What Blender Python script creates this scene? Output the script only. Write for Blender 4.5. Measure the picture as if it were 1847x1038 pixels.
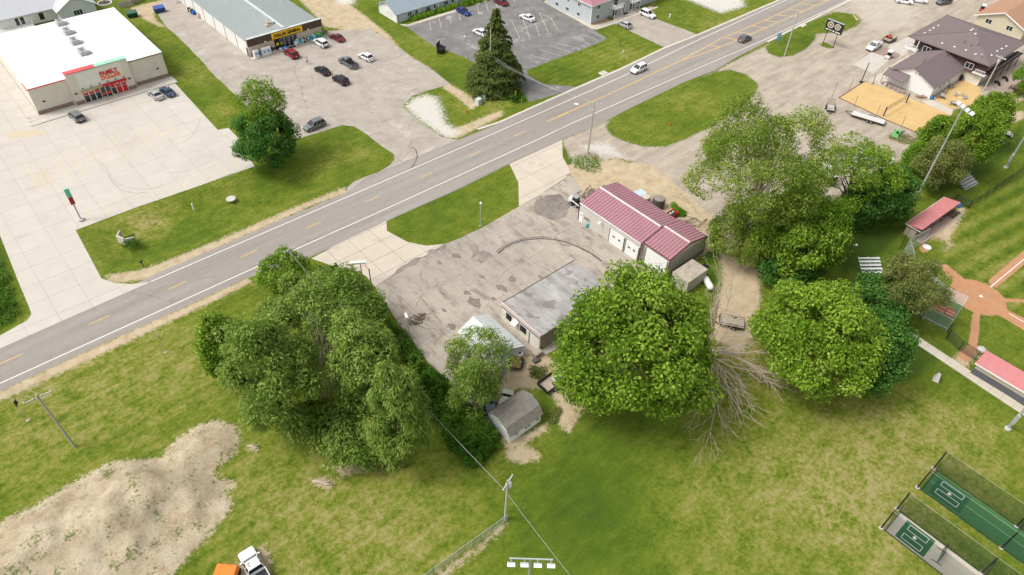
import bpy, bmesh, math, random
import numpy as np
from mathutils import Vector, Matrix
R_ = math.radians
for o in list(bpy.data.objects): bpy.data.objects.remove(o)
S = bpy.context.scene
COL = S.collection
# ---------------------------------------------------------------- camera
# world: X runs along the road, Y across it, the drone hovers above the origin
F_, PIT, ROL, CH, AZ = 1282.716, R_(43.9607), R_(2.3338), 80.544, R_(42.402)
PW, PH = 1847.0, 1038.0
def _basis():
    rz = Matrix.Rotation(-AZ, 3, 'Z')
    cp, sp = math.cos(PIT), math.sin(PIT)
    fwd = Vector((0, cp, -sp)); right = Vector((1, 0, 0)); up = right.cross(fwd)
    r = right*math.cos(ROL) + up*math.sin(ROL); u = -right*math.sin(ROL) + up*math.cos(ROL)
    return rz @ r, rz @ u, rz @ fwd
CR, CU, CF = _basis()
cam = bpy.data.cameras.new('camera'); camo = bpy.data.objects.new('camera', cam); COL.objects.link(camo)
m4 = Matrix((CR, CU, -CF)).transposed().to_4x4(); m4.translation = (0, 0, CH)
camo.matrix_world = m4
cam.sensor_width = 36; cam.lens = F_/PW*36; cam.clip_start = 1; cam.clip_end = 6000
S.camera = camo
S.render.resolution_x, S.render.resolution_y = 1024, 575
# ---------------------------------------------------------------- sky, sun, exposure
SUNV = Matrix.Rotation(-AZ, 3, 'Z') @ Vector((-0.85, -0.22, 1.25)).normalized()
elev = math.asin(SUNV.z); azim = math.atan2(SUNV.x, SUNV.y)
W = bpy.data.worlds.new('World'); S.world = W; W.use_nodes = True
wn = W.node_tree; bg = wn.nodes['Background']; sky = wn.nodes.new('ShaderNodeTexSky')
sky.sky_type = 'NISHITA'; sky.sun_disc = False; sky.sun_elevation = elev; sky.sun_rotation = azim
sky.dust_density = 4.0; sky.air_density = 1.0; sky.ozone_density = 1.0
hs = wn.nodes.new('ShaderNodeHueSaturation'); hs.inputs['Saturation'].default_value = 0.2
wn.links.new(sky.outputs[0], hs.inputs['Color']); wn.links.new(hs.outputs[0], bg.inputs[0])
bg.inputs[1].default_value = 0.15
sun = bpy.data.lights.new('sun', 'SUN'); sun.energy = 1.35; sun.angle = R_(20); sun.color = (1, .955, .89)
suno = bpy.data.objects.new('sun', sun); COL.objects.link(suno)
suno.rotation_euler = SUNV.to_track_quat('Z', 'Y').to_euler(); suno.location = SUNV*200
S.view_settings.view_transform = 'Standard'; S.view_settings.look = 'None'
S.view_settings.gamma = 1; S.view_settings.use_curve_mapping = False
S.view_settings.exposure = 0.42
# ---------------------------------------------------------------- pixel -> place
def G(px, py, z=0.0):
    d = CR*(px-PW/2) + CU*(PH/2-py) + CF*F_
    t = (z-CH)/d.z
    return Vector((d.x*t, d.y*t, z))
def depth(p): return (Vector(p)-Vector((0, 0, CH))).dot(CF)
def PX(pts, z=0.0): return [(G(*q, z).x, G(*q, z).y) for q in pts]
# ---------------------------------------------------------------- mesh builder
class MB:
    def __init__(s): s.v = []; s.f = []; s.m = []
    def add(s, vs, fs, m=0):
        k = len(s.v); s.v += [tuple(a) for a in vs]; s.f += [tuple(i+k for i in f) for f in fs]; s.m += [m]*len(fs); return s
    def box(s, x0, x1, y0, y1, z0, z1, m=0):
        return s.add([(x0,y0,z0),(x1,y0,z0),(x1,y1,z0),(x0,y1,z0),(x0,y0,z1),(x1,y0,z1),(x1,y1,z1),(x0,y1,z1)],
              [(0,3,2,1),(4,5,6,7),(0,1,5,4),(1,2,6,5),(2,3,7,6),(3,0,4,7)], m)
    def bar(s, a, b, w, h, m=0):       # box along a segment, w across, h up
        a = Vector(a); b = Vector(b); d = (b-a).normalized()
        up = Vector((0,0,1)) if abs(d.z) < .95 else Vector((1,0,0))
        x = d.cross(up).normalized()*w/2; y = x.cross(d).normalized()*h/2
        vs = [a-x-y,a+x-y,a+x+y,a-x+y,b-x-y,b+x-y,b+x+y,b-x+y]
        return s.add(vs, [(0,1,2,3),(7,6,5,4),(0,4,5,1),(1,5,6,2),(2,6,7,3),(3,7,4,0)], m)
    def prism(s, poly, z0, z1, m=0, bottom=False):
        n = len(poly); area = sum(poly[i][0]*poly[(i+1)%n][1]-poly[(i+1)%n][0]*poly[i][1] for i in range(n))
        if area < 0: poly = poly[::-1]
        vs = [(x,y,z0) for x,y in poly]+[(x,y,z1) for x,y in poly]
        fs = [tuple(range(n,2*n))]+[(i,(i+1)%n,(i+1)%n+n,i+n) for i in range(n)]
        if bottom: fs.append(tuple(range(n-1,-1,-1)))
        return s.add(vs, fs, m)
    def tube(s, pts, rs, n=6, m=0, cap=True):
        pts = [Vector(p) for p in pts]
        if not hasattr(rs, '__len__'): rs = [rs]*len(pts)
        vs = []; fs = []
        for i, p in enumerate(pts):
            d = (pts[min(i+1,len(pts)-1)]-pts[max(i-1,0)]).normalized()
            a = d.cross(Vector((0,0,1)) if abs(d.z) < .9 else Vector((1,0,0))).normalized(); b = d.cross(a)
            for k in range(n):
                t = 2*math.pi*k/n; vs.append(p+(a*math.cos(t)+b*math.sin(t))*rs[i])
        for i in range(len(pts)-1):
            for k in range(n):
                fs.append((i*n+k, i*n+(k+1)%n, (i+1)*n+(k+1)%n, (i+1)*n+k))
        if cap: fs.append(tuple(range(n-1,-1,-1))); fs.append(tuple(range(len(vs)-n, len(vs))))
        return s.add(vs, fs, m)
    def lathe(s, c, prof, n=16, m=0):   # prof: (r, z) upwards
        vs = []; fs = []
        for r, z in prof:
            for k in range(n):
                t = 2*math.pi*k/n; vs.append((c[0]+r*math.cos(t), c[1]+r*math.sin(t), c[2]+z))
        for i in range(len(prof)-1):
            for k in range(n): fs.append((i*n+k, i*n+(k+1)%n, (i+1)*n+(k+1)%n, (i+1)*n+k))
        fs.append(tuple(range(n-1,-1,-1))); fs.append(tuple(range(len(vs)-n, len(vs))))
        return s.add(vs, fs, m)
    def loft(s, rings, m=0, close=True, caps=True):
        n = len(rings[0]); vs = [q for r in rings for q in r]; fs = []
        for i in range(len(rings)-1):
            for k in range(n if close else n-1):
                fs.append((i*n+k, i*n+(k+1)%n, (i+1)*n+(k+1)%n, (i+1)*n+k))
        if caps: fs.append(tuple(range(n-1,-1,-1))); fs.append(tuple(range(len(vs)-n, len(vs))))
        return s.add(vs, fs, m)
    def quad(s, a, b, c, d, m=0): return s.add([a,b,c,d], [(0,1,2,3)], m)
    def build(s, name, mats, parent=None, smooth=False, bevel=0, fix=False):
        me = bpy.data.meshes.new(name); me.from_pydata(s.v, [], s.f)
        if not isinstance(mats, (list, tuple)): mats = [mats]
        for a in mats: me.materials.append(a)
        if len(mats) > 1: me.polygons.foreach_set('material_index', s.m)
        if bevel or fix:
            bm = bmesh.new(); bm.from_mesh(me)
            if fix: bmesh.ops.recalc_face_normals(bm, faces=bm.faces)
            if bevel: bmesh.ops.bevel(bm, geom=bm.edges[:], offset=bevel, segments=1, affect='EDGES', clamp_overlap=True)
            bm.to_mesh(me); bm.free()
        if smooth: me.polygons.foreach_set('use_smooth', [True]*len(me.polygons))
        me.update(); return link(name, me, parent)
def link(name, me, parent=None):
    o = bpy.data.objects.new(name, me); COL.objects.link(o)
    if parent: o.parent = parent
    return o
def tag(o, label=None, cat=None, group=None, kind=None):
    if label: o['label'] = label
    if cat: o['category'] = cat
    if group: o['group'] = group
    if kind: o['kind'] = kind
    return o
def thing(name, label, cat, loc=(0,0,0), rz=0.0, group=None):
    o = bpy.data.objects.new(name, None); COL.objects.link(o); o.empty_display_size = .3
    o.location = (loc[0], loc[1], loc[2] if len(loc) > 2 else 0); o.rotation_euler = (0, 0, rz)
    return tag(o, label, cat, group)
def bx(name, m, parent, x0, x1, y0, y1, z0, z1, bevel=0): return MB().box(x0,x1,y0,y1,z0,z1).build(name, m, parent, bevel=bevel)
def struct(o): o['kind'] = 'structure'; return o
# ---------------------------------------------------------------- materials
class NT:
    def __init__(s, name):
        s.mat = bpy.data.materials.new(name); s.mat.use_nodes = True; s.t = s.mat.node_tree
        s.bsdf = s.t.nodes['Principled BSDF']; s.out = s.t.nodes['Material Output']
    def n(s, typ, **kw):
        nd = s.t.nodes.new('ShaderNode'+typ)
        for k, v in kw.items(): setattr(nd, k, v)
        return nd
    def L(s, a, b): s.t.links.new(a, b)
    def set(s, inp, v):
        if hasattr(v, 'is_output'): s.L(v, inp)
        else: inp.default_value = v
    def pos(s):
        if not hasattr(s, '_p'): s._p = s.n('NewGeometry').outputs['Position']
        return s._p
    def noise(s, scale, detail=3, rough=.6, vec=None, dist=0):
        nd = s.n('TexNoise'); s.L(vec or s.pos(), nd.inputs['Vector'])
        nd.inputs['Scale'].default_value = scale; nd.inputs['Detail'].default_value = detail
        nd.inputs['Roughness'].default_value = rough; nd.inputs['Distortion'].default_value = dist
        return nd.outputs['Fac']
    def vmul(s, v):
        nd = s.n('VectorMath', operation='MULTIPLY'); s.L(s.pos(), nd.inputs[0]); nd.inputs[1].default_value = v; return nd.outputs[0]
    def warp(s, k, sc=.5):
        nz = s.n('TexNoise'); s.L(s.pos(), nz.inputs['Vector']); nz.inputs['Scale'].default_value = sc; nz.inputs['Detail'].default_value = 6
        m = s.n('VectorMath', operation='SCALE'); s.L(nz.outputs['Color'], m.inputs[0]); m.inputs['Scale'].default_value = k
        a = s.n('VectorMath', operation='ADD'); s.L(s.pos(), a.inputs[0]); s.L(m.outputs[0], a.inputs[1]); return a.outputs[0]
    def vor(s, scale, feat='F1', out='Distance', vec=None):
        nd = s.n('TexVoronoi', feature=feat); s.L(vec or s.pos(), nd.inputs['Vector']); nd.inputs['Scale'].default_value = scale; return nd.outputs[out]
    def math(s, op, a, b=0.0, c=0.0, clamp=False):
        nd = s.n('Math', operation=op, use_clamp=clamp)
        s.set(nd.inputs[0], a); s.set(nd.inputs[1], b); s.set(nd.inputs[2], c); return nd.outputs[0]
    def ss(s, x, lo, hi):
        nd = s.n('MapRange', interpolation_type='SMOOTHSTEP'); s.set(nd.inputs['Value'], x)
        nd.inputs['From Min'].default_value = lo; nd.inputs['From Max'].default_value = hi; return nd.outputs['Result']
    def mix(s, f, a, b, mode='MIX'):
        nd = s.n('Mix', data_type='RGBA', blend_type=mode)
        s.set(nd.inputs[0], f)
        for i, v in ((6, a), (7, b)):
            if isinstance(v, tuple): v = (*v[:3], 1)
            s.set(nd.inputs[i], v)
        return nd.outputs[2]
    def ramp(s, f, stops):
        nd = s.n('ValToRGB'); s.set(nd.inputs[0], f); e = nd.color_ramp.elements
        while len(e) < len(stops): e.new(.5)
        for a, (p, c) in zip(e, stops): a.position = p; a.color = (*c, 1)
        return nd.outputs[0]
    def attr(s, name): return s.n('Attribute', attribute_name=name).outputs['Fac']
    def rnd(s): return s.n('ObjectInfo').outputs['Random']
    def bump(s, h, st=.3, d=.05):
        nd = s.n('Bump'); nd.inputs['Strength'].default_value = st; nd.inputs['Distance'].default_value = d
        s.set(nd.inputs['Height'], h); s.L(nd.outputs[0], s.bsdf.inputs['Normal'])
    def fin(s, col, rough=.85, spec=.25, metal=0):
        s.set(s.bsdf.inputs['Base Color'], (*col, 1) if isinstance(col, tuple) else col)
        s.set(s.bsdf.inputs['Roughness'], rough); s.bsdf.inputs['Specular IOR Level'].default_value = spec
        s.bsdf.inputs['Metallic'].default_value = metal
        return s.mat
_M = {}
def M(name, col, rough=.75, var=.12, sc=.8, spec=.3, metal=0, bump=0, bs=8, stain=0, sscale=.35, scol=(.12,.10,.08)):
    """plain procedural paint/metal/wood: base colour with broad and fine variation and optional stains"""
    if name in _M: return _M[name]
    t = NT(name); n = t.math('ADD', t.math('MULTIPLY', t.noise(sc, 4), .6), t.math('MULTIPLY', t.noise(sc*9, 3), .4))
    c = t.mix(t.ss(n, .3, .7), tuple(a*(1-var) for a in col), tuple(min(1, a*(1+var)) for a in col))
    if stain: c = t.mix(t.math('MULTIPLY', t.ss(t.noise(sscale, 6, .7), .5, .72), stain), c, scol)
    if bump: t.bump(t.noise(bs, 4), bump)
    _M[name] = t.fin(c, rough, spec, metal); return _M[name]
def glassy(name, col=(.02,.025,.03), rough=.08): return M(name, col, rough, .3, .5, .6)
# ================================================================ the ground
rng = np.random.default_rng(7)
def sdf(P, poly):
    """signed distance to a polygon, positive inside; far points are left at -9"""
    poly = np.asarray(poly, float); out = np.full(len(P), -9.0)
    lo = poly.min(0)-9; hi = poly.max(0)+9
    k = np.where((P[:,0] > lo[0]) & (P[:,0] < hi[0]) & (P[:,1] > lo[1]) & (P[:,1] < hi[1]))[0]
    if not len(k): return out
    Q = P[k]; d = np.full(len(k), 1e9); ins = np.zeros(len(k), bool)
    for i in range(len(poly)):
        a = poly[i-1]; b = poly[i]; e = b-a; w = Q-a
        t = np.clip((w@e)/max(e@e, 1e-9), 0, 1); d = np.minimum(d, np.hypot(*(w-t[:,None]*e).T))
        c = (a[1] > Q[:,1]) != (b[1] > Q[:,1])
        with np.errstate(divide='ignore', invalid='ignore'): ins ^= c & (Q[:,0] < e[0]*(Q[:,1]-a[1])/(e[1] if e[1] else 1e-9)+a[0])
    out[k] = np.where(ins, d, -d); return out
GRAVEL = [[(1014,253),(1090,220),(1290,129),(1327,109),(1382,82),(1420,60),(1535,2),(1600,-60),(2100,-60),(2100,90),(1830,150),(1780,175),(1720,200),
  (1670,252),(1640,285),(1600,300),(1540,345),(1420,400),(1350,420),(1300,400),(1262,372),(1215,330),(1180,300),(1110,285),(1060,300),(1035,300)]]
ISLES = [[(1092,228),(1110,205),(1180,170),(1290,130),(1318,126),(1345,134),(1366,150),(1368,160),(1345,190),(1290,225),(1240,250),(1200,265),(1160,265),(1125,255),(1100,243)],
  [(1380,84),(1400,70),(1455,42),(1505,22),(1545,26),(1556,36),(1545,48),(1520,58),(1472,62),(1470,72),(1455,88),(1432,100),(1405,104),(1385,96)],
  [(1478,80),(1487,76),(1500,82),(1506,87),(1497,88),(1484,85)]]
DIRT = [[(0,706),(220,604.5),(446,502),(456,510),(446,514),(300,584),(150,655),(0,724),(-60,750),(-60,733)],
  [(200,511),(285,503),(340,470),(460,418),(560,372),(628,347),(622,338),(520,379),(400,431),(300,471),(250,488),(190,498)],
  [(0,628),(58,601),(57,570),(40,590),(0,610),(-40,625),(-40,645)],
  [(1120,300),(1190,320),(1240,362),(1270,400),(1290,440),(1303,480),(1302,520),(1285,560),(1290,612),(1330,640),(1362,600),(1372,540),(1368,490),(1350,440),(1310,400),(1270,370),(1225,320),(1160,285)],
  [(1030,315),(1110,285),(1200,320),(1270,395),(1296,440),(1275,470),(1262,462),(1180,492),(1050,400)],
  [(1022,300),(1075,280),(1130,300),(1160,320),(1140,335),(1080,330),(1050,345),(1030,335)],
  [(870,750),(884,690),(930,640),(985,640),(1040,690),(1055,735),(1025,782),(1010,770),(1005,725),(985,700),(940,700),(905,715)],
  [(830,690),(850,700),(872,745),(850,752)],
  [(905,792),(932,790),(985,765),(990,772),(940,805),(915,812)],[(910,815),(940,800),(968,815),(975,826),(945,836),(918,830)],
  [(600,842),(640,830),(690,818),(700,826),(650,850),(615,858)],
  [(590,0),(620,0),(660,30),(700,62),(725,92),(705,76),(668,52),(640,58),(585,48),(560,20),(540,0),(540,-40),(600,-40)],
  [(235,14),(285,2),(345,-10),(350,5),(338,16),(300,16),(276,22),(282,38),(300,50),(285,47),(262,36),(245,27)],
  [(745,106),(773,121),(800,146),(826,160),(850,175),(862,190),(850,198),(830,180),(800,160),(772,128),(740,110),(700,76),(690,62)],
  [(908,208),(880,222),(830,247),(812,250),(800,240),(840,225),(880,208),(905,200)],
  [(1000,0),(1060,46),(1070,48),(1110,30),(1100,26),(1066,40),(1010,0)],
  [(1495,150),(1512,140),(1562,140),(1560,150),(1515,178)],[(1600,245),(1690,262),(1670,282),(1640,275)],
  [(1820,205),(1847,200),(1847,214),(1826,222)],[(1800,185),(1830,178),(1847,172),(1847,180),(1815,195)],
  [(300,28),(310,14),(345,4),(352,16)],[(0,640),(40,625),(0,640)],
  [(455,1000),(478,985),(490,1010),(484,1045),(440,1045),(420,1025)],[(400,1030),(430,1018),(440,1045),(395,1050)],
  [(560,868),(585,860),(602,874),(596,884),(570,876)],[(447,802),(460,803),(465,815),(452,812)],
  [(955,1030),(900,1000),(870,980),(850,1000),(880,1040)][:0] or [(785,1036),(850,995),(905,948),(914,944),(905,958),(850,1003),(800,1042)],
  [(1700,455),(1720,440),(1690,430),(1640,430),(1630,420),(1655,425),(1735,372),(1742,378)],
  [(1715,650),(1750,625),(1762,640),(1738,668)]]
PILE = [[(-60,985),(0,942),(60,915),(150,860),(205,833),(290,828),(308,803),(350,770),(390,758),(424,768),(434,795),(418,825),(382,850),(396,862),(430,872),(405,890),(422,910),(400,940),(372,972),(338,1005),(300,1050),(-60,1090)]]
CHALK = [[(726,192),(745,176),(770,170),(790,176),(800,200),(806,222),(836,240),(812,250),(795,246),(772,230),(750,214)],
  [(1035,300),(1016,285),(1020,262),(1050,258),(1085,255),(1100,280),(1060,300)][:0] or [(600,-10),(640,-15),(640,8),(610,10)],
  [(1045,262),(1100,258),(1130,285),(1080,282)],[(1395,78),(1420,62),(1440,66),(1400,90)][:0] or [(1190,-10),(1330,-30),(1345,12),(1300,25),(1240,0)]]
LIGHTG = [[(1526,2),(1560,-40),(1700,-40),(1640,40),(1590,60),(1556,34)]]
P_HOME = PX([(1764,536)])[0]
CLAYS = [[(1780,508),(1847,452),(1900,410),(1900,432),(1847,478),(1796,520)],[(1802,552),(1847,574),(1900,600),(1900,624),(1847,596),(1795,565)],
  [(1694,478),(1706,476),(1740,504),(1728,514),(1710,500)],[(1753,566),(1768,566),(1766,600),(1762,630),(1752,640),(1745,632),(1750,600)],
  [(1812,538),(1847,540),(1900,542),(1900,552),(1847,546),(1812,545)],[(1656,448),(1664,440),(1672,440),(1680,448),(1672,455),(1662,455)],[(1725,640),(1748,622),(1765,636),(1742,655)]]
c0 = np.array(P_HOME); CLAYS.append(None)
LUSH_SHADE = [[(560,490),(640,492),(668,522),(706,575),(765,655),(832,722),(884,762),(905,800),(880,838),(845,850),(800,800),(750,700),(700,600),(640,520)],
  [(1500,455),(1560,420),(1640,400),(1600,450),(1520,500)],[(1640,330),(1740,290),(1800,250),(1847,220),(1847,260),(1760,330),(1690,350)],[(1650,610),(1700,640),(1660,680),(1620,690)],  # right of the park trees, their shade is painted as darker grass
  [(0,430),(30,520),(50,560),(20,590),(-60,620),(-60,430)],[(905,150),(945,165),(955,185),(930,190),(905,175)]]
FIELD = [[(1690,420),(1760,365),(1860,300),(2000,250),(2000,560),(1820,560),(1790,515),(1735,500),(1700,470)]]
LAWN = [[(950,128),(1095,70),(1110,45),(1195,86),(1035,157),(980,150)]]
LEFT = [[(0,725),(450,512),(480,560),(420,640),(440,720),(500,860),(700,900),(880,850),(910,935),(780,1060),(-80,1100),(-80,760)]]
PARK = [[(920,840),(1000,770),(1380,690),(1560,730),(1847,800),(2000,900),(2000,1100),(820,1100)]]
DITCH = [[(142,420),(460,303),(530,270),(620,330),(520,377),(330,456),(190,494)]]
# (px, py, radius m, amount): > 0 dried and yellow, < 0 lusher, also tree shade painted on the lawn
DRY_OR_SHADE = [(250,400,5,.35),(280,390,4,.4),(420,300,5,.5),(150,660,14,.3),(330,660,12,.3),(60,800,12,.25),(520,940,10,.25),(700,980,10,.2),(560,900,10,.25),(480,820,7,.2),(760,960,10,.25),(930,830,5,.35),(1500,880,14,.35),(1620,790,12,.45),
  (1400,800,12,.2),(1560,940,8,.35),(1750,760,8,.3),(1240,930,10,.3),(1380,640,4,.4),(1310,640,6,.5),(1480,660,3,.2),(1690,420,4,.5),(1800,480,6,.25),(1120,100,9,.25),(1250,180,8,.3),(1180,240,4,.25),
  (340,130,6,.3),(400,200,4,.3),(350,60,3,.3),(250,30,4,.4),(590,300,3,.3),(640,280,4,.25),(900,190,3,.5),(880,210,3,.3),(840,190,3,.4),(790,175,3,.2),(770,70,6,.3),(1300,45,7,.4),(20,540,2,.3),(1330,20,6,.3),
  (1050,870,8,-.3),(1180,800,10,-.12),(1000,1000,10,-.25),(1130,980,8,-.2),(1500,780,8,-.2),(1560,440,8,-.4),(1650,650,7,-.4),(820,360,10,-.1),(780,400,8,-.12),(480,300,5,-.3),(620,310,4,-.25),(350,180,5,-.25),(310,100,5,-.2),
  (1290,160,8,-.15),(1250,220,6,-.2),(1450,80,7,-.25),(1510,35,6,-.15),(1690,250,8,-.2),(1780,340,6,-.25),(1790,700,6,-.15),(860,20,5,-.3),(1010,130,4,-.35),(800,140,6,-.3),(300,430,5,-.1),(700,440,4,-.1),
  (560,760,8,-.15),(640,760,8,-.2),(950,880,5,-.1),(1130,760,8,-.1),(700,20,6,-.2),(40,50,5,0),(1080,60,4,-.25),(190,470,5,.1),(1840,300,8,-.1),(1240,300,4,.1),(230,470,4,-.1)]
def axis(a, b, st):
    fine = list(np.arange(a, b, st)); lo = []; hi = []; s = st; x = a
    while x > -3000: s *= 1.5; x -= s; lo.append(x)
    s = st; x = fine[-1]
    while x < 3000: s *= 1.5; x += s; hi.append(x)
    return np.array(lo[::-1]+fine+hi)
ax = axis(-26, 262, .62); ay = axis(-20, 238, .62)
XX, YY = np.meshgrid(ax, ay); P2 = np.stack([XX.ravel(), YY.ravel()], 1)
def field(polys): 
    out = np.full(len(P2), -9.0)
    for q in polys:
        if q: out = np.maximum(out, sdf(P2, PX(q)))
    return out
f_grav = field(GRAVEL)
for q in ISLES: f_grav = np.minimum(f_grav, -sdf(P2, PX(q)))
f_dirt = field(DIRT)
for q in ISLES: f_dirt = np.minimum(f_dirt, -sdf(P2, PX(q)))
f_pile = field(PILE); f_chalk = field(CHALK); f_lg = field(LIGHTG)
f_clay = np.maximum(field(CLAYS), 4.3-np.hypot(P2[:,0]-c0[0], P2[:,1]-c0[1]))
f_lush_shade = field(LUSH_SHADE); f_mowf = field(FIELD); f_mowl = np.maximum(field(LAWN), field(LEFT)*.5)
dry_or_shade = np.zeros(len(P2))
for px, py, r, a in DRY_OR_SHADE:
    q = G(px, py); dry_or_shade += a*np.exp(-((P2[:,0]-q.x)**2+(P2[:,1]-q.y)**2)/(r*r))
# relief: heaps on the bare spoil area, a shallow ditch beside the road
ZZ = np.zeros(len(P2))
def vnoise(P, sc, seed):
    r = np.random.default_rng(seed); n = 64; g = r.random((n, n)); q = P*sc; i = np.floor(q).astype(int); f = q-i; f = f*f*(3-2*f)
    a = g[i[:,0]%n, i[:,1]%n]; b = g[(i[:,0]+1)%n, i[:,1]%n]; c = g[i[:,0]%n, (i[:,1]+1)%n]; d = g[(i[:,0]+1)%n, (i[:,1]+1)%n]
    return (a*(1-f[:,0])+b*f[:,0])*(1-f[:,1])+(c*(1-f[:,0])+d*f[:,0])*f[:,1]
inside = np.clip(f_pile/3.5, 0, 1)
ZZ += inside*(1.7*vnoise(P2, .16, 1)+1.1*vnoise(P2, .45, 2)+.55*vnoise(P2, 1.0, 3)-.75)
for px, py, r, h in ((215,925,3.2,1.1),(170,950,3,1.0),(275,895,2.6,.9),(225,880,3.5,.8),(330,905,2.5,.7),(250,945,2.2,.8),(120,985,3.5,.8),(60,985,3,.6)):
    q = G(px, py); ZZ += h*np.exp(-((P2[:,0]-q.x)**2+(P2[:,1]-q.y)**2)/(r*r))*np.clip(f_pile/1.5, 0, 1)
dt = np.clip(field(DITCH)/4.5, 0, 1); ZZ -= 1.0*dt*dt*(3-2*dt)
nx, ny = len(ax), len(ay)
me = bpy.data.meshes.new('ground')
i0 = (np.arange(ny-1)[:,None]*nx+np.arange(nx-1)[None]).ravel()
fc = np.stack([i0, i0+1, i0+nx+1, i0+nx], 1)
me.vertices.add(len(P2)); me.vertices.foreach_set('co', np.column_stack([P2, ZZ]).ravel())
me.loops.add(fc.size); me.loops.foreach_set('vertex_index', fc.ravel())
me.polygons.add(len(fc)); me.polygons.foreach_set('loop_start', np.arange(0, fc.size, 4)); me.polygons.foreach_set('use_smooth', np.ones(len(fc), bool))
me.update(calc_edges=True)
for nm, arr in dict(grav=f_grav, dirt=f_dirt, pile=f_pile, chalk=f_chalk, lg=f_lg, clay=f_clay, lush_shade=f_lush_shade, mowf=f_mowf, mowl=f_mowl, dry_or_shade=dry_or_shade).items():
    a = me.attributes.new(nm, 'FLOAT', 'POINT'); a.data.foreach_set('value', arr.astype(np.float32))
def ground_mat():
    t = NT('ground_cover'); p = t.pos()
    n1 = t.noise(.07, 4, .6); n2 = t.noise(.35, 5, .65); n3 = t.noise(1.6, 5, .7); n4 = t.noise(6, 4, .75)
    def lin(a, k): return t.math('MULTIPLY', t.math('SUBTRACT', a, .5), k)
    sx = t.n('SeparateXYZ'); t.L(p, sx.inputs[0])
    wob = t.math('MULTIPLY', t.noise(.15, 2), 1.2)
    st1 = t.math('SINE', t.math('MULTIPLY', t.math('ADD', sx.outputs['Y'], wob), 3.3))
    # outfield stripes run across the road direction
    ang = t.math('ADD', t.math('MULTIPLY', sx.outputs['Y'], .985), t.math('MULTIPLY', sx.outputs['X'], .174))
    st2 = t.math('SINE', t.math('MULTIPLY', ang, 1.9))
    tt = t.math('ADD', .42, lin(n1, .35))
    for a in (lin(n2, .78), lin(n3, .85), lin(n4, .85), lin(t.noise(.9, 5, .7, vec=t.vmul((.3, 1, 1))), .5), t.math('MULTIPLY', t.attr('dry_or_shade'), t.math('ADD', .02, t.math('MULTIPLY', t.ss(t.math('ADD', t.math('MULTIPLY', n2, .4), t.math('MULTIPLY', n3, .6)), .3, .66), .8)))): tt = t.math('ADD', tt, a)
    tt = t.math('ADD', tt, t.math('MULTIPLY', t.math('MULTIPLY', st1, t.ss(t.attr('mowl'), -.3, 1)), .055))
    tt = t.math('ADD', tt, t.math('MULTIPLY', t.math('MULTIPLY', st2, t.ss(t.attr('mowf'), -.3, 1)), .15))
    lu = t.ss(t.math('ADD', t.attr('lush_shade'), lin(n2, 3)), -.8, 1.2)
    tt = t.math('SUBTRACT', tt, t.math('MULTIPLY', lu, .3))  # weeds and painted tree shade both go darker
    g = t.ramp(tt, [(0, (.040,.075,.009)), (.26, (.080,.132,.010)), (.46, (.140,.186,.016)), (.62, (.205,.222,.036)), (.80, (.275,.262,.072)), (1, (.36,.31,.13))])
    fine = t.noise(14, 3, .7)
    g = t.mix(t.math('MULTIPLY', t.ss(fine, .40, .66), .38), g, (.045,.072,.010))
    g = t.mix(t.math('MULTIPLY', t.ss(t.noise(20, 2, .6), .56, .74), .35), g, (.36,.33,.14))
    # bare materials
    dn = t.math('ADD', t.math('MULTIPLY', t.noise(.5, 6, .7), .6), t.math('MULTIPLY', t.noise(5, 5, .7), .4))
    dirt = t.ramp(dn, [(.28, (.27,.19,.115)), (.48, (.47,.37,.24)), (.62, (.56,.46,.32)), (.8, (.64,.55,.42))])
    trk = t.noise(.35, 5, .6, vec=t.vmul((.35, 1.5, 1)))
    grav = t.ramp(t.math('ADD', t.math('MULTIPLY', dn, .45), t.math('MULTIPLY', trk, .55)), [(.3, (.25,.205,.16)), (.45, (.37,.315,.25)), (.58, (.46,.40,.32)), (.75, (.53,.46,.37))])
    chk = t.ramp(t.noise(4, 6, .75), [(.3, (.34,.30,.24)), (.5, (.58,.55,.49)), (.7, (.74,.72,.68))])
    clay = t.ramp(dn, [(.25, (.37,.185,.095)), (.5, (.48,.25,.135)), (.75, (.54,.31,.18))])
    pil = t.ramp(t.math('ADD', t.math('MULTIPLY', t.noise(.35, 7, .7), .6), t.math('MULTIPLY', t.noise(3.5, 6, .75), .4)), [(.30, (.24,.18,.115)), (.43, (.41,.325,.215)), (.53, (.51,.425,.30)), (.68, (.66,.58,.46))])
    weeds = t.ss(t.math('ADD', t.noise(.45, 4), t.math('MULTIPLY', t.noise(3, 4, .7), 1.0)), 1.08, 1.2)
    c = g
    def over(c, a, col, amp, w, base=0):
        e = t.math('ADD', t.math('ADD', t.attr(a), base), t.math('ADD', lin(n3, amp), lin(n4, amp*.9)))
        return t.mix(t.ss(e, -w, w), c, col)
    c = over(c, 'dirt', dirt, 2.6, .45)
    c = over(c, 'grav', grav, 1.8, .4)
    c = over(c, 'lg', t.mix(.5, grav, (.55,.49,.41)), 7, 3)
    c = over(c, 'chalk', chk, 5.5, 1.2, -.3)
    c = over(c, 'pile', t.mix(t.math('MULTIPLY', weeds, .85), pil, t.mix(.4, g, (.06,.11,.02))), 3.2, .35)
    c = over(c, 'clay', clay, .5, .12)
    pl_ = t.ss(t.attr('pile'), -.3, 1)
    t.bump(t.math('ADD', t.math('ADD', t.math('MULTIPLY', t.noise(5, 5, .8), .6), t.noise(1.2, 4)), t.math('MULTIPLY', t.math('MULTIPLY', t.noise(2.2, 6, .8), 2.2), pl_)), .6, .18)
    return t.fin(c, .95, .1)
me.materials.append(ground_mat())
struct(link('ground', me))
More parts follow.
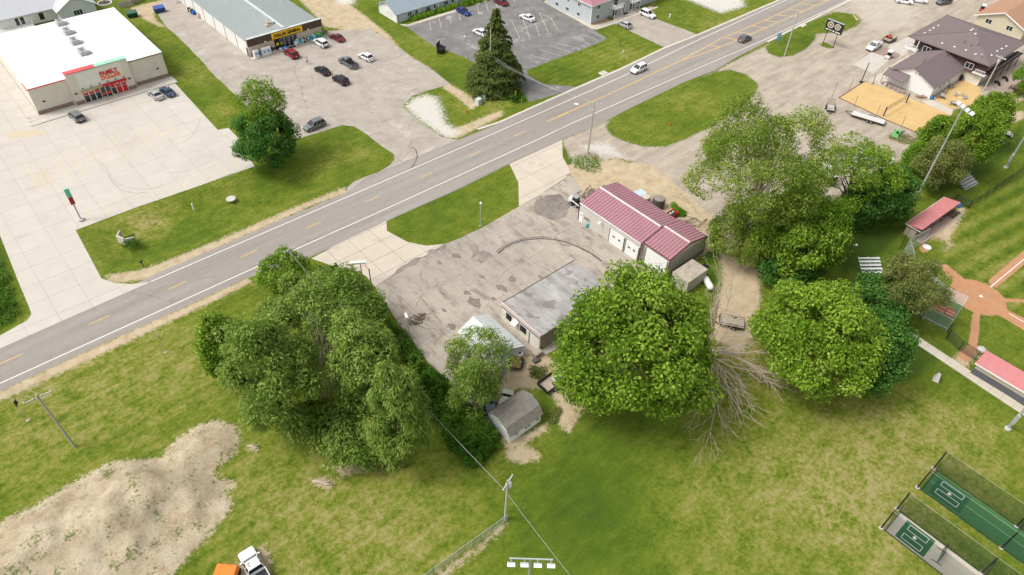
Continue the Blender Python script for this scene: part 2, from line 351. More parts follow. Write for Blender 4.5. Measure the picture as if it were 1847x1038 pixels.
# ================================================================ paving
def jag(poly, step=1.6, amp=.1, seed=0):
    r = random.Random(seed); out = []
    for i in range(len(poly)):
        a = Vector(poly[i]); b = Vector(poly[(i+1)%len(poly)]); n = max(1, int((b-a).length/step)); d = (b-a)
        nrm = Vector((-d.y, d.x)).normalized() if d.length > 0 else Vector((0,0))
        for k in range(n):
            q = a+d*(k/n)+(nrm*r.uniform(-amp, amp) if k else Vector((0,0))); out.append((q.x, q.y))
    return out
def sheet(name, poly, z, m, amp=.1, seed=0, parent=None, th=.0):
    p = jag(poly, 1.6, amp, seed) if amp else list(poly)
    mb = MB().prism(p, -.12, z) if th is not None else MB()
    o = mb.build(name, m, parent)
    return o
def clip(poly, x0, x1, y0, y1):
    for ax_, lim, sg in ((0, x0, 1), (0, x1, -1), (1, y0, 1), (1, y1, -1)):
        out = []
        for i in range(len(poly)):
            a = poly[i-1]; b = poly[i]; da = (a[ax_]-lim)*sg; db = (b[ax_]-lim)*sg
            if (da >= 0) != (db >= 0):
                t = da/(da-db); out.append((a[0]+(b[0]-a[0])*t, a[1]+(b[1]-a[1])*t))
            if db >= 0: out.append(b)
        poly = out
        if len(poly) < 3: return []
    return poly
def area(p): return abs(sum(p[i-1][0]*p[i][1]-p[i][0]*p[i-1][1] for i in range(len(p))))/2
def slabs(root, poly, sx, sy, ox, oy, z, m, gap=.045, jit=.004, seed=0, name='slab'):
    r = random.Random(seed); xs = [p[0] for p in poly]; ys = [p[1] for p in poly]
    x = ox+math.floor((min(xs)-ox)/sx)*sx
    while x < max(xs):
        y = oy+math.floor((min(ys)-oy)/sy)*sy
        while y < max(ys):
            q = clip(poly, x+gap/2, x+sx-gap/2, y+gap/2, y+sy-gap/2)
            if len(q) > 2 and area(q) > .5:
                MB().prism(q, z-.06, z+r.uniform(0, jit)).build(name, m, root)
            y += sy
        x += sx
def line(root, name, a, b, w, z, m):
    a = Vector((a[0], a[1])); b = Vector((b[0], b[1])); d = (b-a).normalized(); n = Vector((-d.y, d.x))*w/2
    return MB().prism([tuple(a-n), tuple(b-n), tuple(b+n), tuple(a+n)], z-.003, z).build(name, m, root)
def asphalt_mat(name, lo, mid, hi, crack=.6, cs=.16, along=True, patch=0):
    t = NT(name)
    str_ = t.noise(.5, 5, .6, vec=t.vmul((.05, 1.3, 1))) if along else t.noise(.25, 5, .65)
    n = t.math('ADD', t.math('MULTIPLY', str_, .55), t.math('ADD', t.math('MULTIPLY', t.noise(.9, 5, .7), .25), t.math('MULTIPLY', t.noise(14, 3, .7), .2)))
    c = t.ramp(n, [(.32, lo), (.5, mid), (.68, hi)])
    if crack:
        wv = t.n('VectorMath', operation='ADD'); nz = t.n('TexNoise'); t.L(t.pos(), nz.inputs['Vector']); nz.inputs['Scale'].default_value = .5; nz.inputs['Detail'].default_value = 6
        sc = t.n('VectorMath', operation='SCALE'); t.L(nz.outputs['Color'], sc.inputs[0]); sc.inputs['Scale'].default_value = 2.2
        t.L(t.pos(), wv.inputs[0]); t.L(sc.outputs[0], wv.inputs[1])
        v = t.vor(cs, 'DISTANCE_TO_EDGE', 'Distance', wv.outputs[0])
        k = t.math('MULTIPLY', t.ss(v, .010, .002), t.math('MULTIPLY', t.ss(t.noise(.12, 3), .42, .6), crack))
        c = t.mix(k, c, (.06,.055,.05))
    if patch: c = t.mix(t.math('MULTIPLY', t.ss(t.noise(.22, 5, .7), .55, .68), patch), c, tuple(min(1, a*1.7) for a in hi))
    t.bump(t.noise(20, 3), .25, .02)
    return t.fin(c, .9, .2)
def concrete_mat(name, col, var=.07, stain=.35, ssc=.25, scol=(.20,.17,.14), rnd=.10, warm=1, crack=0):
    t = NT(name)
    n = t.math('ADD', t.math('MULTIPLY', t.noise(.35, 5, .65), .6), t.math('MULTIPLY', t.noise(6, 4, .7), .4))
    c = t.mix(t.ss(n, .3, .7), tuple(a*(1-var) for a in col), tuple(a*(1+var) for a in col))
    c = t.mix(t.math('MULTIPLY', t.rnd(), rnd*2), c, tuple(a*.86 for a in col))
    c = t.mix(t.math('MULTIPLY', t.ss(t.noise(ssc, 7, .72), .52, .75), stain), c, scol)
    if crack:
        v = t.vor(.13, 'DISTANCE_TO_EDGE', 'Distance', t.warp(1.6)); c = t.mix(t.math('MULTIPLY', t.math('MULTIPLY', t.ss(v, .014, .003), t.ss(t.noise(.2, 3), .45, .6)), crack), c, (.10,.085,.07))
        c = t.mix(t.math('MULTIPLY', t.ss(t.noise(.5, 6, .75, vec=t.vmul((1, .3, 1))), .47, .68), .85), c, (.17,.145,.12))
        c = t.mix(t.math('MULTIPLY', t.ss(t.noise(.7, 6, .8), .52, .66), .65), c, (.30,.235,.16))
        c = t.mix(t.math('MULTIPLY', t.ss(t.noise(.06, 4, .6), .42, .62), .45), c, (.30,.27,.235))
        c = t.mix(t.math('MULTIPLY', t.ss(t.noise(1.6, 6, .8), .56, .7), .5), c, (.56,.50,.43))
    t.bump(t.noise(9, 4), .2, .02)
    return t.fin(c, .9, .2)
m_road = asphalt_mat('road_asphalt', (.235,.21,.186), (.30,.27,.242), (.36,.33,.298), .15, .05)
m_dg = asphalt_mat('worn_lot_asphalt', (.29,.25,.21), (.39,.345,.295), (.46,.41,.355), .42, .085, False, .25)
m_apt = asphalt_mat('dark_lot_asphalt', (.13,.125,.12), (.195,.188,.18), (.28,.27,.255), .6, .14, False, .55)
m_pad = asphalt_mat('pale_pad_asphalt', (.30,.26,.22), (.38,.335,.285), (.46,.41,.35), .3, .1, False)
m_con = concrete_mat('pale_concrete', (.54,.50,.44), .06, .4, .1, (.38,.345,.30), .14)
m_apron = concrete_mat('warm_concrete', (.56,.49,.40), .08, .4, .3, (.28,.23,.18), .12)
m_old = concrete_mat('weathered_concrete', (.44,.385,.32), .14, .75, .16, (.22,.19,.16), .2, 1, .7)
m_oldj = M('old_joint', (.30,.26,.215), .95, .25, 2)
m_walk = concrete_mat('walkway_concrete', (.56,.50,.41), .06, .25)
m_joint = M('joint_grime', (.28,.25,.21), .95, .2)
m_white = M('road_paint_white', (.80,.78,.74), .7, .08, 1.5, stain=.25, sscale=1.5, scol=(.3,.28,.26))
m_yel = M('road_paint_yellow', (.72,.46,.13), .7, .08, 1.5, stain=.25, sscale=1.5, scol=(.32,.28,.22))
m_lotyel = M('lot_paint_yellow', (.70,.52,.25), .8, .1, 1.5, stain=.5, sscale=1.2, scol=(.5,.45,.37))
m_lotwht = M('lot_paint_worn', (.58,.53,.46), .8, .1, 1.5, stain=.5, sscale=.9, scol=(.25,.24,.22))
m_kerb = concrete_mat('kerb_concrete', (.60,.55,.47), .06, .3)
near = [(0,706),(47.8,684),(220,604.2),(311,564),(446,501.5),(520,482),(603.6,444),(685.4,405.4),(740,379.7),(819,345),(919,296),(959.6,277.6),(1014,252),(1088,221),(1136,196),(1231.5,149.6),(1290,127),(1330,103),(1383,76),(1532,1)]
far = [(1405,1),(1380,12.5),(1257.5,65),(1197,89),(1120,126),(1043,159.5),(980,187),(900,223),(826.7,252.3),(812.4,258.1),(722.6,295.2),(662,319),(628,346.3),(520,391.7),(407.8,440),(280,494.3),(155.3,560),(0,628.7)]
wn_ = PX(near); wf_ = PX(far)
road_poly = [(-400, wn_[0][1])]+wn_+[(600, wn_[-1][1]-2)]+[(600, wf_[0][1]+2)]+wf_+[(-400, wf_[-1][1])]
road = struct(MB().prism(road_poly, -.12, .016).build('road', m_road))
zr = .022
nl = PX([(0,692),(220,592),(467,480),(680,384.4),(975,250),(1027,225),(1200,149),(1380,71.5),(1524,3)])
nl = [(-120, nl[0][1])]+nl+[(420, nl[-1][1]-1)]
for a, b in zip(nl, nl[1:]): line(road, 'edge_line', a, b, .16, zr, m_white)
fl = PX([(272,508.5),(337.5,480),(680,332.4),(870.8,250),(980,201.6),(1120,139.5),(1250,77),(1380,17.3),(1415,2)])
fl = fl+[(420, fl[-1][1]+1)]
for a, b in zip(fl, fl[1:]): line(road, 'edge_line', a, b, .16, zr, m_white)
for k in range(-4, 9):
    s0 = 2.79+12.19*k+AZ*0; line(road, 'centre_dash', (s0-1.52, 95.9), (s0+1.52, 95.9), .15, zr, m_yel)
yl = PX([(988,219.5),(1120,160.5),(1231.5,108.4)])
for a, b in zip(yl, yl[1:]): 
    for o_ in (-.13, .13): line(road, 'centre_line', (a[0], a[1]+o_), (b[0], b[1]+o_), .12, zr, m_yel)
up_ = PX([(1231.5,108),(1300,70),(1380,37),(1456.4,0.5)]); lo_ = PX([(1231.5,109),(1262,99),(1300,84.6),(1380,52),(1493,.5)])
up_.append((420, up_[-1][1]+1)); lo_.append((420, lo_[-1][1]-1))
for L_ in (up_, lo_):
    for a, b in zip(L_, L_[1:]): line(road, 'turn_lane_line', a, b, .2, zr, m_yel)
for a, b in (((1281,82.4),(1296.5,85)),((1309.5,68.5),(1329,72)),((1332,58.5),(1354,61.5)),((1357,47.5),(1380,50.5)),((1380,37.6),(1404,40.5)),((1402,27),(1427.8,30)),((1421,17.5),(1450,20)),((1442,7.6),(1472,10)),((1460,-1),(1488,1))):
    q = PX([a, b]); line(road, 'turn_lane_hatch', q[0], q[1], .28, zr, m_yel)
q = PX([(1036,187),(1043,189)]); line(road, 'manhole_patch', q[0], q[1], .7, zr, m_white)
# kerbs: short cast lengths butted end to end
def kerb(path, w=.55, h=.13, ln=6.0, label='kerb'):
    root = struct(MB().box(-.01,.01,-.01,.01,-.2,-.1).build('kerb', m_kerb)); root.location = (0, 0, 0)
    for a, b in zip(path, path[1:]):
        a = Vector(a); b = Vector(b); d = b-a; n = max(1, round(d.length/ln)); nn = Vector((-d.y, d.x)).normalized()*w/2
        for k in range(n):
            p = a+d*((k+.006)/n); q = a+d*((k+.994)/n)
            MB().prism([tuple(p-nn), tuple(q-nn), tuple(q+nn), tuple(p+nn)], -.1, h).build('kerb_length', m_kerb, root)
kerb(PX([(862,233.5),(900,221.3),(980,185.3),(1043,157.8),(1120,124.7),(1197,87.5),(1257.5,63.7),(1380,11.3),(1404,1)])+[(300, wf_[0][1]+2.2)], .6, .05)
kerb(PX([(1384,76),(1532,2)])+[(330, wn_[-1][1]-.6)], .6, .07)
# --- family store lot
FDL = PX([(0,424.7),(33.8,509.8),(52,553),(57,567),(50,578),(0,606),(-160,680),(-160,707),(0,629.2),(155.3,560.5),(272,509),(236,513),(205,511),(183,502.7),(136.6,415.6),(250,373),(350,339),(459,300.5),(432,252),(412,231.5),(393,235),(316,151)])+PX([(66,224)])
FDL = FDL+[(11.6, 200), (-30, 200), (-60, 150), (-50, 116)]
lotf = struct(sheet('store_parking_lot', FDL, .004, m_joint, 0))
slabs(lotf, FDL, 4.6, 4.55, 12.2, 160.3, .03, m_con, .035, .004, 3)
zl = .04
def pl(a, b, w=.11, m=None, z=None, nm='parking_line', root=None):
    q = PX([a, b]); line(root or lotf, nm, q[0], q[1], w, z or zl, m or m_lotyel)
# double row in the middle of the lot
for a, b in (((45.5,294.5),(71,339)),((71.5,286.5),(98,334.5)),((97.5,277.5),(126.5,326)),((123.5,269),(153,316.5)),((150.5,260.5),(179.5,308.5)),((175,253),(206,299)),((199,244.5),(231,290.5)),((225,237),(257,283)),((248,229),(282.5,275.5)),((272,222.5),(306.5,266.5)),((295,214.5),(331,258.5))):
    pl(a, b)
pl((88,309),(311,235))
for a, b in (((155,377),(170,400)),((184.5,367.5),(200,391.5)),((212.5,357.5),(229,381.5)),((239,348),(256.5,371.5)),((266.5,340),(285,363)),((293,330),(311,353)),((320,323),(337,344)),((345.5,313.5),(363,335)),((369.5,303.5),(388,326.5)),((393,294.5),(411.5,314.5)),((418,287),(436,306))):
    pl(a, b, m=m_lotwht if 0 else m_lotyel)
for (x0,y0,x1,y1,x2,y2,x3,y3,n) in ((60,316,84,308,98,334,68,340,8),(10,240,70,236,84,243,16,250,9)):
    for k in range(n+1):
        t_ = k/n; pl((x0+(x3-x0)*t_, y0+(y3-y0)*t_), (x1+(x2-x1)*t_, y1+(y2-y1)*t_), .09)
for k in range(8): pl((198+k*2.6, 188+k*2.1), (210+k*2.6, 184.5+k*2.1), .08)
for a, b in (((172,192),(184,215)),((198,186),(212,207)),((216,182),(231,201.5)),((238,176),(251,194)),((96,222),(110,244)),((290,158),(304,176)),((316,152),(330,170))): pl(a, b, .09, m_lotwht)
# --- worn lot of the discount store
DGL = PX([(285,26),(299,47),(341,86),(390,140),(427,174),(470,215),(535.5,252),(582,237),(617,226),(638.5,228.4),(660,241.4),(682,259),(710,278),(712,287),(703.5,298),(682,311),(638.5,328),(625.5,339),(628,346.6),(662,319.4),(722.6,295.5),(812.4,258.4),(826,252.5),(811,250.5),(795.4,247),(772,230.8),(750,215.2),(724,191),(743,173),(812,151.8),(773,121.4),(745,106),(706,76),(667,52),(590,56)])
DGL = DGL+[(78.9, 161.05), (59.35, 161.05), (59.35, 206), (55.5, 206)]+PX([(300,14)])
lotd = struct(sheet('discount_store_lot', DGL, .008, m_dg, .12, 4))
q = PX([(285,24),(302,14),(345,2),(352,12),(300,20)])
# lighter concrete approach where the drive meets the lot
# --- flats car park
APL = PX([(733,48.8),(784,84.6),(838,104),(880,128),(912,160),(938,166),(955,184.5),(1043,159),(1035.5,157),(979,151.8),(952,135),(950,126.8),(1080,78),(1095,69.4),(1073,55.3),(1035,34),(980,2)])+[(139,150),(139,190),(112,190)]+PX([(895,-4),(880,3),(822,22),(780,35)])
lota = struct(sheet('flats_car_park', APL, .008, m_apt, .06, 6))
def pa(a, b): pl(a, b, .11, m_lotwht, .014, root=lota)
for a, b in (((774,38),(777,55)),((792,33),(796,52)),((810,27),(813,43)),((827,22),(831,38)),((845,16),(849,31)),((861,11),(864,26)),((877,5.5),(880,19)),((892,0),(898,16)),((911,-5),(913,9)),((926,-8),(928,5))): pa(a, b)
for a, b in (((923,38),(938,70)),((942,32),(956,70)),((960,27),(973,65)),((972,22),(989,58)),((994,33),(1006,55)),((936,54),(996,33)),((973,23),(994,33)),
  ((955,100),(990,108)),((972,90),(1012,101)),((990,82),(1030,95)),((1008,80),(1046,88)),((1030,68),(1066,80)),((1048,62),(1080,74)),((1060,55),(1090,68))): pa(a, b)
pad = struct(sheet('flats_parking_pad', PX([(1110,44),(1194.6,84),(1200,86.5),(1257,63.5),(1255,62),(1236,54),(1184,34.7),(1151,21.7)]), .008, m_pad, .1, 7))
# --- walkways by the flats
def walk(name, polys, size, z=.06, m=None, label=None):
    root = struct(MB().prism(polys[0], -.1, .003).build(name, m_joint))
    for q in polys: slabs(root, q, size, size, 0, 0, z, m or m_walk, .03, .004, 5)
    return root
walk('flats_walkway', [PX([(988,0),(980,4),(1035,34),(1068,53),(1077,54),(1110,43),(1187,14),(1180,9),(1110,36),(1074,46),(1070,46),(1040,32),(994,0)])], 1.8, .05)
walk('terrace_walkway', [PX([(720,44),(733,49),(780,35),(822,22),(880,3),(876,0),(820,18),(778,31),(735,45)])], 1.6, .05)
# --- forecourt apron by the road and the old forecourt behind it
APR = PX([(562,467),(603.6,443.6),(685.4,405),(697,398),(698,417),(735,437),(770,444),(803,440),(740,478),(676,517),(660,498),(640,489),(600,480)])
ap = struct(sheet('forecourt_apron', APR, .004, m_joint, 0)); slabs(ap, APR, 4.3, 3.6, 42, 74, .03, m_apron, .07, .012, 11)
APR2 = PX([(919,296.3),(959.6,278),(1014,252.6),(1015,284),(1024,300),(1030,314),(985,345),(955,367),(936,372),(935,330)])
ap2 = struct(sheet('side_approach', APR2, .004, m_joint, 0)); slabs(ap2, APR2, 5.2, 4.4, 80, 79, .03, m_apron, .06, .012, 12)
OLD = PX([(676,517.5),(740,478.5),(803,440.5),(830,430),(868,412),(936,373),(985,346),(1030,315),(1052,345),(1058,400),(1190,490),(1150,560),(1060,600),(985,640),(940,640),(900,690),(868,745),(850,735),(810,690),(760,640),(710,570)])
od = struct(sheet('old_forecourt', OLD, .002, m_oldj, .15, 9)); slabs(od, OLD, 4.4, 4.1, 41, 53, .022, m_old, .03, .02, 13)
# dark patched hollow beside the shop, laid as a thin sheet of broken asphalt
m_patch = asphalt_mat('broken_patch', (.13,.11,.09), (.24,.21,.18), (.36,.31,.26), .9, .5, False)
for i, qq in enumerate(([(962,372),(985,352),(1010,350),(1030,372),(1020,392),(995,398),(970,388)],[(858,470),(870,452),(890,462),(868,476)],[(845,445),(858,440),(860,462),(850,466)],[(700,500),(725,480),(800,440),(806,443),(730,486)])):
    sheet('asphalt_patch', jag(PX(qq), .9, .55, i), .046, m_patch, .3, 20+i, od)
m_oil = M('oil_stain', (.21,.18,.15), .8, .3, 2, stain=.8, sscale=1.4, scol=(.33,.285,.24))
for i, (x, y, r) in enumerate(((822,462,1.0),(792,474,.6),(855,545,1.5),(842,528,.8),(905,520,1.1),(925,505,.9),(815,590,.9),(800,560,.6),(975,500,.7),(890,540,.7),(760,572,.9),(940,470,.5),(870,500,.7),(1085,425,.9),(1060,430,.6),(720,585,.5))):
    q = G(x, y); rr = random.Random(i); sheet('oil_stain', [(q.x+r*rr.uniform(.45,1.25)*math.cos(k*.63)*.7, q.y+r*rr.uniform(.45,1.25)*math.sin(k*.63)) for k in range(10)], .0445, m_oil, .12, 40+i, od)
# curved tyre scrape
m_tyre = M('tyre_mark', (.10,.09,.08), .9, .3, 3, stain=.6, sscale=2, scol=(.33,.29,.25))
def strip(root, pts, w, z, m, nm='tyre_mark'):
    P = [Vector(p) for p in pts]; L_ = []; Rr = []
    for i, p in enumerate(P):
        d = (P[min(i+1, len(P)-1)]-P[max(i-1, 0)]).normalized(); n = Vector((-d.y, d.x))*w/2; L_.append(p+n); Rr.append(p-n)
    mb = MB()
    for i in range(len(P)-1): mb.quad((*Rr[i], z), (*Rr[i+1], z), (*L_[i+1], z), (*L_[i], z))
    return mb.build(nm, m, root)
strip(od, PX([(898,458),(910,448),(925,440),(945,434),(970,431),(995,432),(1020,437),(1045,447),(1068,459),(1085,472)]), .3, .048, m_tyre)
strip(od, PX([(895,455),(908,445),(925,437),(945,431),(970,428),(996,428.5)]), .16, .049, m_tyre)
strip(lotd, PX([(743,265),(750,271),(753,280),(750,291),(742,303)]), .22, .026, m_tyre)
for L_ in ([(178,291),(190,300),(200,318),(212,332),(230,339),(255,342),(280,340),(300,334)],[(195,318),(205,332),(222,345),(245,349),(270,347)],[(300,313),(330,311),(355,303),(380,290)],[(330,258),(345,248),(356,232),(362,215)]): strip(lotf, PX(L_), .09, .043, M('faint_tyre_mark', (.33,.31,.28), .9))
# --- store frontage walk, raised kerb height
fw = struct(MB().box(11.4,41.2,159.9,163.3,-.1,.1).build('store_sidewalk', m_joint)); slabs(fw, [(11.4,159.9),(41.2,159.9),(41.2,163.45),(11.4,163.45)], 3.0, 1.75, 11.4, 159.95, .15, m_con, .04, .003, 15)
fw2 = struct(MB().box(10.9,13.1,163.6,196,-.1,.1).build('side_sidewalk', m_joint)); slabs(fw2, [(10.9,163.5),(13.15,163.5),(13.15,196),(10.9,196)], 2.25, 3, 10.9, 163.5, .14, m_con, .04, .003, 16)
dw = struct(MB().box(59.5,78.9,159.6,161.1,-.1,.1).build('discount_store_sidewalk', m_joint)); slabs(dw, [(59.3,159.5),(79,159.5),(79,161.15),(59.3,161.15)], 2.4, 1.65, 59.3, 159.5, .14, m_walk, .04, .004, 17)
for k in range(10):   # wheel stops down the side of the store
    q = G(24+k*4.6, 158+k*7.6)
    w_ = MB().box(-.9,.9,-.08,.08,0,.14).build('wheel_stop', m_kerb, bevel=.03); w_.location = (q.x, q.y, .03)
    tag(w_, 'pale concrete wheel stop beside the cream store, %s from the back' % ('first','second','third','fourth','fifth','sixth','seventh','eighth','ninth','tenth')[k], 'wheel stop', 'wheel stops beside the store')
# --- pads and walks of the bar
walk('bar_pad', [PX([(1539,117),(1573,95),(1607,107),(1575,133)])], 3.1, .05, m_con)
walk('bar_upper_pad', [PX([(1599,84),(1641,66),(1660,84),(1628,102)])], 3.1, .05, m_con)
walk('bar_side_walk', [PX([(1564,147),(1655,88),(1662,93),(1600,135),(1600,160),(1590,155)])], 2.0, .06, m_walk)
pave = struct(sheet('brick_pad', PX([(1574,94),(1597,86),(1628,102),(1608,107)]), .03, M('brick_paver', (.33,.24,.20), .9, .15, 3), 0))
terr = struct(sheet('terrace', PX([(1778,160),(1847,95),(1900,60),(1900,100),(1847,145),(1815,178),(1800,186)]), .03, M('terrace_paver', (.40,.31,.26), .9, .14, 2), 0))
walk('patio_slab', [PX([(1659,184),(1681,180),(1719,198),(1716.5,209)])], 2.4, .06, m_walk)
t_ = NT('court_sand'); n_ = t_.math('ADD', t_.math('MULTIPLY', t_.noise(.4, 5, .6), .5), t_.math('MULTIPLY', t_.noise(4, 5, .75), .5))
t_.bump(t_.noise(4, 5), .6, .12); m_sand = t_.fin(t_.ramp(n_, [(.3, (.50,.325,.135)), (.5, (.60,.41,.185)), (.7, (.66,.47,.24))]), .95, .1)
struct(sheet('sand_court', PX([(1513,177),(1559.5,147),(1600,160),(1660,185),(1716.5,209),(1690,228),(1671,247),(1600,218)]), .035, m_sand, .25, 3))
struct(sheet('sand_patio', PX([(1681,179),(1735,145),(1768,158),(1768,175),(1750,190),(1719,197)]), .03, m_sand, .2, 5))
# --- park footpath, panels 1.6 m long; laid along its own axis
pa_, pb_ = G(1633.8,600.5), G(1836,734.5)
fp = struct(MB().box(0,.02,0,.02,-.2,-.1).build('park_footpath', m_joint)); d_ = pb_-pa_; L0 = d_.length; d_.normalize(); n_ = Vector((-d_.y, d_.x, 0))
for k in range(-2, int(L0/1.7)+8):
    a = pa_+d_*(k*1.7+.015); b = pa_+d_*((k+1)*1.7-.015)
    MB().prism([tuple((a-n_*.85)[:2]), tuple((b-n_*.85)[:2]), tuple((b+n_*.85)[:2]), tuple((a+n_*.85)[:2])], -.05, .035).build('slab', m_walk, fp)
# --- chalk on the ball field
m_chalk = M('chalk_line', (.80,.78,.74), .9, .1, 4)
hp = c0
for q in (((1786,518.5),(1900,424)),((1820,566),(1900,611))):
    a, b = PX(q); struct(line(None, 'foul_line', a, b, .14, .012, m_chalk))
plate = G(1770,535); struct(MB().prism([(plate.x+x, plate.y+y) for x, y in ((-.3,0),(0,-.3),(.3,0),(.3,.3),(-.3,.3))], -.02, .03).build('home_plate', m_chalk))
# ================================================================ trees
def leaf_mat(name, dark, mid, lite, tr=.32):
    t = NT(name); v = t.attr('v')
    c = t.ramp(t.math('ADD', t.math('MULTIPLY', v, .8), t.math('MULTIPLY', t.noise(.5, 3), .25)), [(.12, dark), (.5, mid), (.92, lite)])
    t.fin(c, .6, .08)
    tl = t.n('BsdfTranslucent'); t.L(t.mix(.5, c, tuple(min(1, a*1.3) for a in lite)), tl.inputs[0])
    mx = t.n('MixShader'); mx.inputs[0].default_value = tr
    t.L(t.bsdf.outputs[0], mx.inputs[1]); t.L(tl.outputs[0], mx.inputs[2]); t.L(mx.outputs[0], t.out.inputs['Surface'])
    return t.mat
LM = dict(
 maple=leaf_mat('maple_leaf', (0.057,0.130,0.008), (0.155,0.277,0.021), (0.384,0.496,0.078)),
 bright=leaf_mat('bright_leaf', (.095,.19,.011), (.215,.345,.030), (.42,.54,.095)),
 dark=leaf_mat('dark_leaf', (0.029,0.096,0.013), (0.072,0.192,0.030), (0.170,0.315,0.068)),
 cotton=leaf_mat('cottonwood_leaf', (0.072,0.136,0.013), (0.186,0.277,0.034), (0.422,0.484,0.111)),
 willow=leaf_mat('willow_leaf', (0.068,0.136,0.018), (0.186,0.289,0.046), (0.409,0.484,0.130)),
 olive=leaf_mat('olive_leaf', (0.097,0.123,0.027), (0.202,0.238,0.060), (0.355,0.360,0.127)),
 spruce=leaf_mat('spruce_needle', (0.025,0.050,0.010), (0.077,0.116,0.026), (0.198,0.224,0.065), .15),
 weed=leaf_mat('weed_leaf', (0.032,0.099,0.013), (0.082,0.189,0.019), (0.202,0.346,0.051)),
 hedge=leaf_mat('hedge_leaf', (0.065,0.163,0.008), (0.150,0.299,0.018), (0.273,0.416,0.052)))
def bark_mat(name, a, b):
    t = NT(name); n = t.noise(5, 5, .7, vec=t.vmul((3, 3, .5))); t.bump(n, .6, .05); return t.fin(t.ramp(n, [(.3, a), (.7, b)]), .95, .1)
m_bark = bark_mat('bark', (.11,.085,.06), (.27,.22,.165)); m_bark2 = bark_mat('pale_bark', (.26,.21,.155), (.48,.41,.33)); m_dead = bark_mat('dead_wood', (.34,.27,.20), (.58,.49,.39))
def leaf_mesh(name, pos, nrm, size, asp, m, parent, v, hang=0.0, seed=0, fold=.25, tdir=None):
    r = np.random.default_rng(seed); N = len(pos)
    t = r.normal(size=(N, 3))
    if tdir is not None: t = t*.6+tdir*1.6
    t[:,2] -= hang*3
    nrm = nrm/np.linalg.norm(nrm, axis=1, keepdims=True)
    t -= (t*nrm).sum(1, keepdims=True)*nrm*(1-.7*min(1, hang)); t /= np.linalg.norm(t, axis=1, keepdims=True)+1e-9
    s = np.cross(nrm, t); s /= np.linalg.norm(s, axis=1, keepdims=True)+1e-9
    l = size*r.uniform(.7, 1.3, N); w = l*asp
    up = nrm*(w*fold)[:,None]
    V = np.stack([pos-t*(l*.5)[:,None], pos+s*(w*.5)[:,None]+up-t*(l*.08)[:,None], pos+t*(l*.5)[:,None], pos-s*(w*.5)[:,None]+up-t*(l*.08)[:,None]], 1)
    me = bpy.data.meshes.new(name); me.vertices.add(4*N); me.vertices.foreach_set('co', V.ravel())
    me.loops.add(4*N); me.loops.foreach_set('vertex_index', np.arange(4*N)); me.polygons.add(N); me.polygons.foreach_set('loop_start', np.arange(0, 4*N, 4))
    me.update(calc_edges=True); a = me.attributes.new('v', 'FLOAT', 'FACE'); a.data.foreach_set('value', v.astype(np.float32)); me.materials.append(m)
    return link(name, me, parent)
def fib(n, r):
    i = np.arange(n)+.5; z = 1-2*i/n; ph = i*2.399963+r.uniform(0, 6); q = np.sqrt(1-z*z)
    d = np.stack([q*np.cos(ph), q*np.sin(ph), z], 1)+r.normal(0, .12, (n, 3)); return d/np.linalg.norm(d, axis=1, keepdims=True)
def branch(mb, a, b, r0, r1, rr, sag=.1, n=4, seg=5):
    a = Vector(a); b = Vector(b); pts = []; L_ = (b-a).length
    for k in range(n+1):
        t = k/n; p = a.lerp(b, t); p.z += math.sin(t*math.pi)*L_*sag
        if 0 < k < n: p += Vector((rr.uniform(-1,1), rr.uniform(-1,1), rr.uniform(-.6,.6)))*L_*.05
        pts.append(p)
    mb.tube(pts, [r0+(r1-r0)*k/n for k in range(n+1)], seg); return pts
def crown_bbox(bb, clear):
    """crown centre and radii from its outline in the photograph; it hangs `clear` metres above the ground"""
    x0, y0, x1, y1 = bb; cx, cy = (x0+x1)/2, (y0+y1)/2; zc = clear+5
    for _ in range(8):
        c = G(cx, cy, zc); k = depth(c)/F_; rx = (x1-x0)/2*k; hh = (y1-y0)/2*k
        vd = (c-Vector((0,0,CH))).normalized(); sp = abs(vd.z); cp = math.sqrt(1-sp*sp)
        q = hh*hh-(rx*sp)**2
        rz = math.sqrt(q)/cp if q > (.55*rx*cp)**2 else .55*rx
        ry = rx if q > (.55*rx*cp)**2 else math.sqrt(max(.1, hh*hh-(rz*cp)**2))/sp
        zc = clear+rz
    return c, rx, max(ry, rx*.6), rz
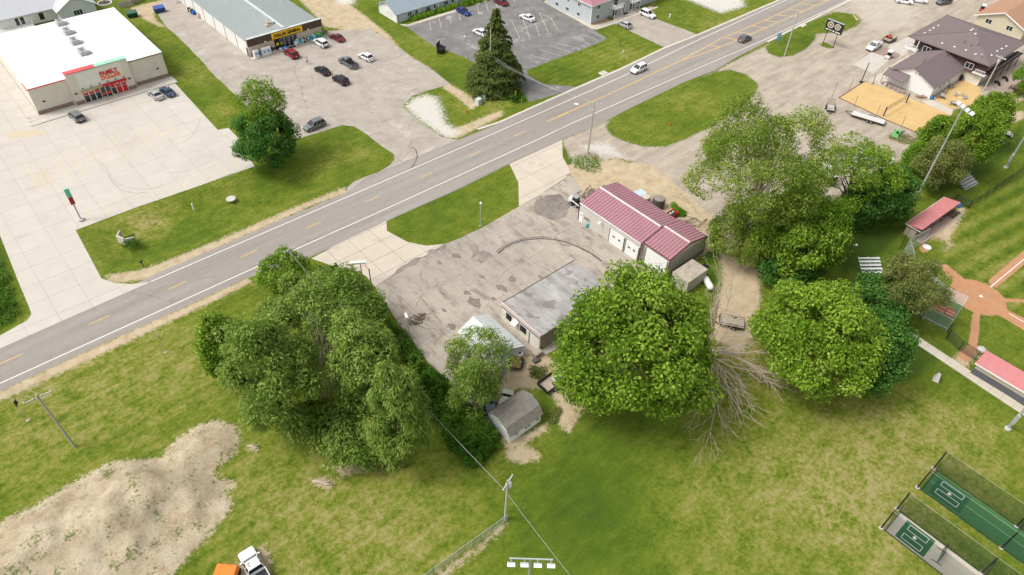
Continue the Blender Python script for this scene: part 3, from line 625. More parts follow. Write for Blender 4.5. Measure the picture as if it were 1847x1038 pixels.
def tree(name, label, bb, kind='maple', clear=1.5, seed=1, leaf=.5, asp=.6, puff=.22, cover=1.5, hang=0.0, group=None, bark=None, cat='tree', trunk=True, depthf=1.0, sparse=0.0, lean=(0,0), jit=.3, inner=.35, tr=None, lobes=18):
    puff *= .85
    r = np.random.default_rng(seed); rr = random.Random(seed)
    c, rx, ry, rz = crown_bbox(bb, clear); ry *= depthf
    base = Vector((c.x+lean[0], c.y+lean[1], 0))
    root = thing(name, label, cat, base, 0, group)
    C = np.array([c.x-base.x, c.y-base.y, c.z]); Rm = np.array([rx, ry, rz]); RR = (rx*ry*rz)**(1/3)
    # big boughs, each carrying many small leaf clumps; crevices stay open between boughs
    nl = max(7, int(lobes)); ld = fib(int(nl*1.25), r); ld = ld[ld[:,2] > -.62]; lr = .315*(16/nl)**.4*r.uniform(.65, 1.3, len(ld))
    lc = ld*(1-lr*.8)[:,None]*r.uniform(1-jit*.8, 1.06, (len(ld), 1)); lc = np.concatenate([lc, [[0,0,.05]]]); lr = np.append(lr, .42); lv = r.uniform(-.16, .16, len(lr))
    pc = []; pr = []; pv = []; d = []
    for j in range(len(lr)):
        q = fib(int(5.2*(lr[j]/puff)**2), r); o = lc[j]/(np.linalg.norm(lc[j])+1e-6)+np.array([0,0,.3]); q = q[(q@o) > -.35]
        q = q[r.random(len(q)) > sparse]; p = lc[j]+q*(lr[j]-puff*.35)*r.uniform(.55, 1.15, (len(q), 1))
        pc.append(p*Rm+C); pr.append(puff*RR*r.uniform(.55, 1.3, len(q))); pv.append(lv[j]+r.uniform(-.1, .1, len(q))); d.append(q*.7+o*.5)
    pc = np.concatenate(pc); pr = np.concatenate(pr); pv = np.concatenate(pv); d = np.concatenate(d); d /= np.linalg.norm(d, axis=1, keepdims=True)
    pos = []; nr = []; vv = []; td = []
    leaf *= .80; la = leaf*leaf*asp*.5
    for i in range(len(d)):
        m = int(4*math.pi*pr[i]**2*cover*.25/la)
        q = r.normal(size=(m, 3)); q /= np.linalg.norm(q, axis=1, keepdims=True)
        out = d[i]+np.array([0,0,.35]); q = q[(q@out) > -.45]
        s = pr[i]*(.6+.65*r.beta(2, 1.8, len(q)))
        pos.append(pc[i]+q*s[:,None]*np.array([1.1,1.1,.82])-np.array([0,0,1])*(hang*pr[i]*r.random(len(q))*1.3)[:,None])
        nr.append(q*.8+np.array([0,0,.55])+r.normal(0, .45, q.shape)); vv.append(np.clip(.47+pv[i]+r.normal(0, .26, len(q)), 0, 1)); td.append(q)
    pos = np.concatenate(pos); nr = np.concatenate(nr); vv = np.concatenate(vv); td = np.concatenate(td)
    ok = pos[:,2] > .1
    leaf_mesh('crown', pos[ok], nr[ok], leaf, asp, LM[kind], root, vv[ok], hang, seed, tdir=td[ok])
    if cover >= 1.45:  # hidden leaf-coloured cores, added to block light inside the crown
        mb = MB(); ico = [(0,0,1)]+[(math.cos(k*2*math.pi/6+o)*.87, math.sin(k*2*math.pi/6+o)*.87, z) for z, o in ((.5,0),(-.45,.5)) for k in range(6)]+[(0,0,-1)]
        fcs = [(0,1+k,1+(k+1)%6) for k in range(6)]+[q for k in range(6) for q in ((1+k,7+k,1+(k+1)%6),(1+(k+1)%6,7+k,7+(k+1)%6))]+[(13,7+(k+1)%6,7+k) for k in range(6)]
        for j in range(len(lr)):
            k = max(.04, lr[j]*.62); w = lc[j]*Rm+C
            if w[2]-k*Rm[2] > .05: mb.add([(w[0]+x*k*Rm[0], w[1]+y*k*Rm[1], w[2]+z*k*Rm[2]) for x, y, z in ico], fcs)
        mb.build('shade_core', LM[kind], root)
    if trunk:
        mb = MB(); H = c.z+rz*.25; tr = tr or max(.12, RR*.045)
        top = Vector((C[0], C[1], H)); pts = branch(mb, (0,0,-.2), top, tr*1.25, tr*.45, rr, 0, 5, 8)
        order = rr.sample(range(len(pc)), min(len(pc), 30 if RR > 3 else 10))
        for i in order[:26]:
            s = pts[rr.choice((2,3,4)) if len(pts) > 4 else 1]; branch(mb, s, pc[i], tr*.42, tr*.07, rr, .06, 4, 5)
        mb.build('trunk', bark or m_bark, root, smooth=True)
    return root
tree('maple_tree', 'huge round green maple hiding the end of the flat grey roof', (1000,476,1288,768), 'maple', 1.6, 3, .60, .62, .155, 1.75, jit=.3, lobes=26)
tree('shade_tree', 'broad light green tree left of the baseball backstop', (1362,492,1592,722), 'bright', .8, 5, .56, .62, .16, 1.7, jit=.3, lobes=22)
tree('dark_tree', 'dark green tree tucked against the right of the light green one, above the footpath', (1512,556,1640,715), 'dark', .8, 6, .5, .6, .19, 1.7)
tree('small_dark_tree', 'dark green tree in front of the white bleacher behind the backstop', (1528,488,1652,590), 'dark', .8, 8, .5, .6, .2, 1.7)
tree('brown_tree', 'thin olive brown tree leaning over the backstop', (1588,452,1706,585), 'olive', 1.5, 9, .4, .45, .17, 1.2, sparse=.1)
tree('cottonwood_tree', 'tall open cottonwood with pale forked trunk beside the gravel lane', (1240,182,1508,432), 'cotton', 5.0, 10, .5, .5, .15, 1.35, sparse=.34, bark=m_bark2, jit=.5, tr=.55, lobes=26)
_c = [o for o in bpy.data.objects if o.name.startswith('cottonwood_tree')][0]
_p = [G(1372,388,12), G(1378,365,14), G(1387,335,17), G(1400,292,20.5), G(1412,250,23)]; _p = [_c.location+Vector((0,0,4))]+_p
MB().tube([p-_c.location for p in _p], [.46,.4,.36,.3,.22,.09], 8).build('pale_limb', m_bark2, _c, smooth=True)
MB().tube([p-_c.location for p in (_p[2], G(1358,330,17.5), G(1342,290,20))], [.25,.18,.07], 7).build('pale_limb', m_bark2, _c, smooth=True)
tree('cottonwood_shoot', 'drooping green side tree below the cottonwood, nearest the purple roof', (1278,372,1410,478), 'cotton', .6, 11, .5, .5, .18, 1.3, jit=.35)
tree('thicket_tree', 'dense dark green tree at the foot of the cottonwood', (1362,335,1530,500), 'maple', .5, 12, .55, .6, .17, 1.8)
tree('low_thicket', 'low dark bush at the corner where the gravel lane bends', (1368,430,1478,518), 'dark', .1, 13, .45, .6, .2, 1.8, cat='bush')
tree('pale_tree', 'yellow green open tree over the parked white trucks', (1470,232,1618,395), 'bright', 2.5, 14, .5, .5, .15, 1.0, sparse=.34, jit=.5, lobes=22)
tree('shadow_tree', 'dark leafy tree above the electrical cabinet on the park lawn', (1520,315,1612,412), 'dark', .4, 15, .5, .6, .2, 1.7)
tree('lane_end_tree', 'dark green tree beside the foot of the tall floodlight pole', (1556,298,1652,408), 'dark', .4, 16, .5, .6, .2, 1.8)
tree('maple_by_court', 'bright green maple at the corner of the sand court', (1722,182,1802,318), 'maple', .8, 17, .5, .6, .17, 1.7)
tree('terrace_tree', 'green tree reaching up toward the bar terrace and its picnic tables', (1756,156,1822,262), 'maple', 1, 18, .5, .6, .19, 1.6)
tree('bleacher_tree', 'dark olive green tree directly left of the grey bleacher', (1656,248,1744,346), 'olive', .4, 19, .45, .55, .19, 1.8)
tree('court_edge_tree', 'leafy green tree along the sand court\'s lower corner', (1662,206,1738,285), 'maple', .5, 20, .5, .6, .2, 1.7)
tree('sapling_bush', 'yellowish bush between the gravel lot and the olive tree', (1632,252,1680,312), 'hedge', .1, 21, .42, .5, .24, 1.5, cat='bush')
tree('terrace_bush', 'small green tree cut off by the right edge beside the terrace', (1832,112,1875,170), 'hedge', .5, 22, .45, .55, .24, 1.4, cat='bush')
# tall tree on the kerb between the two store lots
tree('kerb_tree', 'bushy dark green lower crown standing between the two store lots', (420,196,532,306), 'dark', .4, 23, .45, .6, .2, 1.7)
tree('poplar_tree', 'tall young tree with ragged upright top between the store lots', (430,136,522,262), 'maple', 3.2, 24, .45, .5, .17, 1.0, sparse=.15, jit=.4, inner=.5)
# grove on the left
GR = 'trees of the roadside grove'
tree('grove_shrub_tree', 'dark slim tree standing apart at the left edge of the grove', (356,556,432,694), 'maple', .2, 30, .45, .6, .2, 1.7, group=GR)
tree('grove_road_tree', 'leafy green tree of the grove nearest the road', (465,448,562,532), 'maple', .5, 31, .5, .6, .2, 1.4, group=GR)
tree('grove_top_tree', 'broad green willow across the top of the grove', (462,478,690,665), 'willow', 1.0, 32, .62, .36, .16, 1.65, .25, group=GR, jit=.32)
tree('grove_left_tree', 'big rounded willow bulging toward the lawn on the grove\'s left', (404,560,580,800), 'willow', .6, 33, .62, .36, .16, 1.7, .25, group=GR, jit=.32)
tree('grove_centre_tree', 'grey green willow crown at the grove\'s right, above the weeds', (585,560,722,758), 'willow', 1.0, 34, .62, .36, .17, 1.5, .3, group=GR)
tree('grove_right_tree', 'trailing pale willow hanging at the grove\'s lower right', (664,640,770,858), 'willow', .2, 35, .75, .22, .17, 1.5, .8, group=GR)
tree('grove_front_tree', 'shadowed willow at the very bottom of the grove', (560,705,725,850), 'willow', .1, 36, .6, .34, .2, 1.5, .45, group=GR)
tree('grove_young_tree', 'small bright green tree in the middle of the grove\'s lower edge', (528,712,606,790), 'bright', .4, 37, .45, .6, .22, 1.5, group=GR)
tree('garage_willow', 'weeping willow spreading over the white garage roof', (803,588,930,700), 'willow', 2.2, 38, .62, .26, .18, 1.15, .45, lean=(0,-2.5))
tree('willow_trail', 'hanging willow limb in front of the parked cars below the garage', (812,640,898,762), 'willow', .5, 39, .62, .24, .2, 1.15, .7, lean=(0,-1))
# spruce
def spruce(px, base_px, H, rb, seed=4):
    r = np.random.default_rng(seed); rr = random.Random(seed); b = G(*base_px); root = thing('spruce_tree', 'tall dark spruce between the discount store lot and the flats', 'tree', b)
    mb = MB(); mb.tube([(0,0,-.2),(.1,0,H*.5),(0,.05,H*.98)], [.34,.2,.03], 8); pos = []; nr = []; td = []; vv = []
    z = .5
    while z < H*.99:
        f = z/H; rad = rb*(1-f)**.85+.2; nb = int(6+8*(1-f))
        for k in range(nb):
            a = 2*math.pi*(k+r.random())/nb; dr = np.array([math.cos(a), math.sin(a), 0]); L_ = rad*r.uniform(.55, 1.2)
            m = max(18, int(L_*66)); s = np.sqrt(r.random(m))*L_; side = r.normal(0, .10+.13*s/ max(L_,.1), m)*L_*.6
            zz = z+s*.16-(s/L_)**2*L_*.42+r.normal(0, .12, m)
            perp = np.array([-dr[1], dr[0], 0]); p = dr*s[:,None]+perp*side[:,None]; p[:,2] = zz; pos.append(p)
            nr.append(np.tile([0,0,1.0], (m, 1))+dr*.55+r.normal(0, .4, (m, 3))); td.append(dr+perp*np.sign(side)[:,None]*.7+np.array([0,0,-.35])); vv.append(np.clip(r.normal(.5, .2, m)+(s/L_-.5)*.2, 0, 1))
            if k % 3 == 0: mb.tube([(0,0,z),(dr[0]*L_*.8, dr[1]*L_*.8, z-L_*.1)], [.05,.015], 4)
        z += .55+.1*f
    mb.build('trunk', m_bark, root, smooth=True); leaf_mesh('crown', np.concatenate(pos), np.concatenate(nr), .62, .36, LM['spruce'], root, np.concatenate(vv), .1, seed, tdir=np.concatenate(td))
b_ = G(893,166); spruce(None, (893,157), 18.6, 6.9)
# weeds, shrubs and rough growth that nobody could count
def growth(name, label, polys, n, hgt, kind, leaf=.42, asp=.4, seed=0, cat='weeds', px=True):
    r = np.random.default_rng(seed); pos = []; polys = [PX(q) if px else q for q in polys]
    for q in polys:
        q = np.array(q); lo, hi = q.min(0), q.max(0); k = r.uniform(lo, hi, (n*8, 2)); sd_ = sdf(k, q)+(vnoise(k, .8, seed+9)-.5)*1.6; k = k[r.random(len(k)) < np.clip(sd_/1.6, 0, 1)][:n]; pos.append(k)
    k = np.concatenate(pos); h = hgt*(.25+1.0*vnoise(k, .45, seed+1)*vnoise(k, 1.3, seed+2)*2)
    p = np.column_stack([k, h*r.random(len(k))**.5]); nr = r.normal(0, .6, p.shape)+np.array([0,0,.8]); v = np.clip(vnoise(k, .3, seed+5)*.6+r.normal(.2, .18, len(k)), 0, 1)
    o = leaf_mesh(name, p, nr, leaf, asp, LM[kind], None, v, 0, seed); return tag(o, label, cat, kind='stuff')
growth('weeds', 'dense dark green weeds along the left edge of the old forecourt', [[(560,490),(640,492),(668,522),(706,575),(765,655),(832,722),(884,762),(905,800),(880,838),(845,850),(800,800),(750,700),(700,600),(640,520)]], 34000, 1.9, 'weed', .42, .5, 3)
growth('undergrowth', 'dark undergrowth below the trees beside the gravel lane', [[(1370,440),(1470,440),(1530,400),(1640,380),(1640,400),(1540,430),(1470,515),(1380,515)]], 9000, 1.0, 'weed', .45, .5, 5)
growth('ditch_weeds', 'tall green weeds at the left edge beside the concrete drive', [[(0,470),(18,500),(40,555),(25,585),(-40,620),(-60,500)]], 5000, .9, 'weed', .4, .4, 7)
growth('spruce_weeds', 'rough green weeds at the foot of the spruce by the yellow marker', [[(880,168),(920,150),(945,166),(952,183),(930,190),(900,180)]], 3500, .9, 'weed', .4, .4, 9)
growth('shop_grass', 'rank green grass around the end of the purple roofed shop', [[(1262,470),(1290,440),(1300,480),(1298,515),(1278,525),(1262,500)],[(1200,364),(1225,368),(1245,395),(1220,392)]], 1500, .35, 'hedge', .35, .35, 11)
growth('shed_weeds', 'tall weeds around the gambrel shed and the yard edge', [[(985,740),(1010,735),(1012,765),(990,770)],[(950,665),(985,660),(980,690),(955,690)],[(880,760),(905,795),(890,800),(870,770)]], 700, .4, 'olive', .35, .35, 12)
growth('pole_grass', 'patchy green grass round the foot of the utility pole by the shop', [[(1022,290),(1045,275),(1075,275),(1092,295),(1090,316),(1060,318),(1030,305)]], 900, .3, 'hedge', .35, .4, 13)
growth('culvert_weeds', 'green weeds in the ditch beside the concrete headwall', [[(222,428),(245,425),(252,440),(235,452),(222,450)]], 700, .5, 'weed', .35, .4, 14)
growth('cage_weeds', 'thin weeds along the rails of the sand court', [[(1585,245),(1620,240),(1690,262),(1680,270),(1620,262)]], 1500, .4, 'olive', .35, .3, 15)
# dead limbs fanned over the lawn
def brush(name, label, start, ends, seed, r0=.16, n=4):
    rr = random.Random(seed); b = G(*start); root = thing(name, label, 'dead branch', b); mb = MB()
    def grow(p, q, r, lev):
        pts = branch(mb, p, q, r, r*.35, rr, .1, 4, 5 if lev < 2 else 3)
        if lev < n:
            for k in ((1, 2, 3, 3, 4) if lev < 3 else (2, 3, 4)):
                o = pts[k]; d = (Vector(q)-Vector(p)); L_ = d.length*rr.uniform(.35, .6); v = Vector((d.x, d.y, d.z))
                v.rotate(Matrix.Rotation(rr.uniform(-.8, .8), 3, 'Z')); v = v.normalized()*L_; e = o+v; e.z = max(.05, e.z+rr.uniform(-.8, .5)); grow(o, e, max(.03, r*.5), lev+1)
    for e in ends:
        q = G(e[0], e[1], e[2]) - b; grow(Vector((rr.uniform(-.3,.3), rr.uniform(-.3,.3), .5)), Vector((q.x, q.y, e[2])), r0, 1)
    mb.build('limb', m_dead, root); return root
brush('dead_branches', 'pale leafless branches fanned out on the lawn right of the maple', (1262,640), ((1340,600,2.2),(1362,660,1.2),(1372,690,.6),(1330,720,.8),(1290,740,.6),(1345,640,3),(1318,690,2.2),(1300,640,4)), 4, .15)
brush('dead_snag', 'bare grey branches rising beside the flat utility trailer', (1272,640), ((1282,560,6),(1300,530,7),(1288,580,7),(1310,560,6)), 5, .13)
brush('grove_snag', 'grey dead limbs showing in the hollow middle of the grove', (590,740), ((565,660,6),(580,640,8),(560,690,4),(600,650,7),(618,640,8),(575,700,3)), 6, .14)
def log(label, px, L_, a, r=.2, m=None):
    q = G(*px); root = thing('log', label, 'log', q, a); mb = MB(); mb.tube([(-L_/2,0,r),(-L_*.1,.12,r),(L_*.2,-.06,r*.9),(L_/2,.1,r*.8)], [r*.8,r,r*.9,r*.5], 8); mb.build('stem', m or m_dead, root, smooth=True)
    MB().tube([(L_*.1,0,r),(L_*.3,.5,r*1.6)], [r*.5,r*.2], 6).build('stub', m or m_dead, root)
log('pale weathered log lying on the grass below the grove', (582,873), 2.6, -.9, .22); log('short pale log beside the round end of the dirt patch', (457,808), 1.7, -.9, .16)
# ================================================================ buildings
m_glass = glassy('window_glass'); m_dark = M('black_paint', (.02,.02,.022), .5); m_wht = M('white_paint', (.78,.78,.76), .6, .05, stain=.12, sscale=.6)
m_alu = M('grey_metal', (.48,.49,.49), .45, .08, metal=.3); m_galv = M('galvanised', (.52,.53,.53), .5, .12, 2, metal=.4)
m_red = M('red_paint', (.55,.02,.025), .5, .08); m_blk = M('rubber', (.02,.02,.02), .8)
def win(parent, face, c, a, z, w, h, fm=None, gm=None, cols=2, rows=1, fr=.09, name='window'):
    """window on a wall plane: frame bars proud of the wall, glass pane set back as a sub-part"""
    sx = {'-x': (-1,0), '+x': (1,0), '-y': (0,-1), '+y': (0,1)}[face]
    def P(u, d):  # u along wall, d outwards
        return (c+sx[0]*d, u) if sx[0] else (u, c+sx[1]*d)
    def bb(mb, u0, u1, d0, d1, z0, z1):
        p, q = P(u0, d0), P(u1, d1); mb.box(min(p[0],q[0]), max(p[0],q[0]), min(p[1],q[1]), max(p[1],q[1]), z0, z1)
    mb = MB(); u0, u1, z0, z1 = a-w/2, a+w/2, z-h/2, z+h/2
    bb(mb, u0, u1, -.05, .07, z0, z0+fr); bb(mb, u0, u1, -.05, .07, z1-fr, z1); bb(mb, u0, u0+fr, -.05, .068, z0+fr, z1-fr); bb(mb, u1-fr, u1, -.05, .068, z0+fr, z1-fr)
    for k in range(1, cols): u = u0+w*k/cols; bb(mb, u-fr*.4, u+fr*.4, -.05, .062, z0+fr, z1-fr)
    for k in range(1, rows): q = z0+h*k/rows; bb(mb, u0+fr, u1-fr, -.05, .06, q-fr*.35, q+fr*.35)
    o = mb.build(name, fm or m_wht, parent); g = MB(); bb(g, u0+fr*.5, u1-fr*.5, -.04, .02, z0+fr*.5, z1-fr*.5); g.build('pane', gm or m_glass, o); return o
def gable(parent, x0, x1, y0, y1, ze, zr_, axis, m, ov=.3, th=.14, name='roof', ridge=None):
    """two separate roof slopes with thickness, ridge along x or y"""
    out = []
    if axis == 'y':
        xm = ridge if ridge is not None else (x0+x1)/2
        for xa, s in ((x0, -1), (x1, 1)):
            k = (zr_-ze)/abs(xm-xa); xe = xa+s*ov; zE = ze-k*ov; mb = MB()
            pts = [(xm, y0-ov), (xm, y1+ov), (xe, y1+ov), (xe, y0-ov)]; zz = [zr_, zr_, zE, zE]
            mb.add([(p[0],p[1],z) for p, z in zip(pts, zz)]+[(p[0],p[1],z+th) for p, z in zip(pts, zz)], [(0,1,2,3),(7,6,5,4),(0,4,5,1),(1,5,6,2),(2,6,7,3),(3,7,4,0)]); out.append(mb.build(name, m, parent, fix=True))
    else:
        ym = ridge if ridge is not None else (y0+y1)/2
        for ya, s in ((y0, -1), (y1, 1)):
            k = (zr_-ze)/abs(ym-ya); ye = ya+s*ov; zE = ze-k*ov; mb = MB()
            pts = [(x0-ov, ym), (x1+ov, ym), (x1+ov, ye), (x0-ov, ye)]; zz = [zr_, zr_, zE, zE]
            mb.add([(p[0],p[1],z) for p, z in zip(pts, zz)]+[(p[0],p[1],z+th) for p, z in zip(pts, zz)], [(0,1,2,3),(7,6,5,4),(0,4,5,1),(1,5,6,2),(2,6,7,3),(3,7,4,0)]); out.append(mb.build(name, m, parent, fix=True))
    return out
def gwall(parent, x0, x1, y0, y1, ze, zr_, axis, m, ridge=None, name='wall'):
    mb = MB()
    if axis == 'y':
        xm = ridge if ridge is not None else (x0+x1)/2; pr = [(x0,0),(x1,0),(x1,ze),(xm,zr_),(x0,ze)]
        vs = [(a,y0,z) for a, z in pr]+[(a,y1,z) for a, z in pr]
    else:
        ym = ridge if ridge is not None else (y0+y1)/2; pr = [(y0,0),(y1,0),(y1,ze),(ym,zr_),(y0,ze)]
        vs = [(x0,a,z) for a, z in pr]+[(x1,a,z) for a, z in pr]
    mb.add(vs, [(0,1,2,3,4),(9,8,7,6,5)]+[(i,i+5,(i+1)%5+5,(i+1)%5) for i in range(5)]); return mb.build(name, m, parent, fix=True)
def text(parent, name, s, size, loc, rot, m, ext=.05, off=.0, sx=1.0, align='CENTER'):
    cu = bpy.data.curves.new(name, 'FONT'); cu.body = s; cu.size = size; cu.extrude = ext; cu.offset = off; cu.align_x = align; cu.align_y = 'CENTER'; cu.resolution_u = 3
    tmp = bpy.data.objects.new(name, cu); COL.objects.link(tmp); dg = bpy.context.evaluated_depsgraph_get(); me = bpy.data.meshes.new_from_object(tmp.evaluated_get(dg))
    bpy.data.objects.remove(tmp); me.materials.clear(); me.materials.append(m); o = link(name, me, parent); o.location = loc; o.rotation_euler = rot; o.scale = (sx, 1, 1); return o
def ribs(parent, a0, a1, b0, b1, step, w, h, m, name='roof_ribs'):
    """raised seams on a sloping plane: run from edge a (a0->a1) to edge b (b0->b1)"""
    a0, a1, b0, b1 = map(Vector, (a0, a1, b0, b1)); n = max(1, int((a1-a0).length/step)); mb = MB()
    nr = (a1-a0).cross(b0-a0).normalized(); nr = nr if nr.z > 0 else -nr
    for k in range(n+1): mb.bar(a0.lerp(a1, k/n)+nr*h*.4, b0.lerp(b1, k/n)+nr*h*.4, w, h)
    o = mb.build(name, m, parent); o['kind'] = 'stuff'; return o
def brickm(name, a, b, mortar, sc=3.0):
    t = NT(name); bt = t.n('TexBrick'); mp = t.n('Mapping'); tc = t.n('TexCoord'); t.L(tc.outputs['Object'], mp.inputs[0]); mp.inputs['Rotation'].default_value = (R_(90), 0, 0)
    t.L(mp.outputs[0], bt.inputs['Vector']); bt.inputs['Color1'].default_value = (*a,1); bt.inputs['Color2'].default_value = (*b,1); bt.inputs['Mortar'].default_value = (*mortar,1); bt.inputs['Scale'].default_value = sc
    return t.fin(bt.outputs['Color'], .9, .1)
# ---- cream store
m_cream = M('cream_stucco', (.66,.62,.52), .9, .05, stain=.08); m_panel = M('pale_panel', (.72,.72,.63), .9, .04); m_brick = brickm('brown_brick', (.28,.19,.15), (.21,.14,.11), (.34,.29,.25))
m_wroof = M('white_roof', (.80,.80,.80), .55, .03, .4); m_mint = M('mint_trim', (.33,.62,.47), .5); m_pink = M('red_trim', (.62,.10,.10), .5); m_orange = M('orange_letters', (.80,.15,.02), .5)
fd = thing('family_store', 'cream box store with white roof and red FAMILY DOLLAR letters', 'store', (13.2,163.5,0)); WF, DF, HF = 27.5, 30.2, 5.9
bx('wall', m_cream, fd, 0, WF, 0, DF, 0, HF-.1)
rf = bx('roof', m_wroof, fd, -.15, WF+.15, -.12, DF+.15, HF-.1, HF+.06)
ribs(fd, (.3,DF,HF+.06), (WF-.3,DF,HF+.06), (.3,.2,HF+.06), (WF-.3,.2,HF+.06), 1.1, .05, .05, m_wroof)
bx('brick_base', m_brick, fd, 0, 6.9, -.08, .0, 0, .95); bx('brick_base', m_brick, fd, 20.4, WF, -.08, .0, 0, .95)
bx('trim', m_pink, fd, -.16, 7.4, -.16, -.03, HF-.12, HF+.1); bx('trim', M('bronze_trim', (.22,.17,.13), .5), fd, 19.9, WF+.16, -.16, -.03, HF-.12, HF+.1)
bx('trim', m_mint, fd, WF+.03, WF+.18, 0, 4.2, HF-.1, HF+.11); bx('trim', m_pink, fd, -.18, -.03, 0, 3.4, HF-.1, HF+.11)
po = bx('portal', m_cream, fd, 7.4, 19.9, -.75, .55, 0, 7.05)
bx('trim', m_pink, fd, 7.3, 13.4, -.86, .62, 7.05, 7.22); bx('trim', m_mint, fd, 13.41, 20.0, -.86, .62, 7.05, 7.22)
bx('portal_brick', m_brick, fd, 7.34, 9.1, -.83, -.74, 0, .95); bx('portal_brick', m_brick, fd, 18.3, 19.96, -.83, -.74, 0, .95)
bx('sign_panel', m_panel, fd, 9.1, 18.3, -.80, -.72, 3.05, 6.75)
text(fd, 'letters', 'FAMILY', 1.22, (15.55,-.84,5.33), (R_(90),0,0), M('red_letters', (.62,.035,.02), .5), .06, .05, .92)
text(fd, 'letters', 'DOLLAR', 1.22, (15.72,-.84,4.36), (R_(90),0,0), m_orange, .06, .05, .86)
bx('awning', M('tan_awning', (.44,.36,.2), .7), fd, 9.0, 13.4, -1.25, -.76, 2.7, 2.98); bx('awning', m_red, fd, 13.41, 18.4, -1.3, -.76, 2.7, 3.02)
m_post = M('store_poster', (.62,.06,.05), .5, .3, 2.5)
xs = [9.15, 10.35, 11.55, 12.7, 13.75, 14.8, 15.9, 17.1, 18.25]
for i in range(8):
    x0, x1 = xs[i], xs[i+1]; o = MB().box(x0+.03,x1-.03,-.79,-.74,.04,2.66).build('storefront_window' if i not in (3,4) else 'door', m_alu if i in (3,4) else m_wht, fd)
    top = 2.58 if i in (3,4) else 1.7
    MB().box(x0+.1,x1-.1,-.815,-.80,.2,top).build('pane', m_glass if i < 6 else m_red, o)
    if i not in (3,4): MB().box(x0+.1,x1-.1,-.815,-.80,1.78,2.18).build('poster', m_red, o); MB().box(x0+.1,x1-.1,-.815,-.80,2.2,2.58).build('poster', m_post if i in (0,1,6,7) else M('brown_poster', (.24,.14,.07), .6), o)
    else: MB().box(x0+.2,x1-.2,-.83,-.818,.7,1.3).build('poster', m_post, o)
    if i in (0,1,6,7): MB().box(x0+.35,x1-.35,-.835,-.82,2.28,2.5).build('poster', m_wht, o)
for k in range(6): bx('lamp', m_dark, fd, 9.5+k*1.7, 9.72+k*1.7, -1.0, -.80, 3.3, 3.5)
for x in (1.9, 8.0, 19.1, 25.6): bx('wall_lamp', m_dark, fd, x-.22, x+.22, -.95 if 7 < x < 20 else -.2, -.75 if 7 < x < 20 else 0, 2.55, 2.8)
for k, (x, y) in enumerate(((27.94,191.3),(27.78,185.4),(27.44,179.3),(27.22,172.9))):
    a = thing('rooftop_air_unit', 'grey air conditioning unit on the white store roof, '+('farthest from the entrance','third from the entrance','second from the entrance','nearest the entrance')[k], 'air conditioner', (x,y,HF+.06), 0, 'air units on the white roof')
    bx('casing', M('unit_casing', (.42,.42,.40), .6, .1), a, -.75, .75, -1.15, 1.15, .1, 1.0, .03); bx('base', m_alu, a, -.95, .95, -1.3, 1.3, 0, .1)
    for yy in (.5, -.35): MB().lathe((-.1,yy,1.0), [(.42,0),(.42,.06),(.3,.07)], 14).build('fan', M('fan_grille', (.2,.2,.2), .6), a)
    bx('hood', m_dark, a, -.7, -.15, 1.15, 1.45, .5, .95); bx('hood', m_dark, a, .15, .7, 1.15, 1.45, .5, .95); bx('duct', m_alu, a, .75, 1.5, -.9, -.2, .1, .55)
# ---- discount store
m_dgroof = M('grey_green_roof', (.36,.40,.39), .5, .05, .5, metal=.15); m_brown = M('brown_fascia', (.085,.06,.042), .7, .1); m_tan = M('tan_wall', (.62,.53,.41), .9, .07, stain=.15); m_siding = M('white_siding', (.74,.73,.70), .7, .05, stain=.15, sscale=.5)
dg = thing('discount_store', 'long metal store with brown fascia and yellow DOLLAR GENERAL sign', 'store', (59.4,161.2,0)); WD, DD = 19.4, 44.0
gwall(dg, 0, WD, 0, DD, 3.8, 4.7, 'y', m_siding); gable(dg, 0, WD, .1, DD, 3.8, 4.7, 'y', m_dgroof, .12, .1)
ribs(dg, (-.1,.2,3.9), (-.1,DD,3.9), (WD/2,.2,4.8), (WD/2,DD,4.8), .62, .05, .045, m_dgroof); ribs(dg, (WD+.1,.2,3.9), (WD+.1,DD,3.9), (WD/2,.2,4.8), (WD/2,DD,4.8), .62, .05, .045, m_dgroof)
bx('ridge_cap', M('pale_flashing', (.56,.58,.56), .5), dg, WD/2-.35, WD/2+.35, .1, DD, 4.82, 4.9)
bx('front_flashing', M('pale_flashing', (.56,.58,.56), .5), dg, 0, WD, .25, .75, 4.3, 4.42)
for k in range(7): bx('batten', m_dark, dg, -.05, 0, k*6.3+.1, k*6.3+.22, 0, 3.75)
bx('front_wall', m_tan, dg, .05, WD-.05, -.06, 0, 0, 3.0); bx('brick_base', M('grey_brick', (.33,.29,.25), .9, .15, 3), dg, .1, WD-.1, -.13, -.06, 0, 1.05)
fa = bx('fascia', m_brown, dg, -.1, WD+.15, -.5, .22, 2.85, 4.6); bx('edge', M('pale_flashing', (.56,.58,.56), .5), dg, -.12, WD+.17, -.52, .24, 4.6, 4.68)
sg = bx('sign', M('yellow_sign', (.92,.56,.015), .5, .04), dg, 6.0, 14.1, -.66, -.5, 3.05, 4.42); text(sg, 'letters', 'DOLLAR GENERAL', 1.08, (10.05,-.69,3.73), (R_(90),0,0), m_dark, .03, .045, .78)
bx('entrance', m_dark, dg, 6.6, 12.6, -.16, -.08, .1, 2.75)
for k, x in enumerate((6.75, 8.0, 9.2, 10.4, 11.5)):
    d_ = bx('door' if k in (1,2) else 'storefront_window', m_alu if k != 0 else m_dark, dg, x, x+1.05, -.2, -.16, .12, 2.6); MB().box(x+.08,x+.97,-.215,-.2,.2,2.5).build('pane', m_glass, d_)
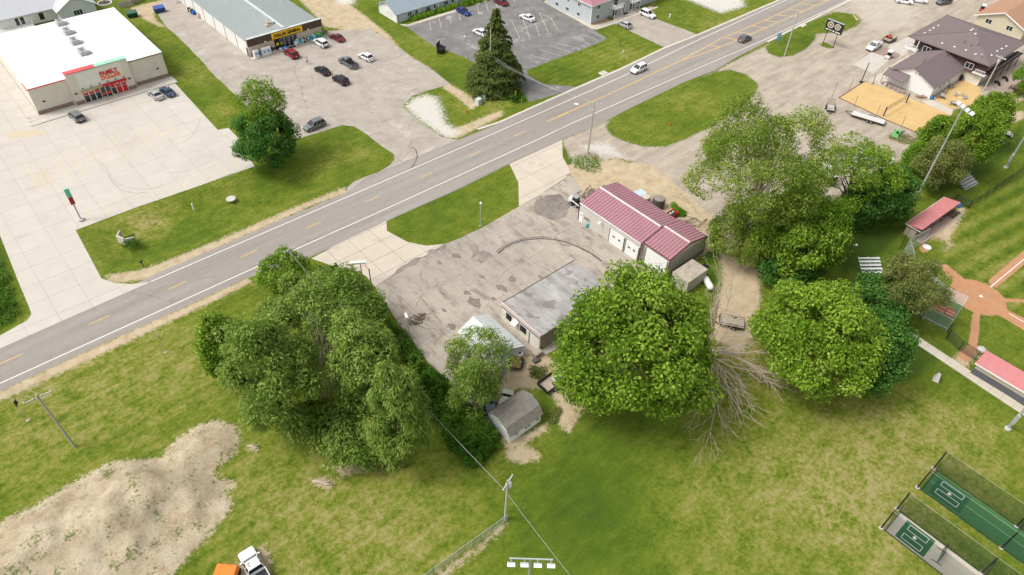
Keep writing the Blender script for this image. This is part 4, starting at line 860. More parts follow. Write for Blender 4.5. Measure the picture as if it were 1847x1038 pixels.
bx('entry_poster', M('yellow_poster', (.75,.6,.02), .6), dg, 6.95, 7.6, -.235, -.216, 1.1, 1.8); bx('entry_poster', M('lime_poster', (.35,.5,.05), .6), dg, 8.2, 8.6, -.235, -.216, 1.0, 1.7)
for x in (4.2, 15.6): bx('lamp', m_wht, dg, x-.16, x+.16, -.75, -.5, 2.95, 3.2)
bx('side_door', M('brown_door', (.16,.13,.11), .7), dg, -.04, 0, .5, 1.5, 0, 2.2)
v_ = thing('roof_ventilator', 'tan boxed ventilator near the front of the grey green store roof', 'roof vent', (67.16,165.0,4.55))
bx('curb', M('tan_vent', (.5,.42,.32), .7), v_, -1.0, 1.0, -.6, .6, -.1, .35); bx('hood', M('tan_vent', (.5,.42,.32), .7), v_, -.5, .4, -.3, .3, .35, .9); MB().lathe((-.1,.5,.3), [(.08,0),(.08,.9),(.28,.95),(.05,1.15)], 10).build('flue', m_galv, v_); bx('duct', m_galv, v_, .5, 1.6, -.15, .2, .3, .6)
# stock and machines on the store's front walk
def ice(label, x, w):
    a = thing('ice_freezer', label, 'freezer', (x,160.3,.14)); bx('cabinet', m_wht, a, -w/2, w/2, -.4, .45, 0, 1.75, .05)
    for k in range(2): MB().box(-w/2+.08+k*w/2, -.08+k*w/2 if k == 0 else w/2-.08, -.44, -.4, .35, 1.45).build('door', M('freezer_door', (.55,.68,.78), .4, .2, 3), a); MB().box(-w/2+.3+k*w/2,-w/2+.3+k*w/2+.35,-.46,-.44,.75,1.2).build('label_panel', M('ice_blue', (.05,.22,.5), .5), a)
ice('narrow white ice freezer at the corner of the brown fascia store', 60.6, 1.2); ice('wide white ice freezer along the brown fascia store front', 63.2, 2.3)
def stack(name, label, x, w, cols, h, y=160.4, n=3):
    a = thing(name, label, 'merchandise', (x,y,.14)); rr = random.Random(int(x*10)); bx('pallet', M('pallet_wood', (.4,.3,.19), .9), a, -w/2, w/2, -.45, .45, 0, .14)
    for i in range(n):
        for j in range(2):
            zz = .14
            while zz < h*rr.uniform(.7, 1): hh = rr.uniform(.24,.4); MB().box(-w/2+i*w/n+.03,-w/2+(i+1)*w/n-.03,-.42+j*.43,-.02+j*.43,zz,zz+hh-.02).build('pack', rr.choice(cols), a, bevel=.03); zz += hh
cT = [M('teal_pack', (.03,.33,.42), .5), M('aqua_pack', (.25,.55,.62), .5), m_wht]; cG = [M('green_pack', (.12,.42,.08), .5), M('lime_pack', (.3,.5,.1), .5), M('teal_pack', (.03,.33,.42), .5)]; cD = [M('mauve_pack', (.45,.36,.42), .6), m_dark, m_wht]
stack('bagged_stock', 'dark racks of goods left of the store entrance', 65.3, 1.2, cD, 1.2); stack('water_stock', 'aqua and white drink packs right of the store entrance', 71.9, 2.4, cT, 1.2, n=4)
stack('bagged_goods', 'mauve and dark bags between the drink packs on the store front', 74.0, 1.2, cD, 1.1); stack('teal_stock', 'teal stacked packs on the store front walk', 75.6, 1.5, cT, 1.5); stack('green_stock', 'green stacked packs at the right end of the store front', 77.4, 1.6, cG, 1.5)
bc = thing('propane_cage', 'cluttered wire cage of bottles beside the wide ice freezer', 'cage', (66.8,160.2,.14)); bx('floor', m_galv, bc, -.5,.5,-.4,.4,0,.06)
for i in range(4): MB().lathe((-.3+.2*i,-.1,.06), [(.09,0),(.12,.1),(.12,.5),(.05,.6)], 8).build('bottle', m_wht, bc)
for x in (-.5,.5):
    for y in (-.4,.4): MB().tube([(x,y,0),(x,y,1.2)], .02, 4).build('post', m_dark, bc)
bp = thing('wading_pool_pack', 'round bright blue bundle by the store door mat', 'merchandise', (67.9,160.0,.14)); MB().lathe((0,0,0), [(.45,0),(.55,.15),(.5,.55),(.3,.7)], 14).build('bundle', M('bright_blue', (.06,.25,.7), .4), bp, smooth=True); bx('wrap', m_wht, bp, -.25,.25,-.58,-.5,.15,.5)
mt = bx('door_mat', m_dark, None, 69.0, 70.8, 159.7, 160.5, .145, .165); tag(mt, 'black door mat in front of the yellow signed store', 'mat')
# ---- purple roofed shop
m_plum = M('plum_metal', (.40,.20,.235), .45, .07, .4, metal=.1); m_shopw = M('shop_siding', (.60,.57,.51), .7, .05, stain=.1); m_trim = M('maroon_trim', (.13,.025,.03), .5); m_shopg = M('gable_siding', (.42,.39,.33), .7, .06, stain=.12)
sh = thing('repair_shop', 'long metal repair shop with plum red ribbed roof and three white garage doors', 'workshop', (77.2,47.3,0))
for (xo, y0, y1, ze, zt) in ((0,5.7,20.2,3.95,5.0),(.75,0,5.7,3.8,4.85)):
    gwall(sh, xo, xo+9.7, y0+.02, y1, ze-.05, zt-.05, 'y', [m_shopw, m_shopg]); x1 = xo+9.7; xm = xo+4.85
    gable(sh, xo, x1, y0+.06, y1-.06, ze, zt, 'y', m_plum, .06, .08)
    for xa in (xo-.05, x1+.05): ribs(sh, (xa,y0+.1,ze+.07), (xa,y1-.1,ze+.07), (xm,y0+.1,zt+.07), (xm,y1-.1,zt+.07), .6, .09, .10, m_plum)
    bx('ridge_cap', M('pale_ridge', (.70,.64,.62), .5), sh, xm-.2, xm+.2, y0+.2, y1-.1, zt+.09, zt+.16)
    MB().bar((xo-.08,y0+.02,ze-.02), (xo-.08,y1-.02,ze-.02), .1, .18).build('gutter', m_wht if y0 else m_trim, sh)
mb = MB(); k_ = 0
for y0, y1, xo in ((5.75,20.2,0),(.1,5.7,.75)):
    y = y0
    while y < y1: mb.box(xo-.035, xo, y, y+.09, .05, 3.75); y += .34
o = mb.build('wall_ribs', m_shopw, sh); o['kind'] = 'stuff'
for (x, y, z) in ((.72,-.02,3.8),(10.4,-.02,3.75),(-.04,5.62,3.9),(-.04,20.16,3.9)): MB().box(x-.06,x+.08,y-.06,y+.08,0,z).build('corner_trim', m_trim, sh)
MB().bar((.75,-.03,3.82),(5.6,-.03,4.87),.1,.14).build('rake_trim', m_trim, sh); MB().bar((5.6,-.03,4.87),(10.45,-.03,3.82),.1,.14).build('rake_trim', m_trim, sh)
bx('lower_band', M('dark_band', (.23,.20,.17), .8), sh, .8, 10.4, -.06, .02, 0, 1.0); bx('gable_skin', m_shopg, sh, .8, 10.4, -.04, .02, 1.0, 3.7)
def gdoor(x, y0, y1, h, w2=True):
    d_ = bx('garage_door', m_wht, sh, x-.09, x-.03, y0, y1, .03, h)
    for k in range(4): MB().box(x-.12,x-.09,y0+.04,y1-.04,.05+k*(h-.05)/4,.05+(k+1)*(h-.05)/4-.03).build('door_panel', m_wht, d_)
    if w2:
        for f in (.3, .7): MB().box(x-.14,x-.12,y0+(y1-y0)*f-.28,y0+(y1-y0)*f+.28,h*.56,h*.56+.28).build('pane', m_glass, d_)
    for yy in (y0-.1, y1): bx('door_jamb', m_trim if 0 else M('dark_jamb', (.12,.1,.09), .6), sh, x-.15, x, yy, yy+.1, 0, h+.1)
gdoor(0, 9.2, 12.5, 2.9); gdoor(0, 5.9, 8.75, 2.9); gdoor(.75, .35, 4.9, 3.2, False)
md = bx('door', m_wht, sh, -.08, -.02, 19.1, 20.0, .05, 2.1); MB().box(-.1,-.08,19.4,19.7,1.5,1.75).build('pane', m_glass, md); win(sh, '-x', 0, 18.1, 1.5, 1.3, .7, M('beige_frame', (.45,.36,.30), .6), None, 2)
MB().tube([(0,14.6,3.0),(-.5,14.6,3.15)], .04, 6).build('lamp_arm', m_dark, sh); bx('yard_lamp', m_wht, sh, -1.0, -.4, 14.4, 14.8, 3.05, 3.25)
# ---- old flat roofed shop front
def roofm():
    t = NT('weathered_tin'); n = t.noise(.35, 6, .7, vec=t.vmul((1.6, .5, 1)))
    c = t.ramp(n, [(.3, (.27,.25,.23)), (.5, (.40,.38,.36)), (.68, (.56,.55,.54))]); c = t.mix(t.math('MULTIPLY', t.ss(t.noise(.28, 5, .7), .56, .60), .6), c, (.19,.16,.14))
    return t.fin(c, .55, .3)
m_tin = roofm(); m_old_w = M('dirty_white_wall', (.72,.68,.59), .85, .1, stain=.4, sscale=.6, scol=(.3,.26,.2))
ob = thing('old_shop', 'low old white walled shop with flat weathered tin roof on the forecourt', 'building', (50.5,48.8,0))
bx('wall', m_old_w, ob, 0, 15.5, 0, 8.6, 0, 3.15); bx('roof', m_tin, ob, .12, 15.7, -.1, 8.75, 3.15, 3.3)
o = MB()
y = 0
while y < 8.6: o.box(.15, 15.65, y, y+.05, 3.3, 3.345); y += .33
o = o.build('roof_ribs', m_tin, ob); o['kind'] = 'stuff'
bx('parapet', M('pink_cap', (.60,.50,.47), .8, .12), ob, -.1, .12, -.12, 8.75, 2.95, 3.55); bx('stripe', M('dark_stripe', (.14,.13,.14), .6), ob, -.14, -.1, -.1, 8.7, 2.75, 2.9); bx('side_trim', m_dark, ob, .2, 15.7, 8.75, 8.82, 3.0, 3.36)
win(ob, '-x', 0, 6.9, 1.7, 1.2, 1.2, m_dark, None, 3, 2); win(ob, '-x', 0, 3.6, 1.7, 1.3, 1.2, m_dark, None, 3, 2)
aw = MB(); aw.add([(-.02,4.6,2.5),(-.02,5.7,2.5),(-.9,5.7,2.0),(-.9,4.6,2.0),(-.02,4.6,2.56),(-.02,5.7,2.56),(-.9,5.7,2.06),(-.9,4.6,2.06)], [(0,1,2,3),(7,6,5,4),(0,4,5,1),(1,5,6,2),(2,6,7,3),(3,7,4,0)]); aw.build('awning', m_old_w, ob, fix=True); bx('door', m_old_w, ob, -.05, 0, 4.75, 5.55, .1, 2.0)
bx('end_panel', M('brown_board', (.28,.24,.19), .9), ob, .3, 5, -.05, 0, 0, 3.0); MB().tube([(-.08,2.2,0),(-.08,2.2,2.4)], .05, 6).build('downpipe', m_dark, ob)
for i, (x, y, s, c) in enumerate(((49.7,48.3,.7,(.36,.32,.26)),(48.9,47.6,.55,(.13,.11,.1)))):
    b = MB().box(-s,s,-s*.7,s*.7,0,.9-.5*i).build('crate', M('crate_%d' % i, c, .9, .2), None, bevel=.04); b.location = (x,y,0); tag(b, ('grey wooden box at the corner of the old shop', 'flat dark hatch on the ground beside the old shop corner')[i], 'box')
# ---- white garage under the willow
m_wtin = M('white_tin', (.62,.64,.62), .5, .06, .6, stain=.12); ga = thing('garage', 'white metal roofed garage half hidden by the willow', 'garage', (42.6,49.8,0))
gwall(ga, 0, 5.4, 0, 8, 2.1, 3.4, 'y', M('garage_wall', (.62,.63,.62), .7, .08, stain=.2)); gable(ga, 0, 5.4, 0, 8, 2.1, 3.4, 'y', m_wtin, .25, .09)
for xa in (-.25, 5.65): ribs(ga, (xa,-.2,2.1), (xa,8.2,2.1), (2.7,-.2,3.48), (2.7,8.2,3.48), .5, .05, .04, m_wtin)
bx('door', M('garage_wall', (.62,.63,.62), .7, .08, stain=.2), ga, 3.2, 4.8, -.06, 0, 0, 1.9)
# ---- gambrel shed
m_shing = M('grey_shingle', (.25,.225,.195), .95, .18, 1.5, stain=.3, sscale=1.2, scol=(.14,.12,.1)); sd = thing('garden_shed', 'small white gambrel shed with worn grey shingle roof', 'shed', (36.5,39.3,0)); m_shw = M('peeling_white', (.78,.78,.75), .85, .08, stain=.45, sscale=1.6, scol=(.34,.3,.25))
pr = [(0,0),(4.6,0),(4.6,1.75),(3.9,2.75),(2.3,3.35),(.7,2.75),(0,1.75)]; mb = MB(); mb.add([(.15,a,z) for a, z in pr]+[(5.65,a,z) for a, z in pr], [tuple(range(7)), tuple(range(13,6,-1))]+[(i,i+7,(i+1)%7+7,(i+1)%7) for i in range(7)]); mb.build('wall', m_shw, sd, fix=True)
rp = [(-.18,1.62),(.66,2.82),(2.3,3.45),(3.94,2.82),(4.78,1.62)]
for (a, za), (b, zb) in zip(rp, rp[1:]):
    rows = 5
    for k in range(rows):
        t0, t1 = k/rows, (k+1)/rows
        if za > zb: t0, t1 = t1, t0
        p0 = (a+(b-a)*t0, za+(zb-za)*t0); p1 = (a+(b-a)*t1, za+(zb-za)*t1); lo = p0 if p0[1] < p1[1] else p1; hi = p1 if lo is p0 else p0
        MB().add([(-.1,lo[0],lo[1]+.05),(5.9,lo[0],lo[1]+.05),(5.9,hi[0],hi[1]+.02),(-.1,hi[0],hi[1]+.02),(-.1,lo[0],lo[1]-.03),(5.9,lo[0],lo[1]-.03),(5.9,hi[0],hi[1]-.03),(-.1,hi[0],hi[1]-.03)], [(0,1,2,3),(7,6,5,4),(0,4,5,1),(1,5,6,2),(2,6,7,3),(3,7,4,0)]).build('shingle_course', m_shing, sd, fix=True)
for y in (1.0, 2.6, 3.2, 4.7): win(sd, '-y', 0, y+.3, 1.05, .55, .5, m_shw, None, 1, 1, .05)
MB().box(.09,.15,.2,2.0,.05,1.9).build('door', m_shw, sd)
# ---- flats: long terrace
m_blue = M('blue_grey_siding', (.45,.50,.53), .7, .05); m_slate = M('slate_roof', (.27,.33,.37), .8, .08, 1); ta = thing('terrace_flats', 'long low white and pale grey terrace with slate blue roof', 'apartment block', (98.1,156.3,0)); LT = 44
gwall(ta, 0, LT, 0, 8.4, 2.5, 4.3, 'x', [m_siding]); gable(ta, 0, LT, 0, 8.4, 2.5, 4.3, 'x', m_slate, .5, .12); bx('front_siding', m_blue, ta, .9, LT, -.06, 0, .2, 2.4)
bx('corner_panel', m_siding, ta, .0, .9, -.05, 0, 0, 2.4)
for k in range(7):
    x = 4.0+k*6.0; win(ta, '-y', -.06, x, 1.5, 1.4, 1.2, None, None, 2)
    d_ = bx('door', m_wht, ta, x+1.7, x+2.7, -.12, -.06, .1, 2.15); MB().box(x+1.85,x+2.55,-.14,-.12,1.1,2.0).build('pane', m_glass, d_)
    bx('shutter', m_wht, ta, x+3.3, x+3.7, -.1, -.06, .9, 2.1)
win(ta, '-x', 0, 4.2, 1.6, .5, .5, None, None, 1); MB().tube([(.6,8.4,2.4),(.2,8.6,5.2)], .05, 6).build('vent_pipe', m_wht, ta)
bx('entry_door', M('grey_door', (.3,.33,.35), .6), ta, .25, .75, -.1, -.05, .1, 2.1)
# hedge balls in front of the terrace
def ball(label, px, r_, seed, kind='hedge', name='hedge_bush', group='clipped bushes before the terrace', h=.9):
    q = G(*px); root = thing(name, label, 'bush', q, 0, group); rg = np.random.default_rng(seed); n = int(1500*r_*r_); d = rg.normal(size=(n,3)); d /= np.linalg.norm(d, axis=1, keepdims=True); d[:,2] = abs(d[:,2])*1.0
    p = d*rg.uniform(.82,1.05,(n,1))*np.array([r_,r_,r_*h*1.2]); leaf_mesh('foliage', p, d+rg.normal(0,.35,d.shape), .26, .6, LM[kind], root, np.clip(rg.normal(.55,.2,n),0,1), 0, seed)
    MB().lathe((0,0,0), [(r_*.6,.05),(r_*.75,r_*.45),(r_*.3,r_*.8)], 8).build('core', M('twig_core', (.05,.06,.02), .95), root)
hb = [(742,36),(749,35),(757,33),(765,30),(772,27.5),(778,26),(792,22),(800,20.5),(808,18),(816,15.5),(822,14)]
od_ = ['first','second','third','fourth','fifth','sixth','seventh','eighth','ninth','tenth','eleventh']
for i, q in enumerate(hb): ball('clipped green bush along the slate roofed terrace, %s from the left end' % od_[i], q, 1.05 if i else .75, 60+i)
growth('hedge', 'loose green hedge at the upper edge before the terrace flats', [[(826,9),(880,-6),(884,2),(830,18)]], 2600, 1.3, 'hedge', .35, .5, 21, 'hedge')
# ---- grey two storey flats
m_gsid = M('grey_siding', (.45,.48,.49), .7, .04); m_gsid2 = M('grey_siding_light', (.48,.51,.52), .7, .04); gb = thing('grey_flats', 'two storey grey sided flats with plum roof and white balconies', 'apartment block', (138.4,124.9,0)); LG, DGr = 30, 17
bx('wall', [m_gsid], gb, 0, LG, 0, DGr, 0, 5.2); bx('side_skin', m_gsid2, gb, -.04, 0, .1, DGr, .1, 5.15)
mb = MB(); e = .45; hz, ht = 5.25, 7.4
mb.add([(-e,-e,hz),(LG+e,-e,hz),(LG+e,DGr+e,hz),(-e,DGr+e,hz),(6,DGr/2,ht),(LG-6,DGr/2,ht),(-e,-e,hz-.15),(LG+e,-e,hz-.15),(LG+e,DGr+e,hz-.15),(-e,DGr+e,hz-.15)], [(0,1,5,4),(1,2,5),(2,3,4,5),(3,0,4),(0,6,7,1),(1,7,8,2),(2,8,9,3),(3,9,6,0),(9,8,7,6)]); mb.build('roof', m_plum, gb, fix=True)
bx('corner_board', m_wht, gb, -.09, .12, -.09, .12, 0, 5.15); bx('fascia', m_wht, gb, -.5, LG+.5, -.52, -.44, 5.0, 5.2); bx('fascia', m_wht, gb, -.52, -.44, -.44, DGr+.5, 5.0, 5.2)
for z in (1.5, 4.1):
    win(gb, '-y', 0, 2.6, z, 1.4, 1.2); win(gb, '-y', 0, 25.5, z, 1.4, 1.2); win(gb, '-y', 0, 19, z, 1.4, 1.2)
    for y in (4.6, 8.9, 13): win(gb, '-x', -.04, y, z-.2, 1.2, 1.1)
for x in (9.2, 16.2):
    b = bx('balcony', m_wht, gb, x-1.7, x+1.7, -1.6, 0, 2.55, 2.75); 
    for k in range(12): MB().box(x-1.68+k*.3,x-1.62+k*.3,-1.6,-1.54,2.75,3.7).build('baluster', m_wht, b)
    MB().box(x-1.7,x+1.7,-1.62,-1.52,3.7,3.78).build('rail', m_wht, b); MB().box(x-1.72,x-1.62,-1.5,0,3.0,3.78).build('rail', m_wht, b)
    for xx in (x-1.6, x+1.6): MB().tube([(xx,-1.5,0),(xx,-1.5,2.55)], .07, 6).build('post', m_wht, gb)
    for z in (.1, 2.8): d_ = bx('patio_door', m_wht, gb, x-.9, x+.9, -.06, 0, z, z+2.1); MB().box(x-.8,x+.8,-.08,-.06,z+.1,z+2.0).build('pane', m_glass, d_)
d_ = bx('front_door', M('maroon_door', (.2,.03,.06), .5), gb, 12.2, 13.1, -.07, 0, .15, 2.3); bx('door_trim', m_wht, gb, 11.9, 12.2, -.06, 0, .1, 2.5); bx('door_trim', m_wht, gb, 13.1, 13.4, -.06, 0, .1, 2.5); bx('stoop', m_con, gb, 7.4, 18, -2.4, -.02, 0, .16); bx('door_mat', m_dark, gb, 11.8, 13.5, -1.5, -.6, .16, .19)
MB().lathe((7.0,-.5,2.7), [(.1,0),(.42,.15),(.44,.2)], 12).build('satellite_dish', m_wht, gb)
bed = struct(sheet('bark_bed', [(138.6,122.9),(146.0,123.0),(146.0,124.8),(138.6,124.8)], .05, M('bark_chips', (.38,.25,.14), .95, .2, 5), .1, 2)); ball('small shrub in the bark bed by the grey flats', (1102,35), .7, 90, 'olive', 'bed_shrub', 'bed shrubs'); ball('small round shrub at the far end of the grey flats', (1178,11), .8, 91, 'olive', 'bed_shrub', 'bed shrubs')
# ---- bar with hipped roof
m_bar = M('taupe_shingle', (.185,.145,.145), .85, .06, .6, bump=.15); m_bark_ = M('brown_skirt', (.095,.055,.052), .85, .1, .8); m_barw = M('cream_wall', (.70,.66,.57), .85, .05, stain=.15); br = thing('bar_building', 'large bar with taupe hipped roof, brown skirts and cream ground floor', 'bar', (187.6,43.2,0)); LB, WB = 21, 20.2
bx('wall', m_barw, br, 1.2, LB-1, 1, WB-1, 0, 3.0); bx('upper_wall', m_bark_, br, 1.6, LB-1.4, 1.6, WB-1.6, 3.0, 5.6)
mb = MB(); mb.add([(.6,.5,2.75),(.6,WB-3.5,2.75),(2.1,WB-3.5,5.7),(2.1,.5,5.7),(.62,.5,2.6),(.62,WB-3.5,2.6),(2.2,WB-3.5,5.5),(2.2,.5,5.5)], [(0,1,2,3),(7,6,5,4),(0,4,5,1),(1,5,6,2),(2,6,7,3),(3,7,4,0)]); mb.build('skirt_roof', m_bark_, br, fix=True)
mb = MB(); e = .0; hz, ht = 5.75, 8.4
mb.add([(e,e,hz),(LB,e,hz),(LB,WB,hz),(e,WB,hz),(9.6,9.0,ht),(11.8,9.0,ht),(0,0,hz-.22),(LB,0,hz-.22),(LB,WB,hz-.22),(0,WB,hz-.22)], [(0,1,5,4),(1,2,5),(2,3,4,5),(3,0,4),(0,6,7,1),(1,7,8,2),(2,8,9,3),(3,9,6,0),(9,8,7,6)]); mb.build('roof', m_bar, br, fix=True)
for a, b in (((0,0,hz),(9.6,9.0,ht)),((0,WB,hz),(9.6,9.0,ht)),((LB,0,hz),(11.8,9,ht)),((LB,WB,hz),(11.8,9,ht))): MB().bar(Vector(a)+Vector((0,0,.03)), Vector(b)+Vector((0,0,.03)), .25, .06).build('hip_cap', m_bar, br)
def roofz(x, y): return hz+(ht-hz)*min(x/9.6, y/9.0, (WB-y)/(WB-9.0), (LB-x)/(LB-11.8), 1)
for i, (x, y) in enumerate(((1.6,12.5),(1.9,9.6),(2.2,7.0),(2.0,4.6),(4.5,1.9),(7.8,2.0),(10.2,1.9),(12.6,1.8),(8.6,8.4),(9.3,9.9),(10.6,10),(3.5,17.9),(6.0,17.8),(8.2,17.9),(10.5,17.8))): MB().lathe((x,y,roofz(x,y)-.05), [(.22,0),(.22,.18),(.26,.2),(.1,.3)], 8).build('roof_vent', m_wht, br)
for x, y in ((4.2,8.6),(4.0,6.9),(5.2,5.8)): MB().tube([(x,y,roofz(x,y)-.1),(x,y,roofz(x,y)+.7)], .07, 6).build('vent_pipe', m_dark, br)
MB().tube([(1.6,3.2,5.9),(1.6,3.2,6.9)], .09, 8).build('flue', m_galv, br); MB().lathe((1.6,3.2,6.9), [(.08,0),(.24,.05),(.03,.25)], 8).build('flue_cap', m_galv, br)
for y in (4.4, 15.0):
    d_ = bx('dormer', m_bark_, br, .75, 1.6, y-1.1, y+1.1, 3.1, 4.75); win(d_, '-x', .75, y, 3.95, 1.9, 1.4, None, None, 2)
bx('porch_roof', m_wht, br, -.2, 1.2, WB-3.4, WB-.3, 2.9, 3.1)
for y in (WB-3.2, WB-.5): bx('porch_post', m_wht, br, -.1, .08, y, y+.18, 0, 5.5)
for y0, y1 in ((.3,2.6),(WB-3.1,WB-.5)):
    rl = bx('balcony_rail', m_wht, br, .1, .18, y0, y1, 3.95, 4.05)
    for k in range(8): MB().box(.11,.17,y0+.1+k*(y1-y0-.25)/7,y0+.16+k*(y1-y0-.25)/7,3.1,3.95).build('baluster', m_wht, rl)
bx('porch_roof', m_wht, br, .1, 1.3, .1, 3.0, 2.9, 3.1); bx('corner_board', m_wht, br, 1.05, 1.25, .85, 1.05, 0, 3.0)
# covered terrace on the -y side
bx('gallery_deck', m_bark_, br, 1.5, LB, -.6, 1.0, 2.9, 3.05)
for k in range(5): bx('gallery_post', m_bark_, br, 2+k*4.4, 2.15+k*4.4, -.5, -.35, 0, 2.9)
bx('gallery_rail', M('gallery_rail', (.33,.30,.27), .8), br, 1.6, LB, -.58, -.5, 3.9, 4.0)
# white annex
an = thing('bar_annex', 'white gabled annex with taupe roof joined to the front of the bar', 'annex', (173.0,48.2,0)); m_anw = M('annex_white', (.76,.76,.75), .8, .04)
gwall(an, .3, 15.5, .2, 11.2, 2.9, 5.4, 'x', m_anw, 5.9); gable(an, .1, 15.6, .2, 11.2, 2.9, 5.4, 'x', m_bar, .35, .14, 'roof', 5.9)
MB().add([(-2.0,6.2,2.15),(.35,6.2,3.3),(.35,11.5,3.3),(-2.0,11.5,2.15),(-2.0,6.2,2.27),(.35,6.2,3.42),(.35,11.5,3.42),(-2.0,11.5,2.27)], [(0,1,2,3),(7,6,5,4),(0,4,5,1),(1,5,6,2),(2,6,7,3),(3,7,4,0)]).build('porch_roof', m_bar, an, fix=True)
m_beam = M('grey_beam', (.30,.28,.26), .9)
for y in (6.4, 8.1, 9.8, 11.3):
    MB().tube([(-1.9,y,0),(-1.9,y,2.2)], .07, 6).build('post', m_beam, an); MB().tube([(-1.9,y,1.2),(-1.9,min(y+.9,11.4),2.15)], .05, 5).build('brace', m_beam, an)
for a, b, c_ in ((3.6,4.0,3.9),(4.4,4.0,3.7),(5.2,3.6,3.9)): MB().box(.22,.3,a,a+.18,4.2,4.4).build('wall_vent', m_dark, an)
bx('side_door', m_wht, an, 12.5, 13.5, .12, .2, 0, 2.1); MB().tube([(4,5.9,5.5),(4,5.9,6.6)], .05, 6).build('vent_pipe', m_dark, an); MB().tube([(14,4.5,4.8),(14,4.5,5.7)], .08, 6).build('vent_pipe', m_dark, an)
for x in (4, 6.2, 8.6): win(an, '-y', .2, x, 1.7, 1, .8, None, None, 1)
# beige house
hs_ = thing('beige_house', 'beige house with orange brown roof at the top right', 'house', (223.6,48.0,0)); m_hr = M('orange_shingle', (.40,.23,.145), .9, .1, 1.2); m_hw = M('beige_siding', (.56,.50,.37), .8, .04)
gwall(hs_, 0, 18, 0, 12.4, 3.1, 5.6, 'x', m_hw); gable(hs_, 0, 18, 0, 12.4, 3.1, 5.6, 'x', m_hr, .6, .15)
for y in (9.2, 3.7): win(hs_, '-x', 0, y, 2.2, 1.7, 1.3, None, None, 2)
MB().bar((-.62,-.6,2.78),(-.62,6.2,5.6),.1,.28).build('rake_board', m_wht, hs_); MB().bar((-.62,6.2,5.6),(-.62,13.0,2.78),.1,.28).build('rake_board', m_wht, hs_)
# white house at the top left corner
wh = thing('white_house', 'white sided house with porch at the top left corner', 'house', (17.5,206.0,0)); m_hroof = M('pale_grey_roof', (.50,.51,.53), .85, .06, 1)
gwall(wh, 0, 20, 4.5, 17, 3, 5.8, 'x', m_siding); gable(wh, 0, 20, 4.5, 17, 3, 5.8, 'x', m_hroof, .6, .14)
gwall(wh, 13.2, 22, 1.0, 12, 3, 5.6, 'y', M('pale_blue_siding', (.58,.63,.67), .7, .04)); gable(wh, 13.2, 22, 1.0, 12, 3, 5.6, 'y', m_hroof, .5, .14)
for x, w in ((4.2,1.0),(5.4,1.0),(9.8,1.3)): win(wh, '-y', 4.5, x, 1.5, w, 1.9, None, None, 1)
win(wh, '-y', 1.0, 17.6, 1.7, 2.2, 1.4, None, None, 3); bx('porch_deck', m_wht, wh, -1, 7.2, 1.4, 4.5, 0, .45)
mb = bx('porch_rail', m_wht, wh, -1, 7.2, 1.4, 1.5, 1.2, 1.32)
for k in range(28): MB().box(-.98+k*.3,-.9+k*.3,1.42,1.48,.45,1.2).build('baluster', m_wht, mb)
MB().box(7.1,7.2,1.5,4.4,1.2,1.32).build('rail', m_wht, mb); bx('porch_post', m_wht, wh, 7.0,7.18,1.42,1.6,.45,3.0)
win(wh, '-x', 13.2, 2.6, 1.7, 1.2, 1.4, None, None, 1)
# ================================================================ vehicles
m_tyre_ = M('tyre', (.018,.018,.018), .85); m_rim = M('rim', (.42,.43,.44), .35, .1, metal=.6); m_head = M('headlight', (.75,.76,.74), .15, .05); m_tail = M('taillight', (.42,.02,.015), .25, .1); m_trimb = M('bumper_black', (.03,.03,.032), .6); m_cglass = glassy('car_glass', (.018,.022,.027), .06)
def paint(name, col, metal=.25): return M(name, col, .28, .04, .6, .5, metal)
def wheel(parent, x, y, r=.34, w=.22, name='wheel'):
    o = MB().tube([(x,y-w/2,r),(x,y+w/2,r)], r, 16).build(name, m_tyre_, parent); s = 1 if y > 0 else -1
    MB().tube([(x,y+s*w*.5,r),(x,y+s*(w*.5+.012),r)], r*.62, 12).build('rim', m_rim, o); return o
# profile: body stations (x, z top at centre, half width), then greenhouse x positions
KINDS = dict(
 sedan=dict(L=4.75, W=1.82, H=1.45, st=[(-2.37,.72,.74),(-2.3,.95,.84),(-1.75,1.02,.9),(-.9,.97,.91),(.8,.95,.91),(1.5,.86,.88),(2.2,.72,.8),(2.37,.58,.7)], gh=(-1.85,-1.0,.05,.98), zb=.94, wr=.33),
 suv=dict(L=4.7, W=1.9, H=1.74, st=[(-2.35,.8,.82),(-2.3,1.08,.9),(-1.7,1.1,.94),(-.9,1.08,.95),(.75,1.08,.95),(1.2,1.06,.94),(2.1,.95,.88),(2.35,.7,.78)], gh=(-2.22,-1.9,.25,1.12), zb=1.06, wr=.37),
 hatch=dict(L=4.35, W=1.8, H=1.58, st=[(-2.17,.75,.78),(-2.12,1.0,.86),(-1.5,1.02,.9),(-.8,1.0,.9),(.7,1.0,.9),(1.2,.95,.89),(1.95,.82,.82),(2.17,.62,.7)], gh=(-2.0,-1.35,.15,1.1), zb=.98, wr=.34),
 pickup=dict(L=5.7, W=1.98, H=1.86, st=[(-.55,1.15,.98),(.2,1.15,.99),(1.1,1.15,.98),(1.5,1.14,.97),(2.65,1.05,.92),(2.85,.8,.82)], gh=(-.5,-.35,.75,1.5), zb=1.13, wr=.4))
